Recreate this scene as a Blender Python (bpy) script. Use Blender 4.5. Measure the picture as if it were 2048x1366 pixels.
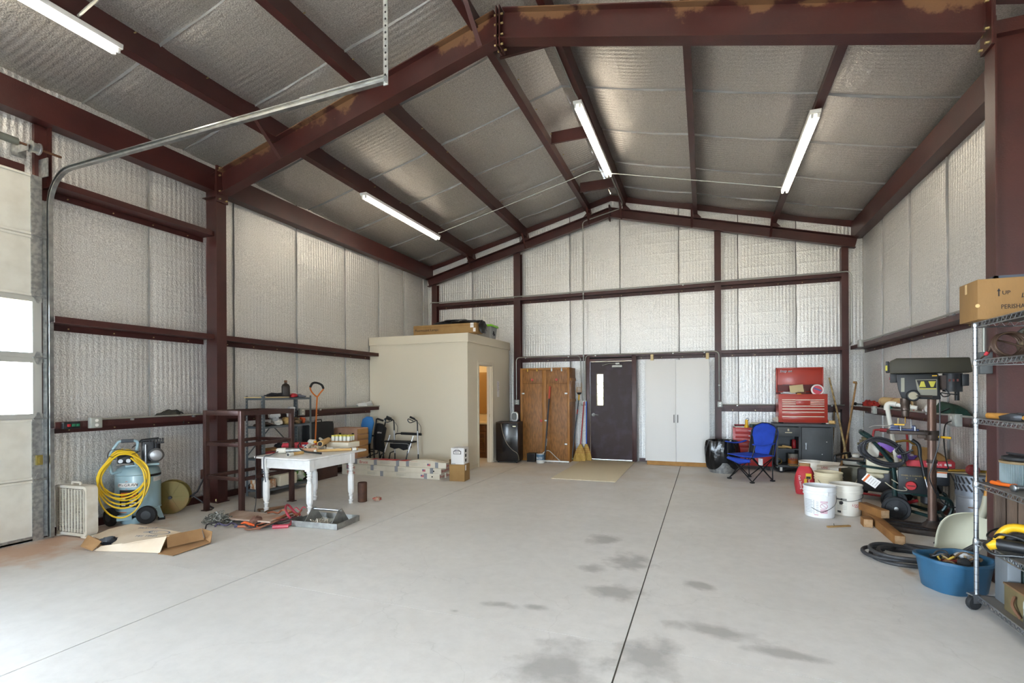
import bpy, bmesh, math, random
from mathutils import Vector, Matrix, Euler
R = math.radians
sc = bpy.context.scene
for o in list(bpy.data.objects): bpy.data.objects.remove(o)
C = sc.collection
# ---------------------------------------------------------------- camera
cam = bpy.data.cameras.new('camera'); camo = bpy.data.objects.new('camera', cam); C.objects.link(camo)
cam.sensor_width = 36; cam.lens = 1002.04*36/2048; cam.shift_y = 100.23/2048; cam.clip_end = 400; cam.clip_start = .05
YAW = 0.367; ROLL = -0.0051
camo.rotation_mode = 'QUATERNION'
camo.rotation_quaternion = (Matrix.Rotation(YAW, 3, 'Z') @ Matrix.Rotation(R(90), 3, 'X') @ Matrix.Rotation(ROLL, 3, 'Z')).to_quaternion()
camo.location = (0, 0, 1.4948)
sc.camera = camo
# ---------------------------------------------------------------- world, daylight, exposure
w = bpy.data.worlds.new('sky'); sc.world = w; w.use_nodes = True
bg = w.node_tree.nodes['Background']; bg.inputs[0].default_value = (.72, .86, 1.0, 1); bg.inputs[1].default_value = 39.0
def portal(name, loc, rot, sx, sy):
    l = bpy.data.lights.new(name, 'AREA'); l.shape = 'RECTANGLE'; l.size = sx; l.size_y = sy; l.cycles.is_portal = True
    o = bpy.data.objects.new(name, l); C.objects.link(o); o.location = loc; o.rotation_euler = rot
portal('portal_open_door', (-6.75, -3.35, 1.83), (0, R(-90), 0), 3.66, 3.7)
portal('portal_added_opening', (1.0, -7.15, 1.5), (R(90), 0, 0), 2.2, 3.0)  # opening made up in the unseen front wall to admit more daylight
portal('portal_door_windows', (-6.62, 1.2, 1.85), (0, R(-90), 0), 1.25, 3.7)
sc.view_settings.view_transform = 'Standard'; sc.view_settings.look = 'None'; sc.view_settings.gamma = 1
sc.view_settings.use_curve_mapping = False; sc.view_settings.exposure = 0.47
TUBE = 19.5
sc.cycles.sample_clamp_indirect = 8; sc.cycles.max_bounces = 10; sc.cycles.diffuse_bounces = 6; sc.cycles.glossy_bounces = 5
sc.cycles.caustics_reflective = True; sc.cycles.caustics_refractive = False; sc.cycles.blur_glossy = 1.0
# ---------------------------------------------------------------- helpers
random.seed(4)
def lin(c):
    if isinstance(c, str): c = tuple(int(c[i:i+2], 16)/255 for i in (0, 2, 4))
    return tuple((x/12.92 if x <= .04045 else ((x+.055)/1.055)**2.4) for x in c[:3])
MATS = {}
def mat(name, col='888888', rough=.6, metal=0, col2=None, nscale=8, nlo=.4, nhi=.65, bump=0, bscale=60, stretch=None, trans=0, coat=0, emit=0, alpha=1, ior=1.45, col3=None, n3=3):
    """procedural material: noise mix of two or three tones plus fine noise bump"""
    if name in MATS: return MATS[name]
    m = bpy.data.materials.new(name); m.use_nodes = True; nt = m.node_tree; N = nt.nodes; L = nt.links
    b = N['Principled BSDF']; c1 = (*lin(col), 1)
    b.inputs['Base Color'].default_value = c1; b.inputs['Roughness'].default_value = rough; b.inputs['Metallic'].default_value = metal
    b.inputs['IOR'].default_value = ior
    if trans: b.inputs['Transmission Weight'].default_value = trans
    if coat: b.inputs['Coat Weight'].default_value = coat; b.inputs['Coat Roughness'].default_value = .15
    if emit: b.inputs['Emission Color'].default_value = c1; b.inputs['Emission Strength'].default_value = emit
    if alpha < 1: b.inputs['Alpha'].default_value = alpha
    def coords():
        t = N.new('ShaderNodeTexCoord'); mp = N.new('ShaderNodeMapping'); L.new(t.outputs['Object'], mp.inputs[0])
        if stretch: mp.inputs['Scale'].default_value = stretch
        return mp.outputs[0]
    def noise(scale, det=4):
        n = N.new('ShaderNodeTexNoise'); n.inputs['Scale'].default_value = scale; n.inputs['Detail'].default_value = det; L.new(cc, n.inputs['Vector']); return n
    if col2 or bump: cc = coords()
    if col2:
        n = noise(nscale); r = N.new('ShaderNodeMapRange'); r.inputs[1].default_value = nlo; r.inputs[2].default_value = nhi; L.new(n.outputs[0], r.inputs[0])
        x = N.new('ShaderNodeMix'); x.data_type = 'RGBA'; x.inputs[6].default_value = c1; x.inputs[7].default_value = (*lin(col2), 1); L.new(r.outputs[0], x.inputs[0])
        out = x.outputs[2]
        if col3:
            n = noise(n3, 6); r = N.new('ShaderNodeMapRange'); r.inputs[1].default_value = .55; r.inputs[2].default_value = .68; L.new(n.outputs[0], r.inputs[0])
            y = N.new('ShaderNodeMix'); y.data_type = 'RGBA'; L.new(out, y.inputs[6]); y.inputs[7].default_value = (*lin(col3), 1); L.new(r.outputs[0], y.inputs[0]); out = y.outputs[2]
        L.new(out, b.inputs['Base Color'])
    if bump:
        n = noise(bscale, 3); bp = N.new('ShaderNodeBump'); bp.inputs['Strength'].default_value = bump; bp.inputs['Distance'].default_value = .01
        L.new(n.outputs[0], bp.inputs['Height']); L.new(bp.outputs[0], b.inputs['Normal'])
    MATS[name] = m; return m
def props(o, label=None, cat=None, group=None, kind=None):
    if label: o['label'] = label
    if cat: o['category'] = cat
    if group: o['group'] = group
    if kind: o['kind'] = kind
    return o
def thing(name, label, cat, loc=(0, 0, 0), rz=0, group=None, kind=None):
    o = bpy.data.objects.new(name, None); C.objects.link(o); o.location = loc; o.rotation_euler = (0, 0, R(rz)); o.empty_display_size = .1
    return props(o, label, cat, group, kind)
def smooth_path(pts, res, closed=False):
    P = [Vector(p) for p in pts]; n = len(P); out = []
    for i in range(n if closed else n-1):
        if closed: a, b, c, d = P[(i-1) % n], P[i], P[(i+1) % n], P[(i+2) % n]
        else: a, b, c, d = P[max(i-1, 0)], P[i], P[i+1], P[min(i+2, n-1)]
        for k in range(res):
            t = k/res
            out.append(.5*((2*b)+(c-a)*t+(2*a-5*b+4*c-d)*t*t+(3*b-a-3*c+d)*t**3))
    if not closed: out.append(P[-1])
    return out
class MB:
    def __init__(s): s.v = []; s.f = []; s.M = None
    def add(s, vs, fs):
        k = len(s.v)
        if s.M is not None: vs = [s.M @ Vector(v) for v in vs]
        s.v += [tuple(v) for v in vs]; s.f += [tuple(i+k for i in f) for f in fs]; return s
    def at(s, loc=(0, 0, 0), rot=(0, 0, 0)):
        s.M = Matrix.Translation(loc) @ Euler([R(a) for a in rot]).to_matrix().to_4x4(); return s
    def bb(s, x0, y0, z0, x1, y1, z1):
        return s.add([(x0, y0, z0), (x1, y0, z0), (x1, y1, z0), (x0, y1, z0), (x0, y0, z1), (x1, y0, z1), (x1, y1, z1), (x0, y1, z1)],
                     [(3, 2, 1, 0), (4, 5, 6, 7), (0, 1, 5, 4), (1, 2, 6, 5), (2, 3, 7, 6), (3, 0, 4, 7)])
    def box(s, c, d, rot=None):
        h = [x/2 for x in d]; vs = [Vector((a*h[0], b*h[1], e*h[2])) for e in (-1, 1) for a, b in ((-1, -1), (1, -1), (1, 1), (-1, 1))]
        if rot: m = Euler([R(a) for a in rot]).to_matrix(); vs = [m @ v for v in vs]
        return s.add([v+Vector(c) for v in vs], [(3, 2, 1, 0), (4, 5, 6, 7), (0, 1, 5, 4), (1, 2, 6, 5), (2, 3, 7, 6), (3, 0, 4, 7)])
    def loft(s, rings, cap=True, closed=False):
        n = len(rings[0]); vs = [v for r in rings for v in r]; fs = []; m = len(rings)
        for i in range(m if closed else m-1):
            j = (i+1) % m
            for k in range(n):
                l = (k+1) % n; fs.append((i*n+k, i*n+l, j*n+l, j*n+k))
        if cap and not closed: fs.append(tuple(range(n))[::-1]); fs.append(tuple((m-1)*n+k for k in range(n)))
        return s.add(vs, fs)
    def tube(s, pts, r, n=8, res=0, closed=False, cap=True):
        P = smooth_path(pts, res, closed) if res else [Vector(p) for p in pts]
        m = len(P); rs = r if isinstance(r, (list, tuple)) else [r]*m
        if len(rs) != m: rs = [rs[0]+(rs[-1]-rs[0])*i/(m-1) for i in range(m)]
        def tan(i):
            a = P[(i-1) % m] if closed else P[max(i-1, 0)]; b = P[(i+1) % m] if closed else P[min(i+1, m-1)]
            d = b-a; return d.normalized() if d.length > 1e-9 else Vector((0, 0, 1))
        t = tan(0); u = t.orthogonal().normalized(); rings = []
        for i in range(m):
            t2 = tan(i); q = t.rotation_difference(t2); u = (q @ u); u = (u-t2*u.dot(t2)).normalized(); t = t2; v = t.cross(u)
            rings.append([P[i]+rs[i]*(math.cos(2*math.pi*k/n)*u+math.sin(2*math.pi*k/n)*v) for k in range(n)])
        return s.loft(rings, cap, closed)
    def cyl(s, p0, p1, r0, r1=None, n=14, cap=True): return s.tube([p0, p1], [r0, r0 if r1 is None else r1], n, cap=cap)
    def lathe(s, prof, n=20, c=(0, 0, 0), cap=True, sx=1, sy=1):
        return s.loft([[(c[0]+sx*r*math.cos(2*math.pi*k/n), c[1]+sy*r*math.sin(2*math.pi*k/n), c[2]+z) for k in range(n)] for r, z in prof], cap)
    def ell(s, c, r, n=14, m=9):
        e = 1e-3; return s.loft([[(c[0]+r[0]*math.sin(max(e, min(math.pi-e, math.pi*(1-i/m))))*math.cos(2*math.pi*k/n), c[1]+r[1]*math.sin(max(e, min(math.pi-e, math.pi*(1-i/m))))*math.sin(2*math.pi*k/n), c[2]+r[2]*math.cos(math.pi*(1-i/m))) for k in range(n)] for i in range(m+1)])
    def sweep(s, poly, p0, p1, u, v):
        p0, p1, u, v = map(Vector, (p0, p1, u, v)); return s.loft([[p+a*u+b*v for a, b in poly] for p in (p0, p1)])
    def prism(s, poly, ax, a, b):
        if ax == 'x': f = lambda q, t: (t, q[0], q[1])
        elif ax == 'y': f = lambda q, t: (q[0], t, q[1])
        else: f = lambda q, t: (q[0], q[1], t)
        return s.loft([[f(q, t) for q in poly] for t in (a, b)])
    def grid(s, fn, nu, nv):
        return s.add([fn(i/nu, j/nv) for j in range(nv+1) for i in range(nu+1)], [(j*(nu+1)+i, j*(nu+1)+i+1, (j+1)*(nu+1)+i+1, (j+1)*(nu+1)+i) for j in range(nv) for i in range(nu)])
    def blob(s, c, r, seed=0, amp=.25, n=18, m=12, freq=2.2, flat=None):
        rnd = random.Random(seed); ph = [[rnd.uniform(0, 6.3) for _ in range(3)] for _ in range(4)]; e = 1e-3; rings = []
        for i in range(m+1):
            a = max(e, min(math.pi-e, math.pi*(1-i/m))); ring = []
            for k in range(n):
                b = 2*math.pi*k/n; d = Vector((math.sin(a)*math.cos(b), math.sin(a)*math.sin(b), math.cos(a)))
                q = 1+amp*sum(math.sin(freq*(j+1)*d.x+p[0])*math.sin(freq*(j+1)*d.y+p[1])*math.sin(freq*(j+1)*d.z+p[2])/(j*.6+1) for j, p in enumerate(ph))
                z = c[2]+r[2]*d.z*q
                if flat is not None: z = max(z, flat)
                ring.append((c[0]+r[0]*d.x*q, c[1]+r[1]*d.y*q, z))
            rings.append(ring)
        return s.loft(rings)
    def build(s, name, m=None, parent=None, label=None, cat=None, group=None, kind=None, bev=0, loc=None, rz=0, seg=2, ang=38, solid=0, sub=0, rot=None):
        me = bpy.data.meshes.new(name); me.from_pydata(s.v, [], s.f); me.validate()
        b = bmesh.new(); b.from_mesh(me)
        bmesh.ops.recalc_face_normals(b, faces=b.faces)
        if bev:
            es = [e for e in b.edges if len(e.link_faces) == 2 and e.calc_face_angle(0) > R(30)]
            bmesh.ops.bevel(b, geom=es, offset=bev, segments=seg, affect='EDGES', profile=.5, clamp_overlap=True)
        b.to_mesh(me); b.free()
        me.polygons.foreach_set('use_smooth', [True]*len(me.polygons)); me.set_sharp_from_angle(angle=R(ang))
        if m: me.materials.append(m)
        o = bpy.data.objects.new(name, me); C.objects.link(o); o.parent = parent
        if loc: o.location = loc
        if rot: o.rotation_euler = [R(a) for a in rot]
        elif rz: o.rotation_euler = (0, 0, R(rz))
        if solid: q = o.modifiers.new('s', 'SOLIDIFY'); q.thickness = solid; q.offset = 0
        if sub: q = o.modifiers.new('u', 'SUBSURF'); q.levels = q.render_levels = sub
        return props(o, label, cat, group, kind)
def dup(o, loc=None, rz=None, label=None, parent=None, group=None):
    c = o.copy(); C.objects.link(c); c.parent = parent
    if loc is not None: c.location = loc
    if rz is not None: c.rotation_euler = (0, 0, R(rz))
    if label: c['label'] = label
    if group: c['group'] = group
    for ch in list(o.children): dup(ch, parent=c)
    return c
def text(name, s, size, m, parent, loc, rot, ext=.0006, align='CENTER', shear=0, sx=1):
    """flat lettering as a thin mesh part"""
    cu = bpy.data.curves.new(name, 'FONT'); cu.body = s; cu.size = size; cu.extrude = ext; cu.align_x = align; cu.align_y = 'CENTER'; cu.shear = shear; cu.resolution_u = 2
    t = bpy.data.objects.new(name, cu); C.objects.link(t); dg = bpy.context.evaluated_depsgraph_get()
    me = bpy.data.meshes.new_from_object(t.evaluated_get(dg)); bpy.data.objects.remove(t)
    me.materials.clear(); me.materials.append(m); o = bpy.data.objects.new(name, me); C.objects.link(o); o.parent = parent
    o.location = loc; o.rotation_euler = [R(a) for a in rot]; o.scale = (sx, 1, 1); return o
def copies(o, locs, parent=None):
    for l in locs:
        c = o.copy(); C.objects.link(c); c.parent = parent or o.parent; c.location = l
def rbox(w, d, h, r, n=4):
    """rounded rectangle outline"""
    pts = []
    for cx, cy, a0 in ((w/2-r, d/2-r, 0), (-w/2+r, d/2-r, 90), (-w/2+r, -d/2+r, 180), (w/2-r, -d/2+r, 270)):
        for k in range(n+1): a = R(a0+90*k/n); pts.append((cx+r*math.cos(a), cy+r*math.sin(a)))
    return pts
def Irect(d, fw, tf=.012, tw=.008):
    """I section outline, depth d along u, flange width fw along v"""
    a, b, t = d/2, fw/2, tw/2
    return [(-a, -b), (-a+tf, -b), (-a+tf, -t), (a-tf, -t), (a-tf, -b), (a, -b), (a, b), (a-tf, b), (a-tf, t), (-a+tf, t), (-a+tf, b), (-a, b)]
# common paints
def steel_mat(name, wear=None):
    m = mat(name, '431f1b', .42, 0, '371917', 3, .35, .7, .12, 90)
    if wear:
        nt = m.node_tree; N = nt.nodes; L = nt.links; b = N['Principled BSDF']; src = b.inputs['Base Color'].links[0].from_socket
        t = N.new('ShaderNodeTexCoord'); sp = N.new('ShaderNodeSeparateXYZ'); L.new(t.outputs['Object'], sp.inputs[0])
        def mth(op, a, bb=0):
            n = N.new('ShaderNodeMath'); n.operation = op
            for i, v in enumerate((a, bb)):
                if isinstance(v, (int, float)): n.inputs[i].default_value = v
                else: L.new(v, n.inputs[i])
            return n.outputs[0]
        dist = mth('ADD', sp.outputs[2], mth('MULTIPLY', mth('ABSOLUTE', mth('ADD', sp.outputs[0], 2.03)), .252))   # 5.57 at the top flange
        n1 = N.new('ShaderNodeTexNoise'); n1.inputs['Scale'].default_value = 1.6; n1.inputs['Detail'].default_value = 9; n1.inputs['Roughness'].default_value = .62; L.new(t.outputs['Object'], n1.inputs['Vector'])
        h = mth('ADD', mth('MULTIPLY', mth('SUBTRACT', dist, 5.56), 2.2), mth('ADD', mth('MULTIPLY', mth('SUBTRACT', n1.outputs[0], .5), 2.2), .5))
        r = N.new('ShaderNodeMapRange'); r.inputs[1].default_value = .46; r.inputs[2].default_value = .56; L.new(h, r.inputs[0])
        x = N.new('ShaderNodeMix'); x.data_type = 'RGBA'; L.new(src, x.inputs[6]); x.inputs[7].default_value = (*lin('6e5038'), 1); L.new(r.outputs[0], x.inputs[0]); L.new(x.outputs[2], b.inputs['Base Color'])
    return m
STEEL = steel_mat('brown_primer_steel'); STEELW = steel_mat('worn_primer_steel', True)
# photo pixel (2048x1366) to a point on a horizontal plane (F), a plane of constant x (PX) or of constant y (PY)
def ray(u, v):
    U, V = u-1024, v-783.228; k = 1+ROLL**2; a = (U+ROLL*V)/k/1002.04; b_ = -(V-ROLL*U)/k/1002.04; s_, c_ = math.sin(YAW), math.cos(YAW)
    return Vector((a*c_-s_, a*s_+c_, b_))
def F(u, v, z=0): d = ray(u, v); t = (z-1.4948)/d.z; return Vector((d.x*t, d.y*t, z))
def PX(u, v, X): d = ray(u, v); t = X/d.x; return Vector((X, d.y*t, 1.4948+d.z*t))
def PY(u, v, Y): d = ray(u, v); t = Y/d.y; return Vector((d.x*t, Y, 1.4948+d.z*t))
def facing(p): return math.degrees(math.atan2(-p[0], p[1]))
GALV = mat('galvanised_steel', '9a9c9c', .38, .85, 'b8bab8', 25, .4, .6)
CHROME = mat('chrome_wire', 'a4a7ab', .3, 1); EMT = mat('conduit_grey', '9b9c96', .4, .7)
BOLT = mat('zinc_bolt', 'b9a878', .35, .8); BLACKP = mat('black_plastic', '17181a', .45); RUBBER = mat('black_rubber', '1b1b1c', .75)
WHITEP = mat('white_plastic', 'dcdad4', .4); DKMET = mat('dark_steel', '2b2a2c', .45, .5); PAPER = mat('white_paper', 'e4e0dc', .8)
INK = mat('black_ink', '1c1a1c', .7); REDINK = mat('red_ink', 'b03038', .7); CARD = mat('cardboard', 'a67e50', .85, 0, '9a7347', 5, .35, .7)
# ================================================================ SHELL
XL, XR, YB, YF = -6.48, 2.74, 10.97, -7.0       # foil faces of the walls
RX, RZ = -1.88, 5.78                             # ridge line of the foil ceiling
def rise(y): return .11*min(1, max(0, (11-y)/6))          # the ridge climbs slightly towards the camera
def roofz(x, y=11): return RZ+rise(y)-.25*abs(x-RX)
def foil_mat(name, axis, dark=0, rib=52):
    m = bpy.data.materials.new(name); m.use_nodes = True; nt = m.node_tree; N = nt.nodes; L = nt.links; b = N['Principled BSDF']
    t = N.new('ShaderNodeTexCoord'); sp = N.new('ShaderNodeSeparateXYZ'); L.new(t.outputs['Object'], sp.inputs[0])
    def mth(op, a, bb=0):
        n = N.new('ShaderNodeMath'); n.operation = op
        for i, v in enumerate((a, bb)):
            if isinstance(v, (int, float)): n.inputs[i].default_value = v
            else: L.new(v, n.inputs[i])
        return n.outputs[0]
    def noise(sc_, det=3, vec=None):
        n = N.new('ShaderNodeTexNoise'); n.inputs['Scale'].default_value = sc_; n.inputs['Detail'].default_value = det; L.new(vec or t.outputs['Object'], n.inputs['Vector']); return n.outputs[0]
    ax = sp.outputs['XYZ'.index(axis)]; big = noise(.9, 2)
    # fine ribs of the bubble foil, stronger and weaker in patches, cross creases and speckle
    ribs = mth('MULTIPLY', mth('SINE', mth('MULTIPLY', ax, rib*2)), mth('MULTIPLY', mth('POWER', big, 2.0), 1.05))
    oz = sp.outputs[2] if dark == 0 else sp.outputs[0]
    cross = mth('MULTIPLY', mth('POWER', mth('ABSOLUTE', mth('SINE', mth('MULTIPLY', oz, 14))), 30.0), .45)
    hgt = mth('ADD', mth('ADD', ribs, mth('MULTIPLY', noise(60, 2), 1.6)), mth('ADD', mth('MULTIPLY', noise(6, 3), 1.6), cross))
    bp = N.new('ShaderNodeBump'); bp.inputs['Strength'].default_value = .65; bp.inputs['Distance'].default_value = .007; L.new(hgt, bp.inputs['Height']); L.new(bp.outputs[0], b.inputs['Normal'])
    cr = N.new('ShaderNodeMapRange'); L.new(noise(90, 2), cr.inputs[0]); cr.inputs[1].default_value = .3; cr.inputs[2].default_value = .7; cr.inputs[3].default_value = .0; cr.inputs[4].default_value = 1
    x = N.new('ShaderNodeMix'); x.data_type = 'RGBA'; L.new(cr.outputs[0], x.inputs[0])
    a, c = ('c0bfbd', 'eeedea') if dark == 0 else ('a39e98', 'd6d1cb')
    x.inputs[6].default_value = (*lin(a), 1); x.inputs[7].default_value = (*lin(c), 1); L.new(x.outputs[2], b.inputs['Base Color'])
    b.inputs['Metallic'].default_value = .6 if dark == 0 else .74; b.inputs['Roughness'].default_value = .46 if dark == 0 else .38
    return m
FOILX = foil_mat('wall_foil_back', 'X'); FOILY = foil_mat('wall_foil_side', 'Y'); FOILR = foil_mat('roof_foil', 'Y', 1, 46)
SEAM = mat('silver_seam_tape', '848280', .5, .4, bump=.6, bscale=30)
CREAM = mat('cream_wall_paint', 'd3cab6', .7, bump=.1, bscale=120)
# ---------------------------------------------------------------- floor: concrete slabs with saw cut joints
def concrete():
    m = bpy.data.materials.new('concrete'); m.use_nodes = True; nt = m.node_tree; N = nt.nodes; L = nt.links; b = N['Principled BSDF']
    t = N.new('ShaderNodeTexCoord'); o = t.outputs['Object']
    def noise(s, d=5, r=.55, vec=None, dist=0):
        n = N.new('ShaderNodeTexNoise'); n.inputs['Scale'].default_value = s; n.inputs['Detail'].default_value = d; n.inputs['Roughness'].default_value = r; n.inputs['Distortion'].default_value = dist; L.new(vec or o, n.inputs['Vector']); return n.outputs[0]
    def rng(v, a, bb, c=0, d=1):
        n = N.new('ShaderNodeMapRange'); L.new(v, n.inputs[0]); n.inputs[1].default_value = a; n.inputs[2].default_value = bb; n.inputs[3].default_value = c; n.inputs[4].default_value = d; return n.outputs[0]
    def mix(f, a, c, mode='MIX'):
        n = N.new('ShaderNodeMix'); n.data_type = 'RGBA'; n.blend_type = mode
        for i, v in ((0, f), (6, a), (7, c)):
            if isinstance(v, tuple): n.inputs[i].default_value = (*v, 1)
            elif isinstance(v, float): n.inputs[i].default_value = v
            else: L.new(v, n.inputs[i])
        return n.outputs[2]
    def mth(op, a, c):
        n = N.new('ShaderNodeMath'); n.operation = op
        for i, v in enumerate((a, c)):
            if isinstance(v, (int, float)): n.inputs[i].default_value = v
            else: L.new(v, n.inputs[i])
        return n.outputs[0]
    col = mix(rng(noise(.7, 6), .35, .7), lin('d2d0cd'), lin('c6c4c0'))
    col = mix(rng(noise(9, 8, .7), .4, .75, 0, .5), col, lin('b9b7b4'))
    def spot(cx, cy, rad, lo, hi, c, amt, sx=1, sy=1, sc_=6):
        nonlocal col
        mp = N.new('ShaderNodeMapping'); mp.inputs['Location'].default_value = (-cx*sx, -cy*sy, 0); mp.inputs['Scale'].default_value = (sx, sy, 0); L.new(o, mp.inputs[0])
        l = N.new('ShaderNodeVectorMath'); l.operation = 'LENGTH'; L.new(mp.outputs[0], l.inputs[0])
        d = mth('ADD', mth('SUBTRACT', 1.0, mth('DIVIDE', l.outputs['Value'], rad)), mth('MULTIPLY', mth('SUBTRACT', noise(sc_, 6), .5), 1.5))
        col = mix(rng(d, lo, hi, 0, amt), col, c)
    # dark oil stains in front of the camera, rusty dust by the door
    G = lin('7c7a77')
    for cx, cy, r_, sx, sy in ((-.75, 2.62, .38, 1, .9), (-.62, 3.75, .28, 1, 1), (-.62, 4.45, .3, 1, .8), (-.95, 5.05, .26, 1, .8), (-.9, 4.2, .2, 1, 1.2), (.05, 3.35, .2, .45, 1.4), (.42, 3.2, .16, .5, 1.6), (-.05, 4.1, .17, 1, 1.1), (-.15, 2.45, .3, 1, 1), (-1.35, 3.25, .12, .6, 1.4), (-1.1, 3.3, .1, .8, 1.4), (-1.6, 3.05, .07, 1, 1.6), (-.3, 2.9, .3, 1, .8), (-.9, 2.1, .3, 1, 1)):
        spot(cx, cy, r_, .25, .75, G, .55, sx, sy)
    spot(-6.1, 2.6, 1.0, .3, .8, lin('b98c6a'), .75, 1.1, .45, 4)
    spot(-5.5, 3.05, .35, .3, .9, lin('b0876a'), .35, .8, 1.5, 5)
    spot(1.55, 5.0, .12, .3, .8, lin('a8814f'), .6, 1.6, .6, 9)
    spot(-6.1, 5.6, .9, .2, .9, lin('b9a58a'), .45, 1, .5, 5); spot(1.9, 8.5, 1.3, .2, 1, lin('b7a68c'), .35, 1.2, .5, 3)
    spot(-1.6, 10.4, 1.0, .2, 1, lin('b59c86'), .4, .6, 1.2, 4); spot(-2.0, 9.6, 4.2, .3, 1.0, lin('b5a48c'), .45, .7, 1.6, 2)
    vo = N.new('ShaderNodeTexVoronoi'); vo.feature = 'DISTANCE_TO_EDGE'; vo.inputs['Scale'].default_value = .42; wp = N.new('ShaderNodeVectorMath'); wp.operation = 'ADD'; nw = N.new('ShaderNodeTexNoise'); nw.inputs['Scale'].default_value = 1.6; nw.inputs['Detail'].default_value = 6; L.new(o, nw.inputs['Vector']); L.new(o, wp.inputs[0]); L.new(nw.outputs['Color'], wp.inputs[1]); L.new(wp.outputs[0], vo.inputs['Vector'])
    col = mix(rng(vo.outputs['Distance'], .0, .003, .16, 0), col, lin('8a8783'))
    col = mix(rng(noise(34, 3), .70, .76, 0, .35), col, lin('96928c'))
    L.new(col, b.inputs['Base Color']); b.inputs['Roughness'].default_value = .55
    r2 = rng(noise(3, 5), .3, .7, .42, .66); L.new(r2, b.inputs['Roughness'])
    bp = N.new('ShaderNodeBump'); bp.inputs['Strength'].default_value = .12; bp.inputs['Distance'].default_value = .004; L.new(noise(45, 6, .7), bp.inputs['Height']); L.new(bp.outputs[0], b.inputs['Normal'])
    return m
CONC = concrete(); JOINT = mat('dark_joint_filler', '5f5c58', .9)
fl = thing('floor', 'pale grey concrete floor slab with saw cut joints and stains', 'floor', kind='structure')
MB().bb(XL-.25, YF-.2, -.2, XR+.3, YB+.25, -.007).build('joint_bed', JOINT, fl)
jx = [XL-.25, -3.49, -.45, XR+.3]; jy = [YF-.2, -3.0, 2.99, 8.95, YB+.25]
for i in range(3):
    for j in range(4):
        MB().bb(jx[i]+.005, jy[j]+.0015, -.15, jx[i+1]-.005, jy[j+1]-.0015, 0).build('floor_slab', CONC, fl)
# ---------------------------------------------------------------- foil faced walls, one quilt panel between each pair of seams
def quilt(mb_axis, a0, a1, z0, z1fn, plane, sgn, name, m, parent, bulge=.02):
    """pillowed foil strip on a wall; a is the coordinate along the wall"""
    na = 10; nz = 14; mb = MB(); rnd = random.Random(int((a0*97+a1*31)*10)); ph = rnd.uniform(0, 6)
    def fn(u, v):
        a = a0+(a1-a0)*u; z = z0+(z1fn(a)-z0)*v
        e = min(u, 1-u); d = bulge*(1-(1-min(1, e/.12))**2)-.004+.006*math.sin(5*z+ph+3*u)*min(1, e*8)
        return (a, plane-sgn*d, z) if mb_axis == 'x' else (plane+sgn*d, a, z)
    mb.grid(fn, na, nz); return mb.build(name, m, parent)
def tape(mb_axis, a, z0, z1, plane, sgn, parent):
    mb = MB(); rnd = random.Random(int(a*100)); n = 24; pts = []
    for i in range(n+1):
        z = z0+(z1-z0)*i/n; w_ = .006+.004*abs(math.sin(z*3.1+a*5)); d = .012+.010*abs(math.sin(z*2.3+a*7))+rnd.uniform(0, .004); x = a+rnd.uniform(-.004, .004)
        row = [(x-w_, .001), (x, d), (x+w_, .001)]
        pts.append([(q, plane-sgn*e, z) if mb_axis == 'x' else (plane+sgn*e, q, z) for q, e in row])
    mb.loft(pts, cap=False); return mb.build('seam_tape', SEAM, parent)
W = {}
for side, lab in (('left', 'left wall lined with quilted silver foil insulation around the garage door'), ('back', 'gabled back wall lined with quilted silver foil insulation'), ('right', 'right wall lined with quilted silver foil insulation'), ('front', 'front gable wall lined with silver foil behind the viewpoint')):
    W[side] = thing('wall_'+side, lab, 'wall', kind='structure')
EXT = mat('tan_steel_siding', 'b9ab90', .5, .2)
zt = lambda a: roofz(XL, a)+.02
ysl = [3.16, 4.22, 5.43, 6.65, 7.88, 8.95, 9.9, 10.75, YB]
for a0, a1 in zip(ysl, ysl[1:]): quilt('y', a0, a1, 0, zt, XL, 1, 'foil_panel', FOILY, W['left'])
for a in ysl[1:-1]: tape('y', a, .02, zt(0), XL, 1, W['left'])
for a0, a1 in ((-7, -5.2), (-1.5, -.72)): quilt('y', a0, a1, 0, zt, XL, 1, 'foil_panel', FOILY, W['left'])
for a0, a1 in ((-.72, .5), (.5, 1.7), (1.7, 3.16), (-5.2, -4), (-4, -2.7), (-2.7, -1.5)): quilt('y', a0, a1, 3.74, zt, XL, 1, 'foil_panel', FOILY, W['left'])
for a in (.5, 1.7): tape('y', a, 3.76, zt(0), XL, 1, W['left'])
mb = MB()   # steel cladding outside
mb.bb(XL-.14, 3.12, 0, XL-.06, YB+.1, 4.6).bb(XL-.14, -.72, 3.72, XL-.06, 3.12, 4.6).bb(XL-.14, -1.5, 0, XL-.06, -.72, 4.6).bb(XL-.14, -5.2, 3.72, XL-.06, -1.5, 4.6).bb(XL-.14, YF, 0, XL-.06, -5.2, 4.6)
mb.build('cladding', EXT, W['left'])
ysr = [-7, -5.6, -4.4, -3.2, -2, -.8, .4, 1.6, 2.8, 4.0, 5.2, 6.35, 7.5, 8.67, 9.86, YB]
zr = lambda a: roofz(XR, a)+.02
for a0, a1 in zip(ysr, ysr[1:]): quilt('y', a0, a1, 0, zr, XR, -1, 'foil_panel', FOILY, W['right'])
for a in ysr[9:-1]: tape('y', a, .02, zr(0), XR, -1, W['right'])
MB().bb(XR+.06, YF, 0, XR+.14, YB+.1, 4.6).build('cladding', EXT, W['right'])
DX0, DX1, DZ = -2.42, -1.35, 2.2     # back door opening
xsb = [XL, -5.23, -4.0, -2.81, -1.70, -.49, .63, 1.65, XR]
zg = lambda a: roofz(a)
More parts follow.
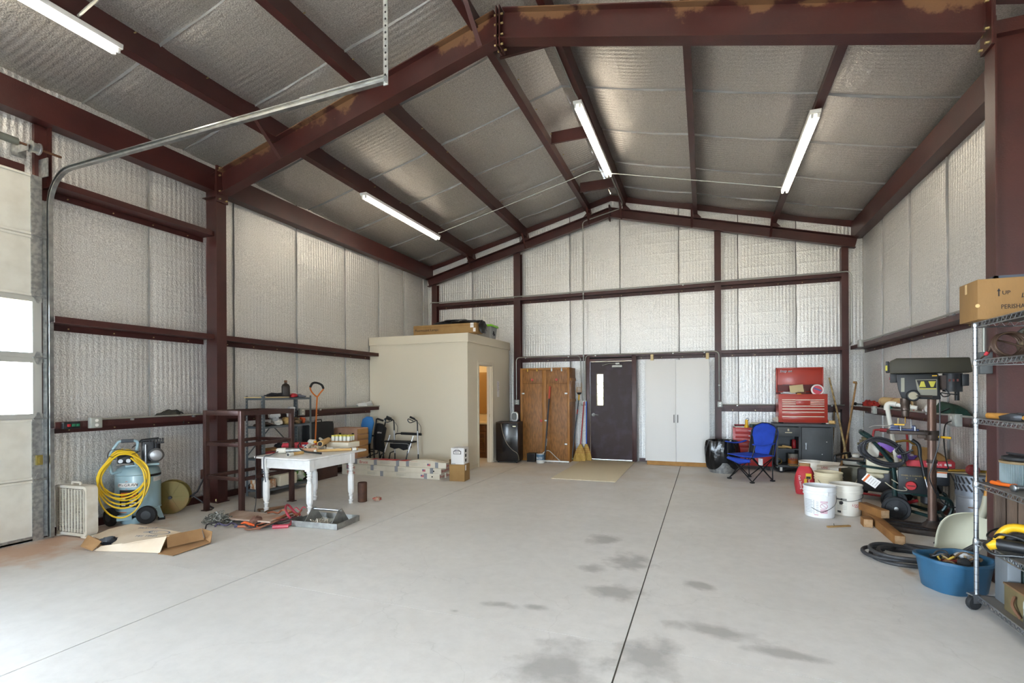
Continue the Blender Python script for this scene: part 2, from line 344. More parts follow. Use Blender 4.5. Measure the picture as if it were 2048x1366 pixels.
for a0, a1 in zip(xsb, xsb[1:]):
    if a1 <= DX0 or a0 >= DX1: quilt('x', a0, a1, 0, zg, YB, 1, 'foil_panel', FOILX, W['back'])
for a0, a1, z0, top in ((-2.81, DX0, 0, 2.25), (-2.81, -1.70, 2.25, None), (-1.70, -.49, 2.25, None), (DX1, -.49, 0, 2.25)):
    quilt('x', a0, a1, z0, (lambda a, t=top: t or zg(a)), YB, 1, 'foil_panel', FOILX, W['back'], .02)
for a in xsb[1:-1]: tape('x', a, 2.25 if a == -1.70 else .02, zg(a)-.03, YB, 1, W['back'])
g = lambda y0, y1, x0, x1, z0: MB().prism([(x0, z0), (x1, z0), (x1, roofz(x1, y0)+.05)]+([(RX, RZ+rise(y0)+.05)] if x0 < RX < x1 else [])+[(x0, roofz(x0, y0)+.05)], 'y', y0, y1)
for x0, x1, z0 in ((XL-.1, DX0, 0), (DX0, DX1, DZ), (DX1, XR+.1, 0)): g(YB+.07, YB+.15, x0, x1, z0).build('cladding', EXT, W['back'])
for x0, x1, z0 in ((XL, -5.3, 0), (-5.3, -4.2, 0), (-4.2, -3.1, 0), (-3.1, -2, 0), (-2, -1, 0), (-1, -.1, 0), (-.1, 1, 3.0), (1, 2.1, 3.0), (2.1, XR, 0)):  # gap at the right is an added opening that brightens the left wall
    quilt('x', x0, x1, z0, (lambda a: roofz(a, -7)), YF, -1, 'foil_panel', FOILX, W['front'])
for x0, x1, z0 in ((XL-.1, -.1, 0), (-.1, 2.1, 3.0), (2.1, XR+.1, 0)): g(YF-.15, YF-.07, x0, x1, z0).build('cladding', EXT, W['front'])
# ---------------------------------------------------------------- ceiling: foil strips sagging between the purlins
PUR = [-5.11, -3.75, -2.29, -1.60, -.20, 1.21]
ce = thing('ceiling', 'sloping gable ceiling of sagging silver foil insulation strips', 'ceiling', kind='structure')
ysR = [-7, -5.8, -4.65, -3.5, -2.35, -1.2, 0, 1.17, 2.34, 3.5, 4.66, 5.78, 6.92, 8.09, 9.27, 10.4, YB+.06]
xs_bays = [XL-.03]+PUR[:3]+[RX]+PUR[3:]+[XR+.03]
def sag(x):
    for a, b_ in zip(xs_bays, xs_bays[1:]):
        if a <= x <= b_:
            t = (x-a)/(b_-a); return (4*t*(1-t))*min(.05, (b_-a)*.035)
    return 0
for sd in (-1, 1):
    x0, x1 = (XL-.03, RX) if sd < 0 else (RX, XR+.03)
    for y0, y1 in zip(ysR, ysR[1:]):
        rnd = random.Random(int(y0*50)+sd); ph = [rnd.uniform(0, 6) for _ in range(4)]
        def fn(u, v):
            x = x0+(x1-x0)*u; y = y0+(y1-y0)*v; e = min(v, 1-v)
            d = sag(x)*(.5+.5*(1-(1-min(1, e/.5))**2))+.018*(1-(1-min(1, e/.1))**2)+.006*math.sin(6*x+ph[0]+4*v)*min(1, e*6)
            return (x, y+.02*math.sin(2*x+ph[1])*(0 if v in (0, 1) else 1), roofz(x, y)-d)
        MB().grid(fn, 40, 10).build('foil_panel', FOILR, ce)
    for y in ysR[1:-1]:
        rnd = random.Random(int(y*70)+sd*3); rows = []
        for i in range(31):
            x = x0+(x1-x0)*i/30; q = .006+.008*abs(math.sin(x*2.1+y)); d = sag(x)*.5+.004+.016*abs(math.sin(x*1.7+y*3))+rnd.uniform(0, .004)
            rows.append([(x, y-q*1.3, roofz(x, y)-sag(x)*.5+.004), (x, y+rnd.uniform(-.004, .004), roofz(x, y)-d-.008), (x, y+q*1.3, roofz(x, y)-sag(x)*.5+.004)])
        MB().loft(rows, cap=False).build('seam_tape', SEAM, ce)
    x0b, x1b = (XL-.2, RX) if sd < 0 else (RX, XR+.2)
    MB().prism([(x0b, roofz(x0b, 0)+.06), (x1b, roofz(x1b, 0)+.06), (x1b, roofz(x1b, 0)+.12), (x0b, roofz(x0b, 0)+.12)], 'y', YF-.3, YB+.3).build('roof_sheet', EXT, ce)
# ================================================================ STEEL
def I_member(mb, p0, p1, d, fw, u): mb.sweep(Irect(d, fw), p0, p1, u, (0, 1, 0)); return mb
def bolts(parent, locs, ax='x', r=.011, l=.02):
    first = None
    for p in locs:
        if first is None:
            q = {'x': (l, 0, 0), 'y': (0, l, 0), 'z': (0, 0, l)}[ax]
            first = MB().cyl((-q[0], -q[1], -q[2]), q, r, n=6).build('bolt', BOLT, parent, loc=p)
        else: copies(first, [p], parent)
def rigid_frame(yf, label, detail=True):
    t = thing('rigid_steel_frame', label, 'steel frame', (0, yf, 0)); fw = .15; ax_, zb, zt_ = -2.03, 5.248, 5.575
    for s in (-1, 1):
        xin, xo = (-6.178, -6.50) if s < 0 else (2.088, 2.70)
        k = .255 if s < 0 else .247
        ztop = zt_-k*abs(xo-ax_); d = abs(xin-xo)
        c = MB(); c.sweep(Irect(d, fw), ((xin+xo)/2, 0, .012), ((xin+xo)/2, 0, ztop-.05), (1, 0, 0), (0, 1, 0))
        col = c.build('column', STEELW if detail else STEEL, t)
        MB().bb(min(xin, xo)-.01, -fw/2-.015, 0, max(xin, xo)+.02, fw/2+.015, .012).build('base_plate', STEEL, t)
        # cap and stiffener of the knee
        zc = zt_-k*abs(xin-ax_)
        MB().sweep([(-.006, -fw/2), (.006, -fw/2), (.006, fw/2), (-.006, fw/2)], (xin, 0, zc-.006), (xo, 0, ztop-.006), (0, 0, 1), (0, 1, 0)).build('knee_cap', STEEL, t)
        zs = zb-k*abs(xin-ax_)-.005
        MB().bb(min(xin, xo)+.012, -fw/2+.01, zs-.005, max(xin, xo)-.012, fw/2-.01, zs+.005).build('stiffener', STEEL, t)
        # rafter
        dir_ = Vector((ax_-xin, 0, k*abs(ax_-xin))).normalized(); n = Vector((-dir_.z, 0, dir_.x)) if s < 0 else Vector((dir_.z, 0, -dir_.x))
        if n.z < 0: n = -n
        zm0 = (zb+zt_)/2-k*abs(xin+(-s)*.02-ax_)
        I_member(MB(), (xin-s*.02, 0, zm0), (ax_+s*.012, 0, (zb+zt_)/2), (zt_-zb)*.97, fw, n).build('rafter', STEELW if detail else STEEL, t)
        for dx in (0, -.014): MB().bb(xin-s*.004+s*dx-.006, -fw/2-.012, zs-.085, xin-s*.004+s*dx+.006, fw/2+.012, zc+.07).build('end_plate', STEEL, t)
        MB().bb(ax_+s*.012-.006*1.9*(s < 0), -fw/2-.005, zb-.09, ax_+s*.012+.006*1.9*(s > 0), fw/2+.005, zt_+.02).build('end_plate', STEEL, t)
        if detail:
            bx = xin-s*.03
            bolts(t, [(bx, y, z) for y in (-.05, .05) for z in (zs-.05, zs+.06, zc-.06, zc+.04)], 'x')
            bolts(t, [(ax_+s*.03, y, z) for y in (-.05, .05) for z in (zb-.055, zb+.05, zt_-.16, zt_-.06)], 'x')
            bolts(t, [(xin-.09*(-s), -.03, .02), (xin-.2*(-s), .03, .02)], 'z')
    if detail:   # flange braces from the purlins down to the rafter
        for px, dy in ((-5.11, -.42), (-2.29, -.42)):
            zp = 5.64-.25*abs(px-RX); zr_ = zb-.253*abs(px-ax_)+.03
            MB().sweep([(-.025, -.003), (.025, -.003), (.025, .003), (-.025, .003)], (px+.03, dy, zp-.02), (px+.05, -fw/2+.01, zr_), (1, 0, 0), (0, .7, .7)).build('flange_brace', STEEL, t)
    return t
rigid_frame(4.99, 'large brown steel portal frame with chipped paint spanning the room')
rigid_frame(-1.05, 'second brown steel portal frame behind the viewpoint', False)
# purlins: Z sections along the building
Zp = lambda d, f, t=.004: [(-f, 0), (0, 0), (0, d-t), (f, d-t), (f, d), (-t, d), (-t, t), (-f, t)]
pl = {0: 'brown roof purlin on left slope beside the long lights, nearest the left eave', 1: 'brown roof purlin halfway up the left slope', 2: 'brown roof purlin on left slope next to the ridge', 3: 'brown roof purlin on right slope next to the ridge', 4: 'brown roof purlin halfway down the right slope', 5: 'brown roof purlin on right slope carrying a light near the right eave'}
for i, x in enumerate(PUR):
    s = 1 if x < RX else -1; zb = 5.47-.25*abs(x-RX); tilt = R(14)*(-1 if s < 0 else 1)
    u = Vector((math.cos(tilt), 0, math.sin(tilt)))*s; v = Vector((-math.sin(tilt), 0, math.cos(tilt)))
    t = thing('roof_purlin', pl[i], 'purlin', (x, 0, zb), group='roof purlins')
    MB().sweep(Zp(.31, .085), (0, 5.0, .11), (0, YB-.02, 0), u, v).build('section', STEEL, t)
    MB().sweep(Zp(.31, .085), (0, YF, .11), (0, 5.0, .11), u, v).build('section', STEEL, t)
    if i in (0, 1, 2):
        first = None
        for k in range(10): 
            p = (.012, 3.2+k*.75, .30 if k < 3 else .24)
            if first is None: first = MB().cyl((-.004, 0, 0), (.02, 0, 0), .007, n=6).build('screw', BOLT, t, loc=p)
            else: copies(first, [p], t)
# struts between the two ridge purlins
for k, y in enumerate((5.6, 7.75, 9.75, 3.4)):
    nm = ('close in front of the portal frame knee', 'above the middle of the ridge light', 'nearest the back gable', 'on the near side of the portal frame')[k]
    MB().sweep([(-.04, 0), (0, 0), (0, .19), (.04, .19), (.04, .196), (-.006, .196), (-.006, .006), (-.04, .006)], (-2.28, y, 5.40+rise(y)), (-1.61, y, 5.40+rise(y)), (0, 1, 0), (0, 0, 1)).build('ridge_strut', STEEL, label='short brown channel strut across the ridge '+nm, cat='strut', group='ridge struts')
# eave struts
for s, x, lab in ((1, -6.30, 'left'), (-1, 2.55, 'right')):
    zb = 4.29; xo = XL+.01 if s > 0 else XR-.01
    t = thing('eave_strut', 'brown steel eave strut along the top of the '+lab+' wall', 'eave strut', (0, 0, 0), group='eave struts')
    d = abs(x-xo); sg = -1 if s > 0 else 1
    poly = [(x, zb), (xo, zb), (xo, zb+.02), (x+sg*.012, zb+.012), (x+sg*.012, zb+.285), (x+sg*.08, zb+.27), (x+sg*.08, zb+.285), (x, zb+.30)]
    MB().prism(poly, 'y', YF, YB-.02).build('section', STEEL, t)
# girts: Z sections lying flat, inner lip up and outer lip down
def girt(p0, p1, inward, label, depth=.22, brackets=()):
    p0, p1 = Vector(p0), Vector(p1); t = thing('wall_girt', label, 'girt', tuple(p0), group='wall girts')
    poly = [(0, 0), (0, -.066), (-depth+.004, -.066), (-depth+.004, -.13), (-depth, -.13), (-depth, -.062), (-.004, -.062), (-.004, 0)]
    MB().sweep(poly, (0, 0, 0), p1-p0, inward, (0, 0, 1)).build('section', STEEL, t)
    L_ = (p1-p0).length; dr = (p1-p0).normalized(); iv = Vector(inward); first = None; n = max(2, int(L_/.4))
    for k in range(n):
        q = dr*(L_*(k+.5)/n)-iv*(depth-.006)+Vector((0, 0, -.1))
        if first is None: first = MB().cyl((0, 0, 0), iv*.012, .007, n=6).build('screw', BOLT, t, loc=q)
        else: copies(first, [q], t)
    return t
Z1, Z2, Z3, Z4 = 1.204, 2.296, 3.655, 3.70
LX, RXg, BY = -6.225, 2.502, 10.80
girt((LX, 3.12, Z1), (LX, 4.92, Z1), (1, 0, 0), 'brown girt behind the compressor carrying outlet boxes')
girt((LX, 3.12, Z2), (LX, 4.92, Z2), (1, 0, 0), 'brown girt beside the garage door at window height')
girt((LX, 3.12, Z4), (LX, 4.92, Z4), (1, 0, 0), 'highest brown girt on the left wall beside the garage door')
girt((LX, 5.06, Z2), (LX, 8.66, Z2), (1, 0, 0), 'brown girt above the grey shelf unit running to the cream room')
girt((LX, 5.06, Z1), (LX, 8.66, Z1), (1, 0, 0), 'brown girt behind the grey shelf unit with white plastic on its end')
girt((RXg, 5.07, Z1), (RXg, 10.8, Z1), (-1, 0, 0), 'brown girt on the right wall piled with cloths and a green bag')
girt((RXg, 5.07, Z2), (RXg, 10.8, Z2), (-1, 0, 0), 'brown girt on the right wall above the drill press')
ECX = [-6.19, -4.02, .255, 2.42]; ECW = [.13, .16, .12, .11]
for a, b_, zz, lab in ((0, 1, Z3, 'high brown girt on the back gable above the cream room'), (1, 2, Z3, 'high brown girt on the back gable above door and cabinets'), (2, 3, Z3, 'high brown girt on the back gable above the red tool chest'), (1, 2, Z2, 'brown girt over the entry door and white cabinet'), (2, 3, Z2, 'brown girt above the open red tool chest'), (2, 3, Z1, 'brown girt behind the grey work cart')):
    girt((ECX[a]+ECW[a]/2, BY, zz), (ECX[b_]-ECW[b_]/2, BY, zz), (0, -1, 0), lab, .14)
# endwall posts and gable rafter
for x, wd, lab in zip(ECX, ECW, ('brown steel corner post rising above the cream room', 'brown steel end wall post between cream room and oak cabinet', 'brown steel end wall post right of the white cabinet', 'brown steel corner post behind the leaning poles')):
    top = 5.216-.253*abs(x-RX); h = wd/2
    MB().sweep([(-h, 0), (h, 0), (h, .02), (-h+.006, .02 if False else .006), (-h+.006, .134), (h, .134), (h, .14), (-h, .14)], (x, BY, 0), (x, BY, top), (1, 0, 0), (0, 1, 0)).build('endwall_post', STEEL, label=lab, cat='post', group='end wall posts')
t = thing('gable_rafter', 'brown steel gable rafter pair along the top of the back wall', 'rafter', (RX, BY-.02, 0))
for s in (-1, 1):
    xe = XL+.12-RX if s < 0 else XR-.14-RX; k = .2545
    n = Vector((k, 0, 1)).normalized() if s < 0 else Vector((-k, 0, 1)).normalized(); n = Vector((-s*-k, 0, 1)).normalized()
    MB().sweep([(-.1, -.055), (-.09, -.055), (-.09, .045), (.09, .045), (.09, -.055), (.1, -.055), (.1, .055), (-.1, .055)], (0, 0, 5.318), (xe, 0, 5.318-k*abs(xe)), n, (0, 1, 0)).build('rafter', STEEL, t)
    MB().bb(s*.008-.005, -.07, 5.14, s*.008+.005, .06, 5.47).build('splice_plate', STEEL, t)
    for px in [q for q in PUR if (q-RX)*s > 0]:
        zz = 5.47-.25*abs(px-RX); MB().sweep([(-.02, 0), (.02, 0), (.02, .005), (-.02, .005)], (px-RX-.02, -.35, zz+.03), (px-RX-.02, -.06, zz-.27), (1, 0, 0), (0, .6, .8)).build('flange_brace', STEEL, t)
        MB().prism([(px-RX-.16*(-s), zz-.08), (px-RX, zz-.08), (px-RX, zz+.10)], 'y', -.03, -.025).build('gusset', STEEL, t)
for s in (-1, 1):
    xe = XL+.06 if s < 0 else XR-.06
    MB().sweep([(0, 0), (.005, 0), (.005, -.13), (0, -.13)], (RX, YB-.045, RZ-.03), (xe, YB-.045, roofz(xe)-.03), (0, 1, 0), (0, 0, 1)).build('rake_angle', STEEL, label='dark brown rake angle under the ceiling foil, %s slope of back gable' % ('left' if s < 0 else 'right'), cat='angle', group='rake angles')
# base angle along the walls
for nm, p in (('left', (XL+.02, 3.16, 0, XL+.07, 8.6, .085)), ('right', (XR-.07, YF+.1, 0, XR-.02, YB-.05, .085)), ('back', (-1.3, YB-.07, 0, XR-.1, YB-.02, .07))):
    MB().bb(*p).build('baseboard_'+nm, STEEL, label='brown steel base angle along the foot of the %s wall' % nm, cat='base trim', kind='structure')
# ================================================================ GARAGE DOOR AND HARDWARE
DWHITE = mat('door_white', 'dedcd2', .45, 0, 'd2cfc4', 6, .4, .7); PANE = mat('window_glass', 'ffffff', .02, 0, trans=1, ior=1.1)
d1 = thing('door_1', 'white sectional garage door with two glazed rows in galvanised frame', 'garage door', (-6.37, 0, 0), kind='structure')
sh = 3.73/6; y0, y1 = -.62, 3.085
for i in range(6):
    za, zb = i*sh+.0005, (i+1)*sh-.0005
    if i in (2, 3):
        sec = MB().bb(-.045, y0, za, 0, y1, za+.05).bb(-.045, y0, zb-.05, 0, y1, zb)
        for yy in (y0, .27, 1.18, 2.09, 3.005): sec.bb(-.045, yy, za+.05, 0, yy+.075 if yy > 2.9 or yy == y0 else yy+.05, zb-.05)
        s_ = sec.build('glazed_section', mat('mill_aluminium', 'b4b4ae', .45, .3), d1)
        for ya, yb in ((y0+.075, .27), (.32, 1.18), (1.23, 2.09), (2.14, 3.005)): MB().bb(-.028, ya, za+.05, -.022, yb, zb-.05).build('pane', PANE, s_)
    else:
        s_ = MB().bb(-.05, y0, za, -.008, y1, zb).build('door_section', DWHITE, d1, bev=.004)
        MB().bb(-.009, y0, zb-.028, .004, y1, zb-.004).bb(-.009, y0, za+.004, .004, y1, za+.028).build('rail', DWHITE, s_, bev=.003)
        MB().bb(-.009, 2.995, za+.004, .006, y1, zb-.004).build('end_stile', GALV, s_)
    if i: 
        h = MB().prism([(3.01, i*sh), (3.035, i*sh+.065), (3.05, i*sh+.065), (3.075, i*sh), (3.05, i*sh-.065), (3.035, i*sh-.065)], 'x', .006, .011).build('hinge', GALV, d1)
        MB().cyl((.018, 3.0, i*sh), (.018, 3.12, i*sh), .009, n=8).build('roller_stem', GALV, h)
MB().bb(-.05, y0, 0, .004, y1, .05).build('bottom_rail', GALV, d1)
l = MB().bb(.006, 3.02, .77, .03, 3.07, .87).bb(.03, 3.035, .79, .045, 3.055, .85).build('latch', mat('brass_latch', '9a8a4a', .4, .6), d1)
PXT = -6.315
# door track: upright, bend, ceiling run and perforated hanger
t = thing('door_track', 'galvanised garage door track bending from the wall to a ceiling hanger', 'track', (0, 0, 0))
tr = [(PXT, 3.125, .02), (PXT, 3.125, 3.42)]
for k in range(1, 9): a = R(90*k/8); tr.append((PXT+.36*(1-math.cos(a)), 3.125, 3.42+.36*math.sin(a)))
tr.append((-2.18, 3.115, 3.80))
prof = [(-.018, -.024), (.018, -.024), (.02, -.012), (.016, -.012), (.015, -.021), (-.015, -.021), (-.015, .021), (.015, .021), (.016, .012), (.02, .012), (.018, .024), (-.018, .024)]
rings = []
for i, q in enumerate(tr):
    q = Vector(q); d = (Vector(tr[min(i+1, len(tr)-1)])-Vector(tr[max(i-1, 0)])).normalized(); n = Vector((0, 1, 0)); u = d.cross(n).normalized()
    rings.append([q+u*b_+n*-a for a, b_ in prof])
MB().loft(rings).build('rail', mat('track_steel', 'a9abab', .28, .9, '8f9191', 14), t)
MB().bb(-6.40, 3.10, .02, -6.392, 3.16, 3.5).bb(-6.392, 3.125, .02, -6.34, 3.13, 3.5).build('wall_angle', GALV, t)
hs = MB(); zt_ = roofz(-2.2, 3.1)-.06
hs.bb(-2.205, 3.12, 3.76, -2.165, 3.124, zt_); hs.build('hanger', GALV, t)
hm = MB().cyl((0, -.0035, 0), (0, .002, 0), .0075, n=8).build('hanger_hole', INK, t, loc=(-2.185, 3.1205, 3.9))
copies(hm, [(-2.185, 3.1205, 3.9+.05*k) for k in range(1, 32)], t)
MB().bb(-3.0, 3.12, 3.82, -2.18, 3.124, 3.845).build('stiffening_angle', GALV, t)
# torsion shaft
t = thing('torsion_shaft', 'grey torsion tube and cable drum above the garage door', 'torsion shaft', (-6.30, 0, 3.98))
MB().cyl((0, -.6, 0), (0, 2.86, 0), .036, n=16).build('spring_tube', mat('grey_tube', '73776f', .4, .5), t)
MB().cyl((0, 2.86, 0), (0, 3.22, 0), .012, n=10).build('shaft', mat('rusty_rod', '6a4a35', .7, .4), t)
MB().lathe([(.03, 0), (.06, .01), (.06, .02), (.05, .025), (.05, .07), (.06, .075), (.06, .085), (.03, .095)], 18).build('cable_drum', GALV, t, loc=(0, 2.95, 0), rot=(-90, 0, 0))
MB().bb(-.16, 2.88, -.09, -.155, 3.0, .07).bb(-.16, 2.93, -.05, .03, 2.935, .02).build('bracket', GALV, t)
MB().bb(-.15, 3.09, -.25, .02, 3.10, -.06).build('flag_bracket', GALV, t)
for k, (ya, yb) in enumerate(((3.055, 3.17), (-.80, -.66))):
    MB().bb(-6.47, ya, 0, -6.43, yb, 4.28).bb(-6.47, ya if k else yb-.01, 0, -6.36, (ya if k else yb-.01)+.01, 4.28).build('door_jamb', STEEL, label='brown steel jamb post at the %s side of the garage door' % ('far' if k == 0 else 'near'), cat='jamb')
MB().bb(-6.47, -.66, 3.735, -6.42, 2.97, 3.82).build('door_header', STEEL, label='brown steel header channel above the garage door', cat='header')
# ================================================================ LIGHT FIXTURES
HOUS = mat('white_enamel', 'd8d8d6', .35); TUBEM = mat('lit_tube', 'fff3df', .4, emit=TUBE)
def strip_light(x, y, z, label):
    t = thing('strip_light', label, 'light', (x, y, z), group='fluorescent strip lights')
    MB().prism([(-.055, .03), (.055, .03), (.06, .075), (-.06, .075)], 'y', -1.22, 1.22).build('housing', HOUS, t, bev=.004)
    for yy in (-1.19, .0, 1.19):
        for s in (-.032, .032): MB().bb(s-.014, yy-.012, -.012, s+.014, yy+.012, .03).build('lamp_holder', HOUS, t, bev=.004)
    for ya in (-1.175, .015):
        for s in (-.032, .032): MB().cyl((s, ya, .004), (s, ya+1.16, .004), .016, n=12).build('tube', TUBEM, t)
    for yy in (-.8, .8): MB().bb(-.03, yy-.01, .075, .03, yy+.01, .09).build('clip', GALV, t)
    return t
l0 = strip_light(-5.12, 1.86, 4.685, 'lit fluorescent strip light at the upper left in front of the portal frame')
dup(l0, (-5.10, 7.87, 4.63), label='lit fluorescent strip light on the left slope over the cream room')
dup(l0, (-1.59, 7.86, 5.355), label='lit fluorescent strip light along the ridge')
dup(l0, (1.21, 7.86, 4.655), label='lit fluorescent strip light on the right slope')
dup(l0, (-1.59, 1.2, 5.415), label='unseen fluorescent strip light added for illumination under the ridge')  # out of view, added to light the near bay
dup(l0, (1.21, 1.2, 4.715), label='unseen fluorescent strip light added for illumination on the right slope')  # second added fixture, also out of view
# ================================================================ CONDUITS AND BOXES
def conduit(label, pts, r=.011, res=5, clips=()):
    """bent electrical tube: corners are rounded"""
    P = [Vector(p) for p in pts]; out = [P[0]]
    for a, b_, c in zip(P, P[1:], P[2:]):
        d1_, d2 = (a-b_), (c-b_); q = min(.09, d1_.length*.45, d2.length*.45); s0 = b_+d1_.normalized()*q; s1 = b_+d2.normalized()*q
        for k in range(res+1): u = k/res; out.append((1-u)**2*s0+2*u*(1-u)*b_+u*u*s1)
    out.append(P[-1]); t = thing('conduit', label, 'conduit', tuple(P[0]), group='electrical conduits')
    MB().tube([p-P[0] for p in out], r, 8).build('pipe', EMT, t)
    for c in clips: MB().box(Vector(c)-P[0], (.03, .03, .03)).build('strap', GALV, t, bev=.004)
    return t
zp = lambda x: 5.49-.25*abs(x-RX)
conduit('thin conduit crossing under the purlins between the far strip lights', [(-5.0, 8.9, 4.70), (-4.95, 8.92, 4.71), (-3.73, 8.95, zp(-3.73)-.01), (-2.26, 8.98, zp(-2.26)-.01), (-1.88, 9.0, 5.50), (-1.6, 9.0, zp(-1.6)-.02), (-.19, 9.0, zp(-.19)-.01), (1.2, 8.95, zp(1.2)-.02)], .009)
conduit('thick white conduit leaving the upper left strip light towards the ridge', [(-5.07, 2.72, 4.78), (-4.94, 2.72, 4.82), (-3.75, 2.72, zp(-3.75)+.075), (-2.29, 2.75, zp(-2.29)+.075)], .012)
conduit('conduit running over the gable from ridge light down to the door outlet', [(-1.57, 9.09, 5.41), (-1.57, 10.55, 5.40), (-1.62, 10.66, 5.34), (-2.46, 10.70, 5.17), (-2.46, 10.76, 5.0), (-2.46, 10.76, 1.30)], .011, clips=((-2.46, 10.76, 3.62), (-2.46, 10.76, 2.27)))
conduit('conduit bent from wall light switch up along the ridge light purlin', [(-1.57, 6.6, 5.42), (-1.6, 6.45, 5.46), (-1.6, 5.2, 5.48)], .011)
conduit('long conduit on the high back girt curving down both corner posts', [(-6.28, 10.76, 2.75), (-6.28, 10.76, 3.69), (-6.1, 10.77, 3.675), (2.47, 10.77, 3.665), (2.51, 10.77, 3.6), (2.51, 10.77, 2.36), (2.47, 10.70, 2.31)], .013, clips=((-5.1, 10.77, 3.66), (-4.1, 10.77, 3.66), (-.4, 10.77, 3.65), (2.51, 10.77, 3.3)))
conduit('conduit arched over the oak cabinet between two outlets', [(-4.02, 10.74, 1.30), (-4.02, 10.74, 2.27), (-2.53, 10.76, 2.27), (-2.50, 10.76, 1.30)], .011, clips=((-3.8, 10.76, 2.26), (-2.8, 10.76, 2.26)))
conduit('conduit arched over entry door and white cabinet', [(-2.42, 10.76, 1.30), (-2.42, 10.76, 2.275), (.27, 10.76, 2.275), (.27, 10.74, 1.30)], .011, clips=((-2.2, 10.76, 2.265), (-.6, 10.76, 2.265), (0.0, 10.76, 2.265), (.27, 10.74, 1.6)))
conduit('conduit lying on the low back girt behind the red tool chest', [(.32, 10.79, 1.215), (2.4, 10.79, 1.215)], .011, clips=((.6, 10.785, 1.20), (2.2, 10.785, 1.20)))
conduit('conduit lying on the left girt behind compressor', [(-6.215, 3.5, 1.215), (-6.215, 4.92, 1.215)], .011, clips=((-6.21, 3.85, 1.20), (-6.21, 4.6, 1.20)))
conduit('conduit lying on the left girt behind shelf unit', [(-6.215, 5.07, 1.215), (-6.215, 8.6, 1.215)], .011, clips=((-6.21, 6.9, 1.2),))
conduit('conduit lying on the upper right girt', [(2.49, 10.1, 2.31), (2.49, 5.1, 2.31)], .013, clips=((2.49, 6.7, 2.30),))
conduit('conduit lying on the lower right girt', [(2.49, 10.0, 1.215), (2.49, 5.6, 1.215)], .011, clips=((2.49, 7.4, 1.205),))
conduit('conduit dropping down the face of the right portal column to a switch box', [(2.06, 5.03, 2.24), (2.06, 5.03, 1.78)], .012)
BOXM = mat('box_grey', 'a8aaa4', .5, .4)
def outlet(loc, rz, label, w_=.075, h=.11, d=.05, face=True):
    t = thing('outlet_box', label, 'outlet box', loc, rz, 'electrical boxes')
    MB().bb(-w_/2, -d, -h/2, w_/2, 0, h/2).build('box', BOXM, t, bev=.005)
    if face:
        MB().bb(-w_/2+.006, -d-.004, -h/2+.006, w_/2-.006, -d, h/2-.006).build('cover', BOXM, t, bev=.002)
        for z in (-.025, .025): MB().cyl((0, -d-.006, z), (0, -d, z), .017, n=12).build('receptacle', WHITEP, t)
    return t
outlet((-6.215, 3.46, 1.18), 90, 'grey outlet box on the left girt behind compressor', .115, .115)
outlet((-4.02, 10.80, 1.25), 0, 'grey outlet box on the post above black fridge', .11, .11)
outlet((-2.46, 10.80, 1.24), 0, 'grey outlet box left of the entry door', .11, .115)
outlet((.285, 10.80, 1.22), 0, 'grey outlet box right of the white cabinet', .09, .11)
outlet((2.50, 9.35, 1.18), -90, 'grey outlet box on the right girt near back corner', .11, .12)
outlet((2.50, 6.62, 1.17), -90, 'grey outlet box on right girt behind the drill press', .17, .13, .06)
outlet((2.50, 10.05, 2.28), -90, 'small grey junction box at the corner end of upper right girt', .13, .12, .06, False)
t = outlet((2.088, 5.02, 1.70), -90, 'grey switch box with yellow lever on the right portal column', .12, .17, .08, False)
t.children[0].data = t.children[0].data.copy(); t.children[0].data.materials[0] = mat('switch_dark_grey', '54585a', .5, .2)
MB().bb(-.035, -.095, -.02, .035, -.08, .01).bb(-.005, -.1, -.01, .04, -.09, .04).build('lever', mat('yellow_plastic', 'd8a81a', .45), t)
t = thing('door_control', 'black door control with one red and two green buttons on left girt', 'control', (-6.22, 3.24, 1.165), 90)
MB().bb(-.075, -.045, -.035, .075, 0, .035).build('body', BLACKP, t, bev=.005)
for x, c in ((-.03, 'a3262c'), (.012, '1f6a4a'), (.05, '1f6a4a')): MB().bb(x-.016, -.052, -.013, x+.016, -.045, .015).build('button', mat('button_'+c, c, .4), t, bev=.003)
# ================================================================ CREAM ROOM (bathroom)
room = thing('wall_room', 'cream painted box room in the back left corner with open doorway', 'room', (0, 0, 0), kind='structure')
HX, HY, HZ = -4.21, 8.60, 2.62; OY0, OY1, OZ = 9.10, 9.76, 2.04
MB().bb(XL+.03, HY, 0, HX, HY+.1, HZ-.01).build('front_wall', CREAM, room)
for p in ((HX-.1, HY+.1, 0, HX, OY0, HZ-.01), (HX-.1, OY1, 0, HX, BY-.03, HZ-.01), (HX-.1, OY0, OZ, HX, OY1, HZ-.01)): MB().bb(*p).build('side_wall', CREAM, room)
AMB = mat('warm_inner_wall', 'd6bf92', .7)
MB().bb(XL+.03, HY+.1, 2.36, HX-.1, BY-.03, 2.42).build('room_ceiling', AMB, room)
MB().bb(XL+.03, BY-.06, 0, HX-.1, BY-.03, 2.36).build('inner_back_wall', AMB, room)
MB().bb(XL+.03, HY+.1, 0, XL+.06, BY-.06, 2.36).build('inner_left_wall', AMB, room)
MB().bb(XL+.05, HY+.05, 2.55, HX-.05, BY-.03, 2.60).build('roof_deck', CREAM, room)
for p in ((XL+.03, HY-.022, 2.465, HX+.022, HY, HZ), (HX, HY, 2.465, HX+.022, BY-.03, HZ)): MB().bb(*p).build('fascia', CREAM, room, bev=.003)
for p in ((XL+.03, HY-.03, 2.45, HX+.03, HY, 2.466), (HX, HY, 2.45, HX+.03, BY-.03, 2.466)): MB().bb(*p).build('fascia_bead', CREAM, room, bev=.003)
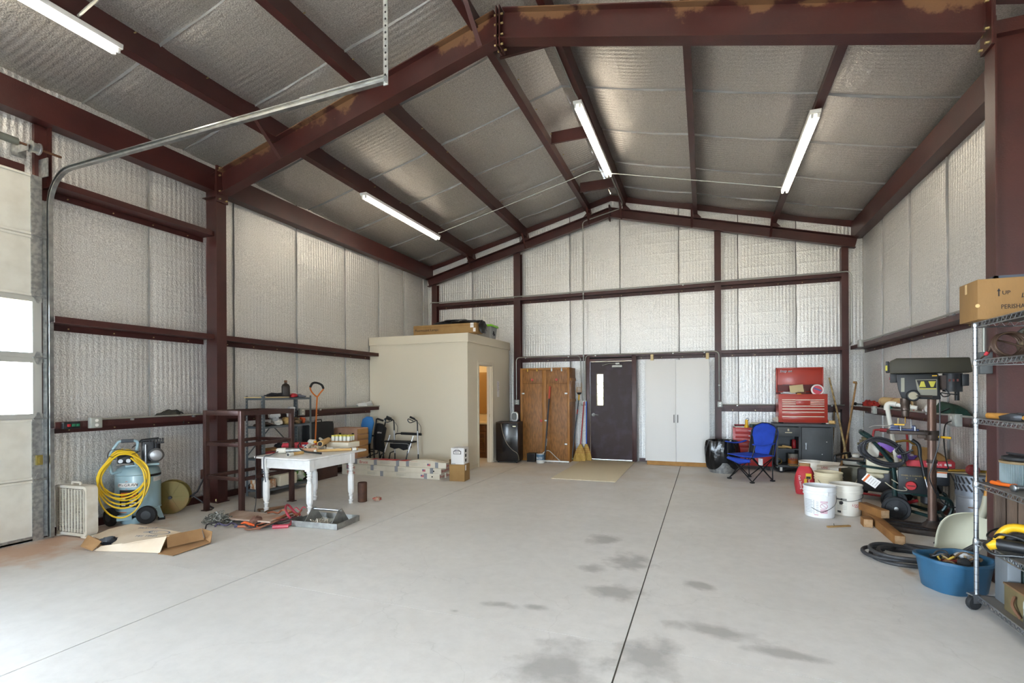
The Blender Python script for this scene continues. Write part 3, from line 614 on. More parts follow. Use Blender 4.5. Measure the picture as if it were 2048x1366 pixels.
for p in ((HX, HY+.02, 0, HX+.012, OY0-.06, .085), (HX, OY1+.06, 0, HX+.012, BY-.05, .085)): MB().bb(*p).build('baseboard', CREAM, room, bev=.003)
dc = thing('door_3', 'cream doorway casing of the box room', 'doorway', (0, 0, 0), kind='structure')
for p in ((HX, OY0-.065, 0, HX+.018, OY0, OZ+.065), (HX, OY1, 0, HX+.018, OY1+.065, OZ+.065), (HX, OY0, OZ, HX+.018, OY1, OZ+.065)): MB().bb(*p).build('casing', CREAM, dc, bev=.006)
for p in ((HX-.11, OY0-.01, 0, HX, OY0+.012, OZ), (HX-.11, OY1-.012, 0, HX, OY1+.01, OZ), (HX-.11, OY0, OZ-.012, HX, OY1, OZ+.01), (HX-.07, OY1-.03, 0, HX-.05, OY1-.012, OZ)): MB().bb(*p).build('jamb', CREAM, dc)
MB().bb(HX-.075, OY1-.014, .96, HX-.045, OY1-.011, 1.02).build('strike_plate', mat('brass', '8a6a30', .35, .9), dc)
OAKD = mat('dark_vanity_oak', '6b4320', .5, 0, '593616', 20, .4, .6, stretch=(1, 1, .15))
v = thing('vanity_cabinet', 'brown wooden vanity with louvred doors inside the doorway', 'cabinet', (-5.1, 10.28, 0))
MB().bb(-.55, .05, 0, .55, .55, .76).build('body', OAKD, v); MB().bb(-.58, 0, .76, .58, .57, .80).bb(-.58, .54, .80, .58, .57, .9).build('counter', mat('cream_marble', 'd9c39a', .35), v, bev=.006)
for x in (-.32, -.04, .24):
    d = MB().bb(x-.01, .03, .12, x+.25, .05, .58).build('door', OAKD, v, bev=.004)
    for k in range(9): MB().box((x+.12, .026, .17+k*.045), (.18, .006, .03), (25, 0, 0)).build('louvre', OAKD, d)
    MB().bb(x+.2, .012, .36, x+.215, .03, .45).build('handle', mat('brass'), d)
    MB().bb(x-.01, .03, .62, x+.25, .05, .74).build('drawer_front', OAKD, v, bev=.004)
m_ = thing('wall_mirror', 'plain mirror above the vanity inside the doorway', 'mirror', (-5.0, BY-.075, 0))
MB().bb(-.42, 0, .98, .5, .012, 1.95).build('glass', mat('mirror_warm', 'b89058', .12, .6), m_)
sg = thing('arched_picture', 'black arched silhouette picture standing on the vanity', 'picture', (-4.86, 10.78, .80))
MB().prism([(-.14, 0), (.14, 0), (.14, .22)]+[(.14*math.cos(R(a)), .22+.14*math.sin(R(a))) for a in range(15, 166, 15)]+[(-.14, .22)], 'y', 0, .01).build('panel', mat('silhouette_ground', 'c9a468', .6), sg)
MB().prism([(-.12, .0), (.12, 0), (.1, .09), (.07, .15), (.09, .2), (.05, .25), (.0, .23), (-.02, .29), (-.07, .27), (-.06, .21), (-.1, .14)], 'y', -.008, 0).build('silhouette', INK, sg)
ar = [(.14*math.cos(R(a)), -.003, .22+.14*math.sin(R(a))) for a in range(0, 181, 15)]; MB().tube([(.14, -.003, 0)]+ar+[(-.14, -.003, 0)], .009, 6).build('rim', INK, sg)
lp = bpy.data.lights.new('bathroom_bulb', 'POINT'); lp.energy = 16; lp.color = (1, .84, .60); lp.shadow_soft_size = .08
lo = bpy.data.objects.new('bathroom_bulb', lp); C.objects.link(lo); lo.location = (-5.3, 9.9, 2.15)
n_ = thing('paper_notice', 'white paper notice taped beside the box room doorway', 'notice', (HX+.002, 10.10, 1.55), 90)
MB().bb(-.06, -.002, -.17, .06, 0, .17).build('sheet', PAPER, n_)
for k in range(7): MB().bb(-.045, -.003, .14-k*.03, .02+.02*(k % 3), -.002, .15-k*.03).build('text_line', mat('faint_purple_ink', 'a08898', .8), n_)
# ================================================================ ENTRY DOOR
def doorpaint():
    m = mat('oxblood_door', '2a1817', .42, 0, '3a2c32', 4.2, .48, .76, .12, 6); m.node_tree.nodes['Principled BSDF'].inputs['Specular IOR Level'].default_value = .28; return m
d2 = thing('door_2', 'dark brown steel entry door with narrow window, lever and closer', 'door', (-1.885, 10.85, 0), kind='structure')
DP = doorpaint(); FR = mat('brown_door_frame', '3a2220', .4, 0, '452a28', 5)
for p in ((-.54, -.06, 0, -.45, .13, 2.27), (.45, -.06, 0, .54, .13, 2.27), (-.45, -.06, 2.14, .45, .13, 2.20)): MB().bb(*p).build('frame', FR, d2, bev=.004)
MB().bb(-.45, -.01, 2.2, .45, .11, 2.27).build('gap_shade_strip', mat('black_gap', '120d0d', .8), d2)  # black strip stands in for the shaded gap between frame and girt
lf = MB().bb(-.445, 0, .02, -.30, .045, 2.135).bb(-.17, 0, .02, .445, .045, 2.135).bb(-.30, 0, .02, -.17, .045, 1.19).bb(-.30, 0, 1.86, -.17, .045, 2.135).build('leaf', DP, d2)
BR = mat('tan_glazing_bead', '8d7c62', .5)
for p in ((-.315, -.012, 1.175, -.30, .055, 1.875), (-.17, -.012, 1.175, -.155, .055, 1.875), (-.315, -.012, 1.175, -.155, .055, 1.19), (-.315, -.012, 1.86, -.155, .055, 1.875)): MB().bb(*p).build('glazing_bead', BR, lf, bev=.003)
MB().bb(-.30, .02, 1.19, -.17, .026, 1.86).build('pane', PANE, lf)
k_ = MB().lathe([(.038, 0), (.038, .008), (.02, .014), (.014, .04)], 16).build('lever_rose', CHROME, lf, loc=(-.385, -.002, .98), rot=(90, 0, 0))
MB().tube([(-.385, -.04, .98), (-.34, -.052, .985), (-.27, -.05, .975)], .010, 8, 4).build('lever', CHROME, lf)
c_ = MB().bb(.03, -.05, 2.0, .25, 0, 2.055).build('closer_body', mat('closer_grey', '8e8d86', .4, .5), lf, bev=.008)
MB().tube([(.14, -.03, 2.055), (.14, -.03, 2.085), (-.02, -.11, 2.085), (-.17, -.05, 2.05)], .009, 6).bb(.11, -.06, 2.07, .19, -.02, 2.1).build('closer_arm', mat('closer_grey'), lf)
MB().bb(-.45, -.05, 0, .45, .1, .015).build('threshold', GALV, d2, bev=.004)
# ================================================================ OUTSIDE
GR = mat('sandy_ground', 'c2a988', .9, 0, 'a98e6c', .6, .35, .7, .3, 20)
gr = MB().grid(lambda u, v: (-70+140*u, -70+140*v, -.22), 10, 10).build('ground', GR, label='sandy yard ground outside the building', cat='ground', kind='structure')
LEAF = mat('sage_leaf', '7f8a66', .8, 0, '66724f', 30)
def shrub(loc, r, label, seed):
    t = thing('shrub', label, 'shrub', loc, group='yard shrubs'); rnd = random.Random(seed); mb = MB(); st = MB()
    for k in range(420):
        a, b_, q = rnd.uniform(0, 6.28), rnd.uniform(-.2, 1.3), rnd.uniform(.55, 1)*r
        p = Vector((q*math.cos(a)*math.cos(b_), q*math.sin(a)*math.cos(b_), .25+q*1.1*abs(math.sin(b_)))); s_ = rnd.uniform(.05, .1)*r
        u = Vector((rnd.uniform(-1, 1), rnd.uniform(-1, 1), rnd.uniform(-1, 1))).normalized()*s_; w_ = u.orthogonal().normalized()*s_*.5
        mb.add([p-u, p+w_, p+u, p-w_], [(0, 1, 2, 3)])
    for k in range(7): a = k*.9; st.tube([(0, 0, 0), (.3*r*math.cos(a), .3*r*math.sin(a), .4*r), (.6*r*math.cos(a), .6*r*math.sin(a), .9*r)], [.03, .008], 5)
    f = mb.build('foliage', LEAF, t); f['kind'] = 'stuff'; st.build('stem', mat('shrub_bark', '6a5a48', .9), t)
shrub((-4.0, 17.5, -.22), 1.6, 'sage green shrub seen through the entry door window', 3); shrub((-3.1, 20.5, -.22), 1.9, 'farther grey green shrub behind the first, outside the entry door', 5)
shrub((-13.5, 5.2, -.22), 1.3, 'pale shrub outside the garage door windows', 8)
# ================================================================ LEFT SIDE
def plate(pts, th=.006):
    """a bent sheet polygon given by its corner points, with thickness"""
    P = [Vector(p) for p in pts]; n = sum(((P[i]-P[0]).cross(P[(i+1) % len(P)]-P[0]) for i in range(1, len(P)-1)), Vector()).normalized()*th
    return MB().loft([[p for p in P], [p+n for p in P]])
# ---- box fan
t = thing('box_fan', 'off-white plastic box fan standing by the garage door track', 'fan', (-6.205, 3.29, 0), 4)
FANW = mat('aged_white_plastic', 'd5d0c4', .45, 0, 'c8c1b2', 9)
o = rbox(.49, .52, 0, .05, 5); i_ = rbox(.44, .46, 0, .03, 5)
mb = MB(); mb.loft([[(x, y_, z+.275) for x, z in q] for q, y_ in ((i_, -.06), (o, -.06), (o, .05), (i_, .05), (i_, -.06))], cap=False); mb.build('housing', FANW, t)
g1 = MB()
for k in range(10): x = -.2+.4*k/9; g1.bb(x-.0035, -.063, .05, x+.0045, -.051, .50)
for k in range(30): z = .06+.43*k/29; g1.bb(-.215, -.059, z-.0022, .215, -.053, z+.0022)
g1.build('front_grille', FANW, t)
g1 = MB()
for k in range(30): z = .06+.43*k/29; g1.bb(-.215, .035, z-.003, .215, .041, z+.003)
for k in range(6): x = -.2+.4*k/5; g1.bb(x-.004, .033, .05, x+.004, .045, .5)
g1.build('rear_grille', mat('dusty_shaded_grille', '5c544a', .8), t)  # dusty tone, darkened so the colour carries the dim fan interior
for k in range(5):
    a = 72*k; m_ = MB().at((0, 0, .275), (0, a, 0)); m_.grid(lambda u, v: ((-.06+.12*u)*(.5+v*.8), -.03+.04*u, .03+.17*v), 4, 4); m_.build('blade', mat('dusty_shaded_blade', '7a7266', .7), t, solid=.004)  # blades dusty, with interior shade put into their grey as well
MB().cyl((0, -.035, .275), (0, .03, .275), .045).build('hub', mat('dusty_shaded_blade'), t)
MB().tube([(-.06, .0, .535), (-.06, .0, .56), (.06, 0, .56), (.06, 0, .535)], .011, 8).build('handle', FANW, t)
MB().bb(-.24, -.065, 0, -.16, .055, .018).bb(.16, -.065, 0, .24, .055, .018).build('foot', FANW, t, bev=.003)
# ---- air compressor
p = F(277, 1041); t = thing('air_compressor', 'pale blue upright air compressor with yellow hose on its handle', 'air compressor', p, facing(p))
TANK = mat('compressor_blue', '8fabb4', .35, coat=.3)
MB().lathe([(.05, .07), (.16, .085), (.20, .12), (.214, .15), (.22, .17), (.22, .55), (.214, .58), (.20, .62), (.15, .655), (.05, .67)], 40).build('tank', TANK, t)
for z in (.155, .56): MB().lathe([(.219, z-.006), (.224, z), (.219, z+.006)], 40, cap=False).build('weld_seam', TANK, t)
MB().lathe([(.17, .07), (.17, .0), (.165, 0), (.165, .07)], 30, cap=False).build('skirt', TANK, t)
MB().bb(-.12, -.17, .655, .20, .05, .68).build('deck', TANK, t, bev=.006)
hd = [(-.235, -.17, .60), (-.25, -.17, .66), (-.25, -.17, .80), (-.19, -.17, .93), (-.15, -.17, .955), (-.04, -.17, .955), (-.01, -.17, .94), (-.005, -.17, .90), (-.03, -.17, .74), (-.01, -.15, .64)]
MB().tube([(-.12, -.10, .62), (-.2, -.16, .605)]+hd, .016, 10, 3).build('handle', TANK, t)
MB().cyl((-.155, -.17, .956), (-.04, -.17, .956), .02, n=12).build('handle_grip', mat('grey_grip', '4a5058', .7), t)
MB().bb(.03, -.10, .70, .15, .08, .93).prism([(-.06, .86), (.03, .95), (.2, .965), (.2, .955), (.03, .93)], 'y', -.11, .09).build('motor_shroud', mat('shroud_black', '22262c', .4), t, bev=.006)
pm = MB().lathe([(.05, 0), (.078, .02), (.08, .1), (.06, .13), (.03, .14)], 18).build('crankcase', mat('cast_aluminium', '8f9092', .4, .6), t, loc=(.17, -.03, .77), rot=(90, 0, 0))
MB().cyl((.17, -.03, .83), (.17, -.03, .90), .045).build('cylinder_barrel', DKMET, t)
hdm = MB()
for k in range(6): hdm.bb(.10+k*.026, -.09, .90, .115+k*.026, .03, .955)
hdm.bb(.09, -.09, .90, .25, .03, .915).build('cooling_fins', DKMET, t)
MB().cyl((.07, -.12, .68), (.07, -.12, .90), .013, n=10).build('discharge_pipe', CHROME, t)
MB().bb(-.19, -.16, .70, -.02, -.03, .79).build('pressure_switch', BLACKP, t, bev=.01)
for x in (-.16, -.09): MB().cyl((x, -.17, .73), (x, -.185, .73), .022, n=16).build('gauge', CHROME, t)
MB().cyl((-.2, -.2, .69), (-.05, -.2, .69), .008, n=8).build('manifold', CHROME, t)
WH = MB().lathe([(.03, -.02), (.06, -.022), (.095, -.026), (.102, -.015), (.102, .015), (.095, .026), (.06, .022), (.03, .02)], 24)
for x, y_, a in ((-.255, -.12, -62), (.075, -.235, -20)):
    w_ = WH.build('wheel', RUBBER, t, loc=(x, y_, .102), rot=(90, 0, a)); MB().lathe([(.01, -.03), (.05, -.028), (.05, .028), (.01, .03)], 16).build('wheel_hub', mat('hub_grey', '3a3c3e', .6), w_)
MB().bb(-.2, -.21, .06, -.06, -.13, .12).build('axle_bracket', TANK, t, bev=.005)
MB().prism([(.13, .17), (.2, .17), (.245, .02), (.20, .02)], 'y', -.12, -.06).build('leg', TANK, t); MB().bb(.185, -.125, 0, .255, -.055, .025).build('rubber_foot', RUBBER, t)
def wrap(z0, z1, a0, a1, r=.2215, n=10): return MB().grid(lambda u, v: (r*math.sin(R(a0+(a1-a0)*u)), -r*math.cos(R(a0+(a1-a0)*u)), z0+(z1-z0)*v), n, 1)
d_ = wrap(.20, .40, -50, 0).build('spec_decal', INK, t); wrap(.315, .37, -46, -4, .2225).build('orange_panel', mat('decal_orange', 'd0672a', .5), d_); wrap(.33, .355, -40, -8, .2235).build('dark_strip', INK, d_)
for zz in (.22, .245, .275, .29): wrap(zz, zz+.012, -22, -5, .2225).build('text_line', PAPER, d_); wrap(zz, zz+.012, -44, -32, .2225).build('text_line', PAPER, d_)
wrap(.53, .555, 25, 85).build('warning_strip', INK, t); w2 = wrap(.47, .52, 40, 82).build('white_label', PAPER, t)
for zz in (.48, .495, .51): wrap(zz, zz+.003, 42, 78, .2225).build('text_line', INK, w2)
wrap(.142, .16, -52, -30, .2195).build('orange_sticker', mat('decal_orange'), t)
b_ = MB().add([(.2228*math.sin(R(a)), -.2228*math.cos(R(a)), z) for a, z in ((-55, .46), (-29, .50), (-2, .46), (-2, .455), (-2, .445), (-29, .405), (-55, .445))], [(0, 1, 2, 3, 4, 5, 6)]).build('orange_lozenge', mat('decal_orange'), t)
wrap(.43, .478, -53, -4, .2245).build('brand_plate', PAPER, t)
for k, ch in enumerate('McGRAW'):
    a = R(-47+k*8.2); text('lettering', ch, .046, mat('decal_black', '2a2420', .6), t, (.226*math.sin(a), -.226*math.cos(a), .454), (90, 0, math.degrees(a)))
YH = mat('yellow_hose', 'd9b51c', .4)
h = thing('air_hose', 'coiled yellow air hose hanging from the compressor handle', 'hose', p, facing(p))
rnd = random.Random(11); pts = []
for lp_ in range(6):
    cx, ax_, zt_, zb = -.13+rnd.uniform(-.02, .02), rnd.uniform(.185, .225), .87-.01*lp_, (.36, .30, .26, .33, .22, .12)[lp_]
    for k in range(12):
        a = 2*math.pi*k/12+math.pi/2; f = k/12; z = (zt_+zb)/2+(zt_-zb)/2*math.sin(a)
        pts.append((cx+ax_*math.cos(a)*(.8 if z > .7 else 1.05), -.235-.012*lp_-.03*(z < .6), z))
MB().tube(pts, .0095, 8, 4).build('coil', YH, h)
MB().tube([(-.26, -.27, .80), (-.17, -.29, .79), (.0, -.27, .83), (-.1, -.28, .86), (-.24, -.27, .87), (-.27, -.2, .78), (-.2, -.2, .76), (.02, -.25, .84)], .004, 6, 4).build('tie_cord', BLACKP, h)
# ---- cable reel behind the compressor
OLV = mat('olive_reel_paint', '6f6230', .6, 0, '7b5a2c', 4, .5, .7)
p = PX(343, 984, -6.22); t = thing('cable_reel', 'olive yellow cable reel with crank leaning by the left wall', 'reel', (p.x, p.y, 0), facing(p)-14)
for yy in (-.05, .07):
    fl_ = MB().lathe([(.02, -.004), (.2, -.004), (.205, .0), (.2, .004), (.02, .004)], 32).build('flange', OLV, t, loc=(0, yy, .205), rot=(90, 0, 0))
    for k in range(6): a = R(60*k); MB().box((.11*math.cos(a), .11*math.sin(a), .004), (.16, .012, .008), (0, 0, 60*k)).build('rib', OLV, fl_)
MB().cyl((0, -.05, .205), (0, .07, .205), .05).build('core', DKMET, t); MB().cyl((0, -.08, .205), (0, -.055, .205), .02).build('hub_nut', DKMET, t)
MB().tube([(.08, .0, .10), (.28, .0, .25), (.36, .0, .44), (.40, 0, .45)], .011, 8).build('crank', DKMET, t)
MB().tube([(.22, .02, .2), (.34, .02, .1), (.45, .05, .01)], .012, 8).build('stand_leg', DKMET, t)
# ---- collapsed cardboard box
CB = mat('weathered_cardboard', 'd6c8b4', .9, 0, 'c4b096', 3, .35, .7, .2, 12); CBB = mat('brown_cardboard_inside', '9b7750', .9, 0, '8a6844', 4)
t = thing('collapsed_box', 'crushed open cardboard box lying on the floor before the compressor', 'cardboard box', (0, 0, 0))
def panel(pts, m, name='panel', th=.005): return plate([F(*q) for q in pts], th).build(name, m, t)
panel([(186, 1072, .05), (218, 1058, .09), (262, 1047.5, .12), (362, 1064, .125), (333, 1073, .13), (270, 1083, .10), (232, 1091, .05)], CB, 'top_panel')
panel([(202, 1092, .045), (240, 1087, .07), (333, 1073, .13), (319, 1106, .008), (188, 1101.5, .004)], CB, 'front_panel')
panel([(333, 1071, .135), (403, 1057, .14), (408, 1079, .03), (335, 1096, .02)], CBB, 'end_flap')
panel([(316, 1108, .004), (346, 1112, .004), (421, 1086, .012), (408, 1077, .012), (330, 1098, .012)], CBB, 'bottom_flap')
panel([(404, 1057, .135), (424, 1063, .10), (421, 1085, .014), (410, 1078, .02)], CBB, 'side_flap')
panel([(160, 1093, .035), (176, 1070, .13), (203, 1083, .10), (184, 1102, .006)], CBB, 'corner_flap')
panel([(190, 1075, .02), (262, 1055, .02), (400, 1075, .01), (330, 1100, .004), (195, 1098, .004)], CBB, 'base_panel')
q = F(319, 1066, .136); MB().loft([[(q.x+.13*s_*math.cos(R(a)), q.y+.06*s_*math.sin(R(a)), q.z+.008) for a in range(0, 360, 20)] for s_ in (1, .86)], cap=False).build('oval_print', mat('faded_blue_print', '6a7080', .9), t)
for k in range(3): text('print', ('TES TIRES', 'GLASS', 'FRAGILE')[k], .05, mat('faded_blue_print'), t, F(292+k*9-14*(k == 2), 1072-k*8, .135), (4, 0, 22))
MB().blob(F(218, 1082, .06), (.10, .06, .04), 5, .3).build('dark_foam', mat('dark_foam', '23262c', .7), t)
# ---- dark bag on the girt
q = PX(337, 826, -6.33); t = thing('duffel_pouch', 'small dark olive pouch lying on the left girt beside the portal column', 'pouch', (q.x, q.y, 1.15))
MB().blob((0, 0, .06), (.07, .16, .07), 3, .25, flat=.0).build('body', mat('dark_canvas', '3c3b34', .9, 0, '2e2d28', 14), t); MB().tube([(.05, .05, .11), (.08, .12, .10), (.1, .13, .02), (.10, .12, -.04)], .006, 6, 4).build('cord', BLACKP, t)
# ---- brown tube rack
RK = mat('rack_brown', '3f2824', .45, .3, '4d332b', 6, .4, .7)
t = thing('tube_steel_rack', 'brown square tube steel rack frame without shelves beside the portal column', 'rack', (-5.60, 4.96, 0))
X0, X1, Y0, Y1, H = -.33, .275, -.40, .40, 1.275; e = .027
for x, y_ in ((X0, Y0), (X1, Y0), (X1, Y1), (X0, Y1)):
    MB().bb(x-e, y_-e, .008, x+e, y_+e, H).build('leg', RK, t, bev=.004); MB().bb(x-.05, y_-.04, 0, x+.05, y_+.04, .008).build('foot_plate', RK, t)
for z, th in ((H-.03, .03), (.85, .022), (.43, .022)):
    for p_ in ((X0+e, Y0-th*.8, X1-e, Y0+th*.8), (X0+e, Y1-th*.8, X1-e, Y1+th*.8), (X0-th*.8, Y0+e, X0+th*.8, Y1-e), (X1-th*.8, Y0+e, X1+th*.8, Y1-e)): MB().bb(p_[0], p_[1], z-th, p_[2], p_[3], z+th).build('rail', RK, t, bev=.003)
MB().bb(X0-.07, Y0-.03, .40, X0-.03, Y0+.05, .52).build('bracket', RK, t, bev=.004)
# ---- grey shelf unit
GS = mat('shelf_grey', '5d6468', .45, .3); t = thing('metal_shelf_unit', 'grey slotted angle shelf unit standing behind the brown rack', 'shelf unit', (-6.04, 5.86, 0))
X0, X1, Y0, Y1 = -.165, .165, -.47, .47
for sx_, sy_ in ((-1, -1), (1, -1), (1, 1), (-1, 1)):
    x, y_ = sx_*.165, sy_*.47
    pst = MB().bb(x-.002, min(y_, y_-sy_*.035), 0, x+.002, max(y_, y_-sy_*.035), 1.45).bb(min(x, x-sx_*.035), y_-.002, 0, max(x, x-sx_*.035), y_+.002, 1.45).build('post', GS, t)
    hl = None
    for k in range(17):
        z = .62+k*.048; q_ = (x-sx_*.018, y_-(.0025 if sy_ < 0 else .003), z)
        if hl is None: hl = MB().cyl((0, -.001, 0), (0, .001, 0), .006, n=6).build('slot', mat('slot_light', 'b9b4a6', .6), pst, loc=q_)
        else: copies(hl, [q_], pst)
for z in (1.42, 1.01, .55, .10):
    MB().bb(X0, Y0, z-.003, X1, Y1, z).bb(X0, Y0, z-.03, X0+.003, Y1, z).bb(X1-.003, Y0, z-.03, X1, Y1, z).bb(X0, Y0, z-.03, X1, Y0+.003, z).bb(X0, Y1-.003, z-.03, X1, Y1, z).build('shelf', GS, t)
for a, b_ in (((X0, Y0+.02, .58), (X0, 0, 1.0)), ((X0, Y1-.02, .58), (X0, 0, 1.0)), ((X0, Y0+.02, .12), (X0, .0, .54)), ((X1, Y0+.05, .6), (X1-.1, Y0+.0, .6))): MB().tube([a, b_], .009, 6).build('brace', GS, t)
MB().bb(-6.22, 5.37, 1.421, -5.90, 5.90, 1.436).build('plywood_sheet', mat('pale_plywood', 'c3ac80', .8), label='thin pale plywood sheet on the top of the grey shelf unit', cat='plywood')
q = F(567, 790, 1.436); t = thing('dark_jug', 'dark brown jug bottle standing on top of the grey shelf unit', 'bottle', (-6.03, 5.96, 1.421), 60)
MB().loft([[(x*s_, y_*s_, z) for x, y_ in rbox(.115, .075, 0, .02)] for s_, z in ((.95, 0), (1, .01), (1, .17), (.8, .2), (.36, .215), (.3, .235))]).build('body', mat('dark_bottle', '241c18', .35), t); MB().lathe([(.02, .232), (.021, .236), (.021, .262), (.018, .266)], 14).build('cap', mat('rust_cap', '6d4a30', .6), t)
MB().blob((-6.08, 5.78, 1.452), (.09, .14, .04), 21, .5, flat=1.437).build('black_gloves', mat('black_cloth', '26262a', .9), label='crumpled black work gloves on plywood of grey shelf unit', cat='gloves')
MB().blob((-6.03, 6.10, 1.447), (.06, .07, .035), 8, .3, flat=1.421).build('red_packet', mat('red_plastic_film', 'b3222a', .4), label='red plastic packet beside the dark jug', cat='packet')
MB().blob((-6.07, 6.13, 1.48), (.05, .07, .03), 9, .35).build('white_rag', mat('white_cloth', 'd6d2cc', .9), label='small white rag on the red packet of the grey shelf unit', cat='rag')
MB().blob((-6.04, 6.25, 1.44), (.08, .07, .03), 31, .4, flat=1.421).build('grey_rag', mat('grey_cloth', '6a6d76', .9), label='folded blue grey rag at the far end of the top shelf', cat='rag')
for k, (y_, z, sx_, sy_, sz_, c, lab) in enumerate(((5.52, 1.012, .12, .2, .03, '4a3a30', 'stack of dark rusty metal strips on second shelf'), (5.78, 1.012, .10, .12, .05, 'd9d5cb', 'white paper packet on second shelf'), (5.98, 1.012, .11, .08, .06, 'c9a86a', 'small tan carton on second shelf'), (6.15, 1.012, .1, .12, .05, '8d6f4a', 'brown bag of hardware on second shelf'), (6.29, 1.012, .06, .06, .05, 'c4552a', 'orange plastic piece at far end of second shelf'))):
    MB().blob((-6.02, y_, z+sz_*.8), (sx_, sy_*.6, sz_), 40+k, .3, flat=z).build('shelf_bundle' if k else 'metal_strips', mat('bundle_'+c, c, .7, 0, '3a2f28' if k in (0, 3) else None, 18), label=lab, cat='bundle')
PB = mat('clear_film', 'e4e6e8', .25, 0, trans=.35, bump=.8, bscale=25)
for k, (y_, w_) in enumerate(((5.72, .07), (6.02, .09))): MB().blob((-6.0, y_, 1.16+.03*k), (.06, w_, .075), 60+k, .55).build('plastic_bag', PB, label='crumpled clear plastic bag on second shelf, %s' % ('nearer one' if k == 0 else 'farther one with blue print'), cat='plastic bag', group='clear bags on second shelf')
MB().bb(-6.14, 5.66, .55, -5.92, 6.14, .67).build('carton_tray', CARD, label='shallow cardboard tray on the third shelf of the grey unit', cat='carton', bev=.004)
MB().tube([(-5.93, 5.42, .60), (-5.93, 5.62, .60)], .045, 16).build('red_canister', mat('red_paint', 'a2242a', .4), label='red cylindrical canister lying on the third shelf', cat='canister')
MB().bb(-6.16, 5.72, .10, -5.90, 6.05, .27).build('white_bin', mat('cream_plastic', 'd8cfb8', .5), label='cream plastic storage bin on the bottom shelf', cat='bin', bev=.012)
MB().bb(-6.16, 5.42, .10, -5.92, 5.66, .23).build('printed_carton', mat('printed_card', 'b27a4a', .8, 0, 'd8d0c0', 20), label='printed brown carton at the near end of bottom shelf', cat='carton', bev=.004)
MB().blob((-6.03, 6.2, .18), (.1, .11, .09), 17, .2, flat=.10).build('seed_bag', mat('green_print_bag', 'd2d6c4', .6, 0, '5c9a3c', 12, .5, .6, col3='d6b52a', n3=9), label='green and white printed bag on the bottom shelf', cat='bag')
# ---- orange tool with looped handle
OR_ = mat('orange_paint', 'c66a22', .4); t = thing('loop_handled_tool', 'orange steel tool with black looped grip leaning behind the grey shelf unit', 'hand tool', (-5.98, 6.47, 0))
MB().tube([(-.03, .02, .02), (.03, .02, .6), (.05, .04, 1.30), (.055, .045, 1.42)], .012, 8).build('shaft', OR_, t)
lp_ = [(.055, .045, 1.42), (.02, -.03, 1.50), (.01, -.06, 1.58), (.03, -.03, 1.645), (.06, .03, 1.655), (.1, .1, 1.62), (.11, .13, 1.56), (.08, .09, 1.49), (.055, .045, 1.42)]
MB().tube(lp_, .012, 8, 4).build('loop', OR_, t); MB().tube(lp_[2:7], .018, 8, 4).build('grip', RUBBER, t); MB().bb(-.08, -.02, 0, .02, .06, .02).build('foot_blade', DKMET, t)
# ---- white table
TW = mat('table_white', 'e2e1df', .4, 0, 'd5d3cf', 10, .45, .75); t = thing('white_table', 'white painted wooden table with turned legs covered in tools', 'table', (-4.80, 5.14, 0))
MB().loft([[(x*s_+(-.05), y_*s_+.12, z) for x, y_ in rbox(.87, 1.17, 0, .06)] for s_, z in ((.985, .678), (1, .684), (1, .698), (.985, .704))]).build('tabletop', TW, t)
for p_ in ((-.35, -.40, .35, -.37), (-.35, .36, .35, .39), (-.37, -.38, -.34, .38), (.34, -.38, .37, .38)): MB().bb(p_[0], p_[1], .56, p_[2], p_[3], .678).build('apron', TW, t)
def turned_leg(x, y_):
    mb = MB(); e = .038
    mb.bb(x-e, y_-e, .545, x+e, y_+e, .678)
    mb.lathe([(.024, .45), (.034, .455), (.036, .465), (.024, .475), (.03, .485), (.036, .495), (.026, .505), (.034, .52), (.037, .532), (.03, .545)], 16, (x, y_, 0))
    mb.lathe([(.022, .40), (.030, .41), (.03, .42), (.022, .43), (.03, .44), (.022, .452)], 16, (x, y_, 0))
    mb.loft([[(x+a*s_, y_+b2*s_, z) for a, b2 in ((-e, -e*.4), (-e*.4, -e), (e*.4, -e), (e, -e*.4), (e, e*.4), (e*.4, e), (-e*.4, e), (-e, e*.4))] for s_, z in ((.7, .14), (.95, .16), (1, .19), (1, .36), (.95, .385), (.7, .405))])
    mb.lathe([(.02, 0), (.029, .012), (.023, .03), (.031, .045), (.031, .055), (.02, .065), (.023, .10), (.034, .115), (.023, .125), (.029, .145)], 16, (x, y_, 0))
    return mb.build('leg', TW, t)
for x, y_ in ((-.345, -.375), (.345, -.375), (.345, .38), (-.27, .38)): turned_leg(x, y_)
# things on the table
ZT = .705; PVC = mat('pvc_white', 'e0ddd2', .35); TANP = mat('tan_pipe', 'c9a468', .6); 
def onT(u, v, z=ZT): return F(u, v, z)
q = onT(556, 907); t = thing('corded_grinder', 'grey and white corded rotary tool at the near edge of the white table', 'power tool', (q.x, q.y, ZT), 32)
MB().lathe([(.02, -.02), (.034, 0), (.036, .03), (.036, .09), (.028, .10)], 16).build('white_body', PVC, t, loc=(0, 0, .037), rot=(0, 90, 0))
MB().lathe([(.03, 0), (.034, .01), (.03, .06), (.034, .07), (.026, .15), (.03, .16), (.03, .20)], 16).build('motor', GALV, t, loc=(.10, 0, .037), rot=(0, 90, 0))
MB().lathe([(.026, 0), (.024, .16), (.02, .18)], 14).build('wooden_grip', mat('pink_wood', 'c49a7c', .6), t, loc=(.30, 0, .035), rot=(0, 90, 0))
e_ = Vector((-4.86, 5.0, 0)); inv = lambda P_: (Matrix.Rotation(R(-32), 3, 'Z') @ (Vector(P_)-Vector((q.x, q.y, ZT))))
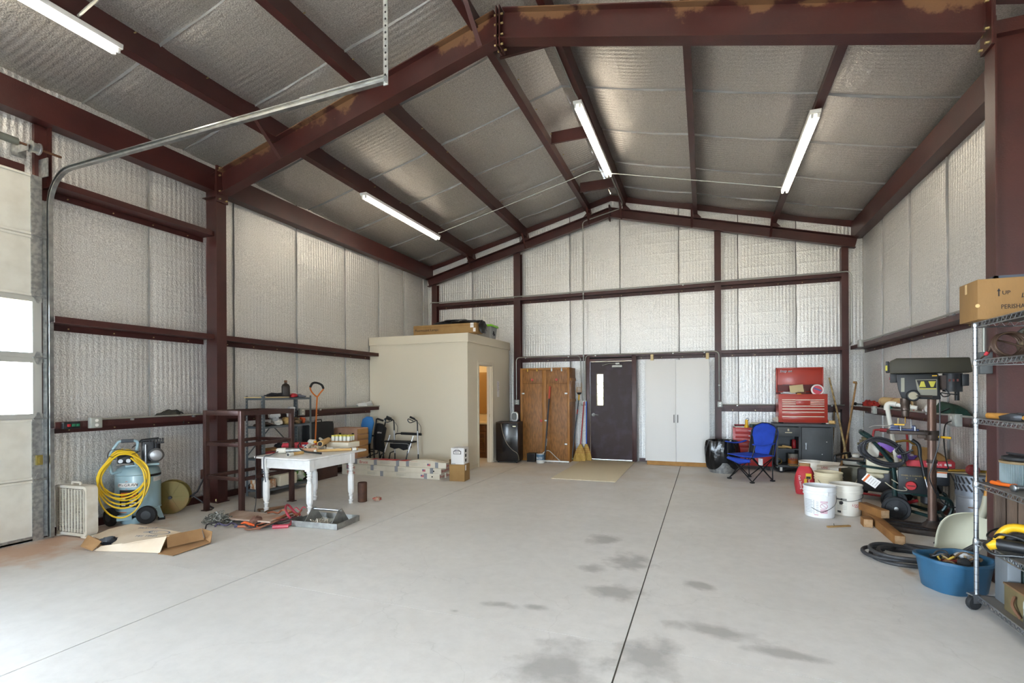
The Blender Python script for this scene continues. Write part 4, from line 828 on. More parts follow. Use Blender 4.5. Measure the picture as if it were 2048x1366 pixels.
MB().tube([inv(c) for c in (q+Vector((0, 0, .04)), (-5.2, 4.72, .72), (-5.20, 4.655, .69), (-5.19, 4.65, .45), (-5.18, 4.64, .15), (-5.15, 4.60, .02), (-5.0, 4.62, .012))], .005, 6, 5).build('cord', BLACKP, t)
MB().tube([inv(c) for c in (q+Vector((0, .02, .03)), (-5.05, 4.74, .72), (-5.06, 4.655, .70), (-5.05, 4.65, .5), (-5.03, 4.65, .40))], .006, 6, 5).build('plug_lead', mat('grey_cord', '5a5d66', .6), t)
q = onT(607, 897); t = thing('red_tool', 'red tool body with metal nose in the middle of the white table', 'power tool', (q.x-.18, q.y, ZT), 20)
MB().bb(0, -.06, 0, .34, .06, .08).build('body', mat('tool_red', 'b8222c', .35), t, bev=.015); MB().cyl((-.18, 0, .04), (0, 0, .04), .03, .04).build('nose', mat('tool_red2', 'c43848', .35), t); MB().blob((-.2, 0, .04), (.06, .05, .04), 5, .3).build('socket', DKMET, t); MB().bb(.15, -.062, .03, .26, -.06, .055).build('plate', PAPER, t)
t = thing('bent_black_rod', 'black rod with a curved rubber end lying on the white table', 'rod', (0, 0, 0))
MB().tube([onT(601, 891, ZT+.06), onT(600, 885, ZT+.09), onT(596, 893, ZT+.07), onT(602, 899, ZT+.05), onT(615, 904, ZT+.03), onT(643, 907, ZT+.012)], [.007, .012], 8, 5).build('rod', mat('black_rubber'), t)
def pipe(u0, v0, u1, v1, r, m, label, z0=0, z1=0, name='pipe_piece', hole=True):
    a, b_ = onT(u0, v0, ZT+r+z0), onT(u1, v1, ZT+r+z1); d = (b_-a); t = thing(name, label, 'pipe', a, group='pipe pieces on the white table')
    MB().cyl((0, 0, 0), d, r, n=18).build('tube', m, t)
    if hole: MB().cyl(-d.normalized()*.002, d.normalized()*.004, r*.75, n=14).build('bore', INK, t)
    return t
pipe(640, 888, 657, 880, .04, TANP, 'thick tan pipe with white collar in the middle of the white table', .05, .05)
pipe(611, 897, 620, 889, .026, PVC, 'white pipe elbow left of the thick tan pipe', .03, .06); pipe(621, 893, 633, 894, .024, PVC, 'white pipe tee below the thick tan pipe', .03, .03)
pipe(636, 895, 650, 895, .022, PVC, 'white pipe coupling in front of the thick tan pipe', 0, 0); pipe(655, 897, 668, 898, .02, PVC, 'white pipe coupling before the carton of jars', 0, 0)
pipe(628, 902, 716, 898, .017, TANP, 'long tan pipe with white end fittings along the table edge', 0, 0, hole=False); pipe(578, 909, 606, 905, .02, TANP, 'short tan pipe with white end at the near table edge', 0, 0, hole=False)
pipe(629, 902, 633, 902, .021, PVC, 'white end cap on the near end of the long tan pipe'); pipe(704, 898.5, 712, 898, .023, PVC, 'white coupling on the far end of the long tan pipe'); pipe(576, 909.5, 585, 908, .024, PVC, 'white coupling on the short tan pipe')
pipe(670, 899, 680, 898, .018, PVC, 'white fitting with red end near the long tan pipe'); pipe(645, 881, 640, 877, .018, PVC, 'small white fitting on top of the thick tan pipe', .1, .1)
MB().blob(onT(624, 884, ZT+.09), (.05, .05, .035), 2, .3).build('plastic_fitting', PVC, label='white plastic cap with orange dot on the pipe heap', cat='cap'); MB().lathe([(.018, 0), (.02, .01), (.02, .05), (.016, .055)], 14, onT(612, 897, ZT+.0)).build('small_bottle', mat('blue_plastic', '2f63a8', .4), label='small bottle with blue cap behind the red tool', cat='bottle')
MB().lathe([(.02, 0), (.024, .01), (.02, .03), (.008, .035)], 14, onT(630.5, 886, ZT+.09)).build('yellow_fitting', mat('yellow_plastic2', 'd89a1c', .4), label='yellow knob on the pipe heap', cat='knob')
MB().blob(onT(629, 896, ZT+.04), (.09, .07, .04), 12, .35).build('fitting_heap', mat('brass_fitting', '8d744c', .4, .3, 'd8d2c4', 30), label='heap of small brown pipe fittings beside red tool', cat='fittings', kind='stuff')
q = onT(686, 893); t = thing('jar_carton', 'low tray of jars with yellow lids at the far end of the white table', 'jar tray', (q.x, q.y, ZT+.075), 12)
MB().bb(-.15, -.1, 0, .15, .1, .012).build('tray', CARD, t)
for i in range(5):
    for j in range(3):
        x, y_ = -.12+.06*i, -.065+.065*j; jr = MB().lathe([(.024, .012), (.026, .02), (.026, .07), (.02, .08)], 12, (x, y_, 0)).build('jar', mat('jar_glass', 'd6d8d0', .2), t); MB().cyl((x, y_, .08), (x, y_, .095), .024, n=12).build('lid', mat('yellow_lid', 'cbc04a', .5), jr)
MB().bb(q.x-.19, q.y-.13, ZT, q.x+.2, q.y+.12, ZT+.073).build('white_carton', mat('white_card', 'dcd6c4', .8), label='flat cream carton under the tray of jars', cat='carton', bev=.004)
# ---- floor clutter in front of the table
t = thing('plywood_offcut', 'thin dusty plywood offcut lying over ropes before the white table', 'board', (0, 0, 0))
plate([F(449, 1031, .03), (F(474, 1019.5, .05)), F(567, 1031, .07), F(540, 1043, .09), F(463, 1037, .07)], .016).build('board', mat('dusty_board', 'b29c8c', .9, 0, '9c8270', 5), t)
GC = mat('chain_steel', '8a8a84', .4, .7); t = thing('steel_chain', 'heaped grey steel chain beside the plywood offcut', 'chain', F(436, 1044), 0)
rnd = random.Random(6); mb = MB()
for k in range(130):
    r_ = rnd.random()**.6*.17; a = rnd.uniform(0, 6.28); x, y_ = r_*math.cos(a)*1.15, r_*math.sin(a)*.8; z = .012+rnd.random()*max(0, .10*(1-(r_/.17)**2))
    m_ = Matrix.Translation((x, y_, z)) @ Euler((rnd.uniform(-1, 1), rnd.uniform(-1, 1), rnd.uniform(0, 6.28))).to_matrix().to_4x4()
    mb.M = m_; mb.tube([(.022*math.cos(b2)+(.01 if math.cos(b2) > 0 else -.01), .014*math.sin(b2), 0) for b2 in [2*math.pi*i/10 for i in range(10)]], .0048, 5, closed=True)
mb.build('links', GC, t)
def rope(pix, r, m, label, name='rope', res=5, cat='rope', n=7):
    return MB().tube([F(*q) for q in pix], r, n, res).build(name, m, label=label, cat=cat)
ORP = mat('orange_strap', 'cf5a26', .6); BRR = mat('rusty_rope', '7d5440', .9); PK = mat('red_cable', 'a83a48', .45); TRP = mat('copper_rope', 'a8674a', .8); BKC = mat('black_cord', '2a2628', .6); PUR_ = mat('purple_rope', '55506e', .8)
rope([(483, 1048, .03), (490, 1045, .05), (500, 1048, .05), (512, 1053, .03), (520, 1056, .02)], .014, ORP, 'bright orange strap end on the rope heap', 'orange_strap')
rope([(600, 1030, .02), (590, 1025, .06), (580, 1013, .12), (574, 1010, .15), (571, 1018, .13), (576, 1030, .10), (583, 1040, .04), (580, 1049, .02), (567, 1051, .02), (546, 1052, .03)], .014, PK, 'looped red jumper cable by the aluminium tray', 'jumper_cable', cat='cable')
rope([(545, 1054, .02), (577, 1052, .02)], .022, PK, 'thick red jumper cable handle before the rope heap', 'cable_clamp', cat='cable')
rope([(476, 1053, .02), (500, 1052, .03), (520, 1047, .05), (540, 1041, .07), (560, 1035, .08), (575, 1027, .07), (588, 1022, .05)], .013, TRP, 'copper coloured rope running up to the table leg')
rope([(490, 1058, .015), (500, 1059, .02), (520, 1055, .04), (540, 1047, .06), (555, 1041, .07), (572, 1033, .05), (586, 1030, .03)], .011, BRR, 'rusty brown rope on the front of the heap')
rope([(466, 1048, .02), (480, 1049, .03), (508, 1054, .04), (512, 1048, .06), (528, 1044, .06), (548, 1048, .04), (535, 1053, .02), (510, 1057, .02)], .009, BKC, 'black cord twisted through the rope heap', 'cord', cat='cord')
rope([(520, 1022, .02), (516, 1019, .02), (530, 1018, .03), (550, 1015, .04), (570, 1012, .05), (575, 1010, .05), (566, 1015, .03), (540, 1020, .02), (530, 1024, .02)], .010, mat('brown_cord', '6a4c34', .8), 'dark brown cord coiled behind the near table leg', 'cord', cat='cord')
rope([(535, 1026, .02), (545, 1024, .04), (556, 1026, .05), (563, 1021, .06), (572, 1020, .07), (585, 1024, .05), (594, 1030, .04), (603, 1020, .03)], .012, TRP, 'copper coloured rope tangle under the table edge')
rope([(430, 1053, .01), (437, 1047, .03), (452, 1051, .03), (464, 1046, .03), (475, 1051, .02), (468, 1054, .012)], .009, PUR_, 'thin purple rope beneath the steel chain')
rope([(411, 1057, .006), (414, 1049, .02), (424, 1046, .03), (436, 1044, .04), (444, 1049, .03)], .008, BKC, 'loose black cord end left of the steel chain', 'cord', cat='cord')
rope([(555, 1047, .03), (570, 1043, .04), (590, 1037, .05), (603, 1034, .03)], .016, mat('dark_hose', '3a3230', .7), 'short dark hose piece pointing at the aluminium tray', 'hose', cat='hose')
rope([(548, 1043, .05), (560, 1040, .06), (575, 1038, .05), (588, 1034, .03), (598, 1028, .02)], .012, mat('maroon_rope', '6e3038', .8), 'maroon rope beside the jumper cable')
MB().blob(F(512, 1043, .06), (.07, .06, .06), 14, .25).build('leather_pad', mat('brown_leather', '5f4033', .8), label='brown leather pad on the rope heap', cat='pad')
rope([(585, 1022, .04), (592, 1015, .08), (600, 1021, .05), (606, 1014, .09), (611, 1016, .08)], .007, PK, 'thin red cable end between tray and table leg', 'cable', cat='cable')
# ---- aluminium tray
a, b_, c = F(583, 1052.5), F(674, 1060.5), F(710, 1047); wv = (b_-a); lv = (c-b_); rz = math.degrees(math.atan2(wv.y, wv.x)); w_ = wv.length; l_ = .42
AL = mat('tread_aluminium', 'a6a6a2', .35, .8, '8d8d8a', 10, .4, .6); t = thing('carry_tray', 'open aluminium carrying tray with cross bar on the floor', 'tray', a, rz)
MB().bb(0, 0, 0, w_, l_, .004).build('base', AL, t)
for p_ in ((0, 0, w_, .004), (0, l_-.004, w_, l_), (0, 0, .004, l_), (w_-.004, 0, w_, l_)): MB().bb(p_[0], p_[1], 0, p_[2], p_[3], .065).build('side', AL, t)
for x in (.12, w_-.12): MB().prism([(.03, .004), (l_-.03, .004), (l_/2+.05, .17), (l_/2-.02, .17)], 'x', x-.002, x+.002).build('bar_plate', AL, t)
MB().cyl((.10, l_/2+.015, .155), (w_-.10, l_/2+.015, .155), .012).build('cross_bar', CHROME, t)
mb = MB(); rnd = random.Random(2)
for k in range(26):
    mb.M = Matrix.Translation((.22+rnd.uniform(-.05, .16), .15+rnd.uniform(-.05, .06), .016+rnd.random()*.035)) @ Euler((rnd.uniform(-1, 1), rnd.uniform(-1, 1), rnd.uniform(0, 6.3))).to_matrix().to_4x4(); mb.tube([(.018*math.cos(q_)+(.008 if math.cos(q_) > 0 else -.008), .012*math.sin(q_), 0) for q_ in [2*math.pi*i/8 for i in range(8)]], .004, 5, closed=True)
mb.build('tray_chain', mat('light_chain', 'b8b0a0', .4, .6), label='short bright chain lying inside the aluminium tray', cat='chain').matrix_world = Matrix.Translation(a) @ Matrix.Rotation(R(rz), 4, 'Z')
q = F(725, 1003); t = thing('pipe_stub', 'short rusty steel pipe standing behind the white table leg', 'pipe', q)
MB().lathe([(.058, .0), (.062, .004), (.062, .26), (.057, .265), (.052, .26), (.052, .01)], 24).build('pipe', mat('rust_steel', '4b352c', .7, .4, '5e4030', 12), t)
MB().blob(F(754, 998, .02), (.06, .05, .025), 8, .45, flat=.003).build('crumpled_wrapper', mat('wrapper', 'b8a894', .8, 0, 'a04038', 20), label='crumpled wrapper on the floor right of the pipe stub', cat='wrapper')
# ---- trunk, case, cartons behind the table
MB().bb(-6.44, 6.60, 0, -6.13, 7.24, .42).build('storage_chest', mat('trunk_brown', '3a2620', .5, 0, '4a3028', 5), label='dark brown trunk on the floor under the briefcase', cat='trunk', bev=.006)
q = PX(632, 870, -6.30); t = thing('hard_case', 'black hard shell case standing behind the white table', 'case', (-6.27, 6.92, .422), 90)
MB().bb(-.30, -.08, 0, .30, .08, .56).build('shell', mat('case_black', '1c1d1f', .6, bump=.3, bscale=200), t, bev=.015)
for x in (-.29, .29):
    for z in (.02, .54): MB().box((x, -.083, z), (.03, .006, .03)).build('corner_cap', GALV, t)
MB().tube([(-.08, 0, .56), (-.07, 0, .60), (.07, 0, .60), (.08, 0, .56)], .01, 8).build('handle', BLACKP, t)
PKC = mat('pink_carton', 'b5917c', .85, 0, 'a67f68', 6)
t = thing('pink_carton', 'faded pinkish carton with dark print behind the jar tray', 'carton', (-6.17, 7.66, .29))
MB().bb(-.26, -.16, 0, .26, .16, .55).build('body', PKC, t, bev=.004)
for k in range(5): MB().bb(.26, -.15, .02+k*.105, .275, .15, .115+k*.105).build('layer', CARD, t, bev=.004)
for x in (-.12, .17): MB().bb(x-.025, -.163, .42, x+.025, -.16, .46).build('printed_mark', INK, t)
MB().bb(-.08, -.163, .43, .05, -.16, .44).bb(-.13, -.163, .34, .0, -.16, .35).build('printed_line', mat('faint_ink', '6a5a58', .8), t)
# ---- flooring cartons
FB = mat('flooring_carton', 'cfc7b6', .75, 0, 'c2b9a6', 3); TAPE = mat('grey_tape', '85868a', .5); RB = mat('carton_red', 'b23a3c', .6)
L0 = F(684, 948); L1 = F(882, 960); rz = math.degrees(math.atan2(L1.y-L0.y, L1.x-L0.x))
def flooring(x0, y0, z, l_, label, red=False, tapes=(), hole=True, sag_=0):
    org = L0+Matrix.Rotation(R(rz), 3, 'Z') @ Vector((x0, y0, 0)); t = thing('flooring_carton', label, 'carton', (org.x, org.y, z), rz, 'flooring cartons')
    MB().bb(0, 0, 0, l_, .19, .094).build('carton', FB, t, bev=.003)
    if sag_: MB().prism([(1.1, .094), (1.25, .125), (1.5, .13), (1.75, .094)], 'y', .01, .19).build('bulging_lid', FB, t, bev=.003)
    if red:
        for xa, xb in ((.32, .7), (.73, 1.13), (1.17, 1.3)): MB().bb(xa, .01, .0942, xb, .185, .0965).build('red_panel', RB, t)
    for x in tapes: MB().bb(x, -.003, .004, x+.06, .002, .0965).bb(x, -.003, .094, x+.06, .19, .0968).build('tape', TAPE, t)
    text('brand_lettering', 'Bruce', .075, RB, t, (.2, -.003, .045), (90, 0, 0)); text('brand_lettering', 'Bruce', .07, RB, t, (l_+.003, .095, .045), (90, 0, 90))
    for k in range(4):
        for xx in (.55, 1.15): MB().bb(xx, -.003, .07-k*.013, xx+.2-.04*(k % 2), -.001, .073-k*.013).build('text_line', mat('grey_print', '8a857c', .8), t)
    fx = l_-.36; MB().bb(fx, -.003, .03, fx+.06, -.001, .07).build('flag_red', mat('flag_red', 'b86a6c', .7), t); MB().bb(fx, -.004, .05, fx+.027, -.002, .07).build('flag_blue', mat('flag_blue', '4a5a88', .7), t)
    if hole: MB().cyl((l_-.14, -.003, .045), (l_-.14, .001, .045), .013, n=10).build('hand_hole', INK, t)
flooring(0, 0, 0, 2.0, 'bottom front flooring carton in the low white stack', tapes=(.82, 1.7)); flooring(0, .0, .095, 2.03, 'middle front flooring carton in the low white stack', tapes=(.1, .62, 1.12, 1.82))
flooring(.25, .03, .19, 1.86, 'top flooring carton with red panels and bulging lid', True, (.0, .42, .88, 1.08, 1.65), False, 1)
flooring(.02, .2, 0, 2.0, 'bottom rear flooring carton next to the cream room wall', tapes=(.8,)); flooring(.0, .2, .095, 2.0, 'upper rear flooring carton supporting the pinkish carton', tapes=(.5,))
# ---- stacked boxes beside the doorway
q = F(914, 962); t = thing('brown_box', 'plain brown cardboard box on the floor under the white box', 'cardboard box', (q.x, q.y+.1, 0), 6)
BX = mat('plain_cardboard', '98774a', .85, 0, '8e6d42', 6); MB().bb(-.135, -.13, 0, .135, .13, .28).build('body', BX, t, bev=.003); MB().prism([(-.135, .28), (-.14, .36), (-.138, .36), (-.13, .28)], 'y', -.12, .12).build('flap', BX, t); MB().bb(.136, -.1, .18, .138, -.05, .27).build('label', PAPER, t)
t = thing('white_box', 'white handled carton with black logo on top of the brown box', 'carton', (q.x+.005, q.y+.09, .282), 6)
WB = mat('white_carton', 'dcd9d6', .7); MB().bb(-.11, -.115, 0, .12, .115, .27).build('body', WB, t, bev=.003)
MB().prism([(-.11, .27), (.02, .285), (.02, .288), (-.11, .273)], 'y', -.115, .115).prism([(.02, .27), (.12, .272), (.12, .275), (.02, .28)], 'y', -.115, .115).build('flap', WB, t)
lg_ = MB().bb(-.065, -.1175, .17, .07, -.1155, .225).bb(-.055, -.1182, .178, .06, -.1172, .217).build('logo_plate', INK, t); MB().bb(-.055, -.119, .178, .06, -.118, .217).build('logo_field', PAPER, t); text('logo_lettering', 'Bakers', .03, INK, t, (.002, -.1192, .198), (90, 0, 0))
MB().tube([(-.045, -.117, .225), (-.03, -.117, .24), (.03, -.117, .24), (.05, -.117, .225)], .005, 6).build('logo_handle', INK, t)
for k in range(3): MB().bb(.1215, -.06, .04+k*.08, .123, .0, .09+k*.08).build('printed_mark', INK, t)
MB().bb(-.1, -.1172, .01, -.03, -.1155, .016).build('text_line', INK, t)
# ---- folded wheelchair
WB_ = PY(752, 900, 8.25); t = thing('wheelchair', 'folded black wheelchair with blue seat cushion against the cream wall', 'wheelchair', (WB_.x, 8.25, 0), 0)
BKF = mat('black_tube', '1d1d1f', .35, .4); BKN = mat('black_nylon', '151517', .8)
for y_ in (-.18, .12):
    MB().tube([(-.30, y_, .10), (-.30, y_, .58), (-.27, y_, .62), (-.05, y_, .62), (-.02, y_, .58), (.0, y_, .15)], .014, 8, 3).build('side_frame', BKF, t)
    MB().tube([(.10, y_, .1), (.08, y_, .55), (.14, y_, .92), (.16, y_, .98), (.30, y_, .95)], .014, 8, 3).build('back_post', BKF, t); MB().tube([(.17, y_, .985), (.30, y_, .95)], .02, 8).build('push_grip', RUBBER, t)
    for x in (-.28, .12):
        w_ = MB().lathe([(.04, -.012), (.085, -.016), (.092, 0), (.085, .016), (.04, .012)], 20).build('wheel', RUBBER, t, loc=(x, y_, .092), rot=(90, 0, 0)); MB().cyl((0, 0, -.02), (0, 0, .02), .02, n=8).build('hub', GALV, w_)
    MB().bb(-.30, y_-.03, .61, -.05, y_+.03, .64).build('armrest', RUBBER, t, bev=.01)
    MB().tube([(-.30, y_, .35), (.1, y_, .35)], .011, 6).tube([(-.3, y_, .2), (-.05, y_, .28), (.0, y_, .5)], .011, 6).build('cross_brace', BKF, t)
    MB().tube([(.2, y_, .1), (.25, y_, .3), (.33, y_, .33)], .011, 6).build('leg_rest', BKF, t)
MB().bb(-.24, -.17, .32, -.02, -.16, .54).build('side_pouch', BKN, t, bev=.004)
MB().prism([(.05, .40), (.20, .36), (.27, .34), (.24, .55), (.30, .80), (.22, .88), (.12, .90)], 'y', -.16, -.06).build('back_sling', BKN, t, bev=.01)
cu = MB().loft([[(x, y_, z) for x, z in [(-.14+.0, .52), (-.06, .47), (.02, .52), (.04, .62), (.05, .74), (.10, .9), (.06, 1.02), (-.05, 1.03), (-.14, .98), (-.18, .86), (-.14, .70)]] for y_ in (-.24, -.17)]).build('seat_cushion', mat('cushion_blue', '3676b4', .8), t, bev=.02)
MB().box((-.035, -.245, .66), (.055, .006, .14), (0, 14, 0)).build('hook_patch', BKN, t); MB().bb(-.20, -.19, .64, -.1, -.1, .68).build('folded_cloth', mat('beige_cloth', 'b9a58e', .9), t, bev=.01); text('badge', 'drive', .05, PAPER, t, (.2, -.163, .72), (90, 0, 0))
# ---- rollator
WB_ = PY(808, 905, 8.22); t = thing('rollator_walker', 'silver and black rollator walker with seat against the cream wall', 'walker', (WB_.x, 8.2, 0), 0)
SIL = mat('silver_tube', 'b9b9ba', .35, .7)
for s in (-1, 1):
    x = s*.26
    MB().tube([(x-.03, -.2, .36), (x+.04, -.12, .68)], .014, 8).tube([(x+.055, .02, .32), (x+.055, .0, .76)], .014, 8).build('side_frame', SIL, t)
    MB().tube([(x-.07, -.25, .12), (x-.03, -.2, .40)], .012, 8).tube([(x+.055, .02, .1), (x+.055, .02, .36)], .012, 8).build('lower_leg', BKF, t)
    MB().cyl((x-.075, -.255, .10), (x-.06, -.24, .18), .016, n=10).build('red_band', mat('red_paint'), t)
    MB().tube([(x+.055, 0, .76), (x+.055, -.01, .93), (x+.03, -.03, .97), (x-.04, -.09, 1.02)], .012, 8, 3).build('handle_post', BKF, t); MB().tube([(x+.02, -.04, .985), (x-.05, -.1, 1.03)], .02, 8).build('hand_grip', RUBBER, t)
    MB().tube([(x+.03, -.03, .95), (x-.04, -.1, .92), (x-.08, -.12, .96), (x-.07, -.11, .99), (x+.0, -.06, .95)], .009, 6, 4).build('brake_lever', BKF, t)
    MB().tube([(x+.07, 0, .92), (x+.12, .01, .84), (x+.11, .02, .74), (x+.08, .02, .68)], .004, 6, 4).build('brake_cable', BLACKP, t)
    for xx, yy in ((x-.075, -.25), (x+.055, .03)):
        w_ = MB().lathe([(.02, -.012), (.055, -.014), (.062, 0), (.055, .014), (.02, .012)], 18).build('wheel', RUBBER, t, loc=(xx, yy, .062), rot=(90, 0, 0)); MB().cyl((0, 0, -.02), (0, 0, .02), .015, n=8).build('hub', GALV, w_)
MB().bb(-.31, -.19, .545, .30, .0, .575).build('seat', RUBBER, t, bev=.012)
MB().tube([(-.2, .01, .62), (-.2, .03, .68), (-.1, .05, .70), (.3, .04, .70)], .012, 8, 3).build('back_bar', BKF, t); MB().tube([(-.08, .05, .70), (.37, .03, .695)], .025, 10).build('back_pad', RUBBER, t)
MB().prism([(-.2, .53), (.2, .53), (.2, .44), (.1, .40), (.0, .44), (-.1, .42), (-.2, .45)], 'y', -.16, -.03).build('pouch', BKN, t, bev=.01); MB().tube([(-.19, -.17, .53), (.19, -.17, .53), (.22, -.17, .48), (.22, -.17, .4)], .009, 6, 3).build('basket_wire', SIL, t)
# ---- on the room roof
a = PY(828, 668, 8.64); b_ = PY(953, 664, 8.64); zt_ = HZ
t = thing('lamp_carton', 'long brown carton of lamps on the cream room roof edge', 'carton', (a.x, 8.62, zt_))
MB().bb(0, 0, 0, b_.x-a.x, .30, .19).build('body', BX, t, bev=.004); MB().bb(-.001, -.003, .145, b_.x-a.x, .3, .15).build('lid_line', mat('carton_crease', '7a5526', .9), t)
text('lettering', 'Fluorescent Lamps', .07, INK, t, (.30, -.003, .09), (90, 0, 0)); L_ = b_.x-a.x
MB().bb(L_-.12, -.003, .10, L_-.05, .0, .19).bb(L_-.06, -.003, .02, L_-.01, 0, .09).build('label', PAPER, t)
MB().blob((a.x+.85, 8.86, zt_+.235), (.5, .2, .055), 4, .3, n=30, m=14).build('black_liner', mat('black_film', '1a1a1d', .3, bump=.8, bscale=14), label='crumpled black plastic liner draped on the lamp carton', cat='plastic liner')
MB().blob((b_.x+.06, 8.82, zt_+.10), (.05, .12, .14), 9, .35, n=20, flat=zt_).build('liner_corner', mat('black_film'), label='black plastic liner end hanging down beside the lamp carton', cat='plastic liner')
a = PY(960, 672, 8.95); t = thing('storage_tote', 'clear storage tote with lime green lid on the cream room roof', 'tote', (-4.42, 9.98, zt_), 4)
TT = mat('tote_clear', 'cfd2d4', .25, trans=.55); MB().loft([[(x*s_, y_*s_, z) for x, y_ in rbox(.36, .42, 0, .03)] for s_, z in ((.82, .0), (.98, .27), (.95, .27), (.79, .008))], cap=True).build('body', TT, t)
MB().loft([[(x*s_, y_*s_, z) for x, y_ in rbox(.40, .46, 0, .035)] for s_, z in ((1, .265), (1.02, .275), (1.02, .30), (.9, .315))]).build('lid', mat('lime_plastic', '79c21c', .4), t)
MB().blob((-.06, 0, .1), (.10, .14, .10), 4, .4, flat=.01).build('red_cloth', mat('red_cloth', '8d2a30', .9), t); MB().blob((.08, -.02, .11), (.09, .14, .11), 6, .4, flat=.01).build('dark_cloth', mat('navy_cloth', '24262e', .9), t)
MB().blob((-6.36, 8.32, 1.21), (.09, .17, .10), 22, .5, flat=1.14).build('white_plastic_sheet', mat('white_film', 'dcdcd8', .35, trans=.2, bump=.6, bscale=12), label='crumpled white plastic sheet on the girt beside the cream room', cat='plastic sheet')
outlet((-6.215, 6.45, 1.18), 90, 'grey outlet box on the girt behind orange tool', .11, .115)
# ================================================================ BACK WALL
# ---- fridge with heater
t = thing('mini_fridge', 'black mini fridge beside the box room doorway', 'fridge', (-3.91, 10.05, 0), 5)
BG = mat('gloss_black', '0f1116', .18, coat=.4); MB().bb(-.24, -.22, .02, .24, .16, .84).build('cabinet', mat('fridge_side', '241c1a', .45), t, bev=.006); MB().bb(-.24, -.27, .04, .24, -.225, .83).build('door', BG, t, bev=.008)
MB().bb(-.24, -.27, .832, .24, .16, .85).build('top', mat('fridge_top', '3a2a22', .5), t, bev=.004); MB().bb(.13, -.273, .755, .2, -.27, .78).build('energy_label', mat('label_cream', 'd9d6b8', .6), t); text('badge', 'HAIER', .016, mat('badge_silver', 'b0b4b8', .4, .5), t, (.02, -.2715, .80), (90, 0, 0))
MB().tube([(-.12, -.272, .82), (-.08, -.275, .62), (.0, -.275, .42), (.12, -.275, .28), (.235, -.275, .2), (.25, -.2, .05)], .004, 6, 5).build('power_cord', mat('beige_cord', 'a39a86', .6), t)
for x in (-.2, .2): MB().cyl((x, -.22, 0), (x, -.22, .03), .018).build('foot', BLACKP, t)
t = thing('space_heater', 'small silver space heater on top of the black fridge', 'heater', (-3.80, 10.05, .85), 10)
MB().bb(-.11, -.08, 0, .11, .08, .012).build('base', BLACKP, t, bev=.004); MB().loft([[(x, y_, .11+z) for x, z in rbox(.15, .20, 0, .06, 6)] for y_ in (-.06, .06)]).build('body', mat('heater_silver', 'b5b6b4', .35, .4), t, bev=.01)
MB().loft([[(x, y_, .115+z) for x, z in rbox(.11, .15, 0, .045, 6)] for y_ in (-.064, -.058)]).build('grille', mat('heater_grille', '5c5e5c', .5), t)
# ---- oak cabinet
OAK = mat('oak_veneer', '8f6030', .5, 0, '714a20', 9, .38, .62, .15, 40, stretch=(5, 5, 1.0)); OAKF = mat('oak_solid', '9a682c', .5, 0, '85561f', 9, .4, .6, stretch=(8, 8, .5))
t = thing('oak_cabinet', 'tall brown oak veneer cabinet with red knobs and latches', 'cabinet', (-3.20, 10.26, 0))
MB().bb(-.55, .02, 0, .55, .52, 2.0).build('carcass', OAK, t, bev=.004)
for p_ in ((-.55, 0, 0, -.50, .02, 2.0), (.50, 0, 0, .55, .02, 2.0), (-.05, 0, 0, .04, .02, 1.96), (-.5, 0, 1.955, .5, .02, 2.0), (-.5, 0, 0, .5, .02, .05)): MB().bb(*p_[:1], p_[1], *p_[2:]).build('face_frame', OAKF, t, bev=.002)
KN = mat('red_knob', 'a8322a', .4)
for s, x0, x1 in ((-1, -.50, -.05), (1, .04, .50)):
    d = MB().bb(x0+.003, .006, .055, x1-.003, .022, 1.66).build('door', OAK, t, bev=.002); u_ = MB().bb(x0+.003, .006, 1.67, x1-.003, .022, 1.95).build('upper_flap', OAK, t, bev=.002)
    MB().lathe([(.012, 0), (.026, .006), (.028, .014), (.02, .022)], 16).build('knob', KN, u_, loc=((x0+x1)/2, .004, 1.745), rot=(90, 0, 0))
    for dx in (-.11, .11): MB().bb((x0+x1)/2+dx-.015, -.008, 1.92, (x0+x1)/2+dx+.015, .006, 1.99).build('hasp', GALV if s > 0 else mat('brass'), u_, bev=.003)
MB().lathe([(.012, 0), (.028, .004), (.026, .012)], 16).build('knob_rosette', KN, t, loc=(-.075, .004, .865), rot=(90, 0, 0))
for x, z in ((-.485, 1.45), (.475, 1.45), (.465, .38), (.03, .87)): MB().bb(x-.03, -.01, z-.016, x+.03, .004, z+.016).build('latch', GALV, t, bev=.004)
for z in (1.75, 1.3): MB().bb(.55, .04, z-.03, .566, .5, z+.03).build('cleat', OAKF, t, bev=.003)
# ---- landscape rake
a = F(1094, 917); t = thing('landscape_rake', 'wide aluminium landscape rake with black pole and red grip leaning on the oak cabinet', 'rake', (-3.10, 10.02, 0))
MB().tube([(-.03, .0, .05), (.015, .20, 1.34)], .016, 10).build('pole', mat('black_pole', '25272b', .45), t); MB().tube([(.015, .20, 1.34), (.023, .235, 1.60)], .021, 10).build('grip', mat('red_grip', 'b34a34', .6), t); MB().tube([(-.018, .053, .35), (-.012, .08, .5)], .0175, 10).build('label', PAPER, t)
MB().bb(-.20, -.02, .035, .50, .01, .06).build('head', mat('rake_alu', 'b9bab8', .35, .7), t); tn = None
for k in range(26):
    q = (-.195+k*.0275, -.005, 0)
    if tn is None: tn = MB().cyl((0, 0, .0), (0, 0, .04), .006, n=6).build('tine', mat('rake_alu'), t, loc=q)
    else: copies(tn, [q], t)
MB().tube([(-.2, .0, .06), (-.12, .01, .16), (-.02, .04, .24), (.06, .04, .25), (.18, .01, .16), (.30, .0, .06)], .009, 8, 4).build('brace', mat('rake_alu'), t)
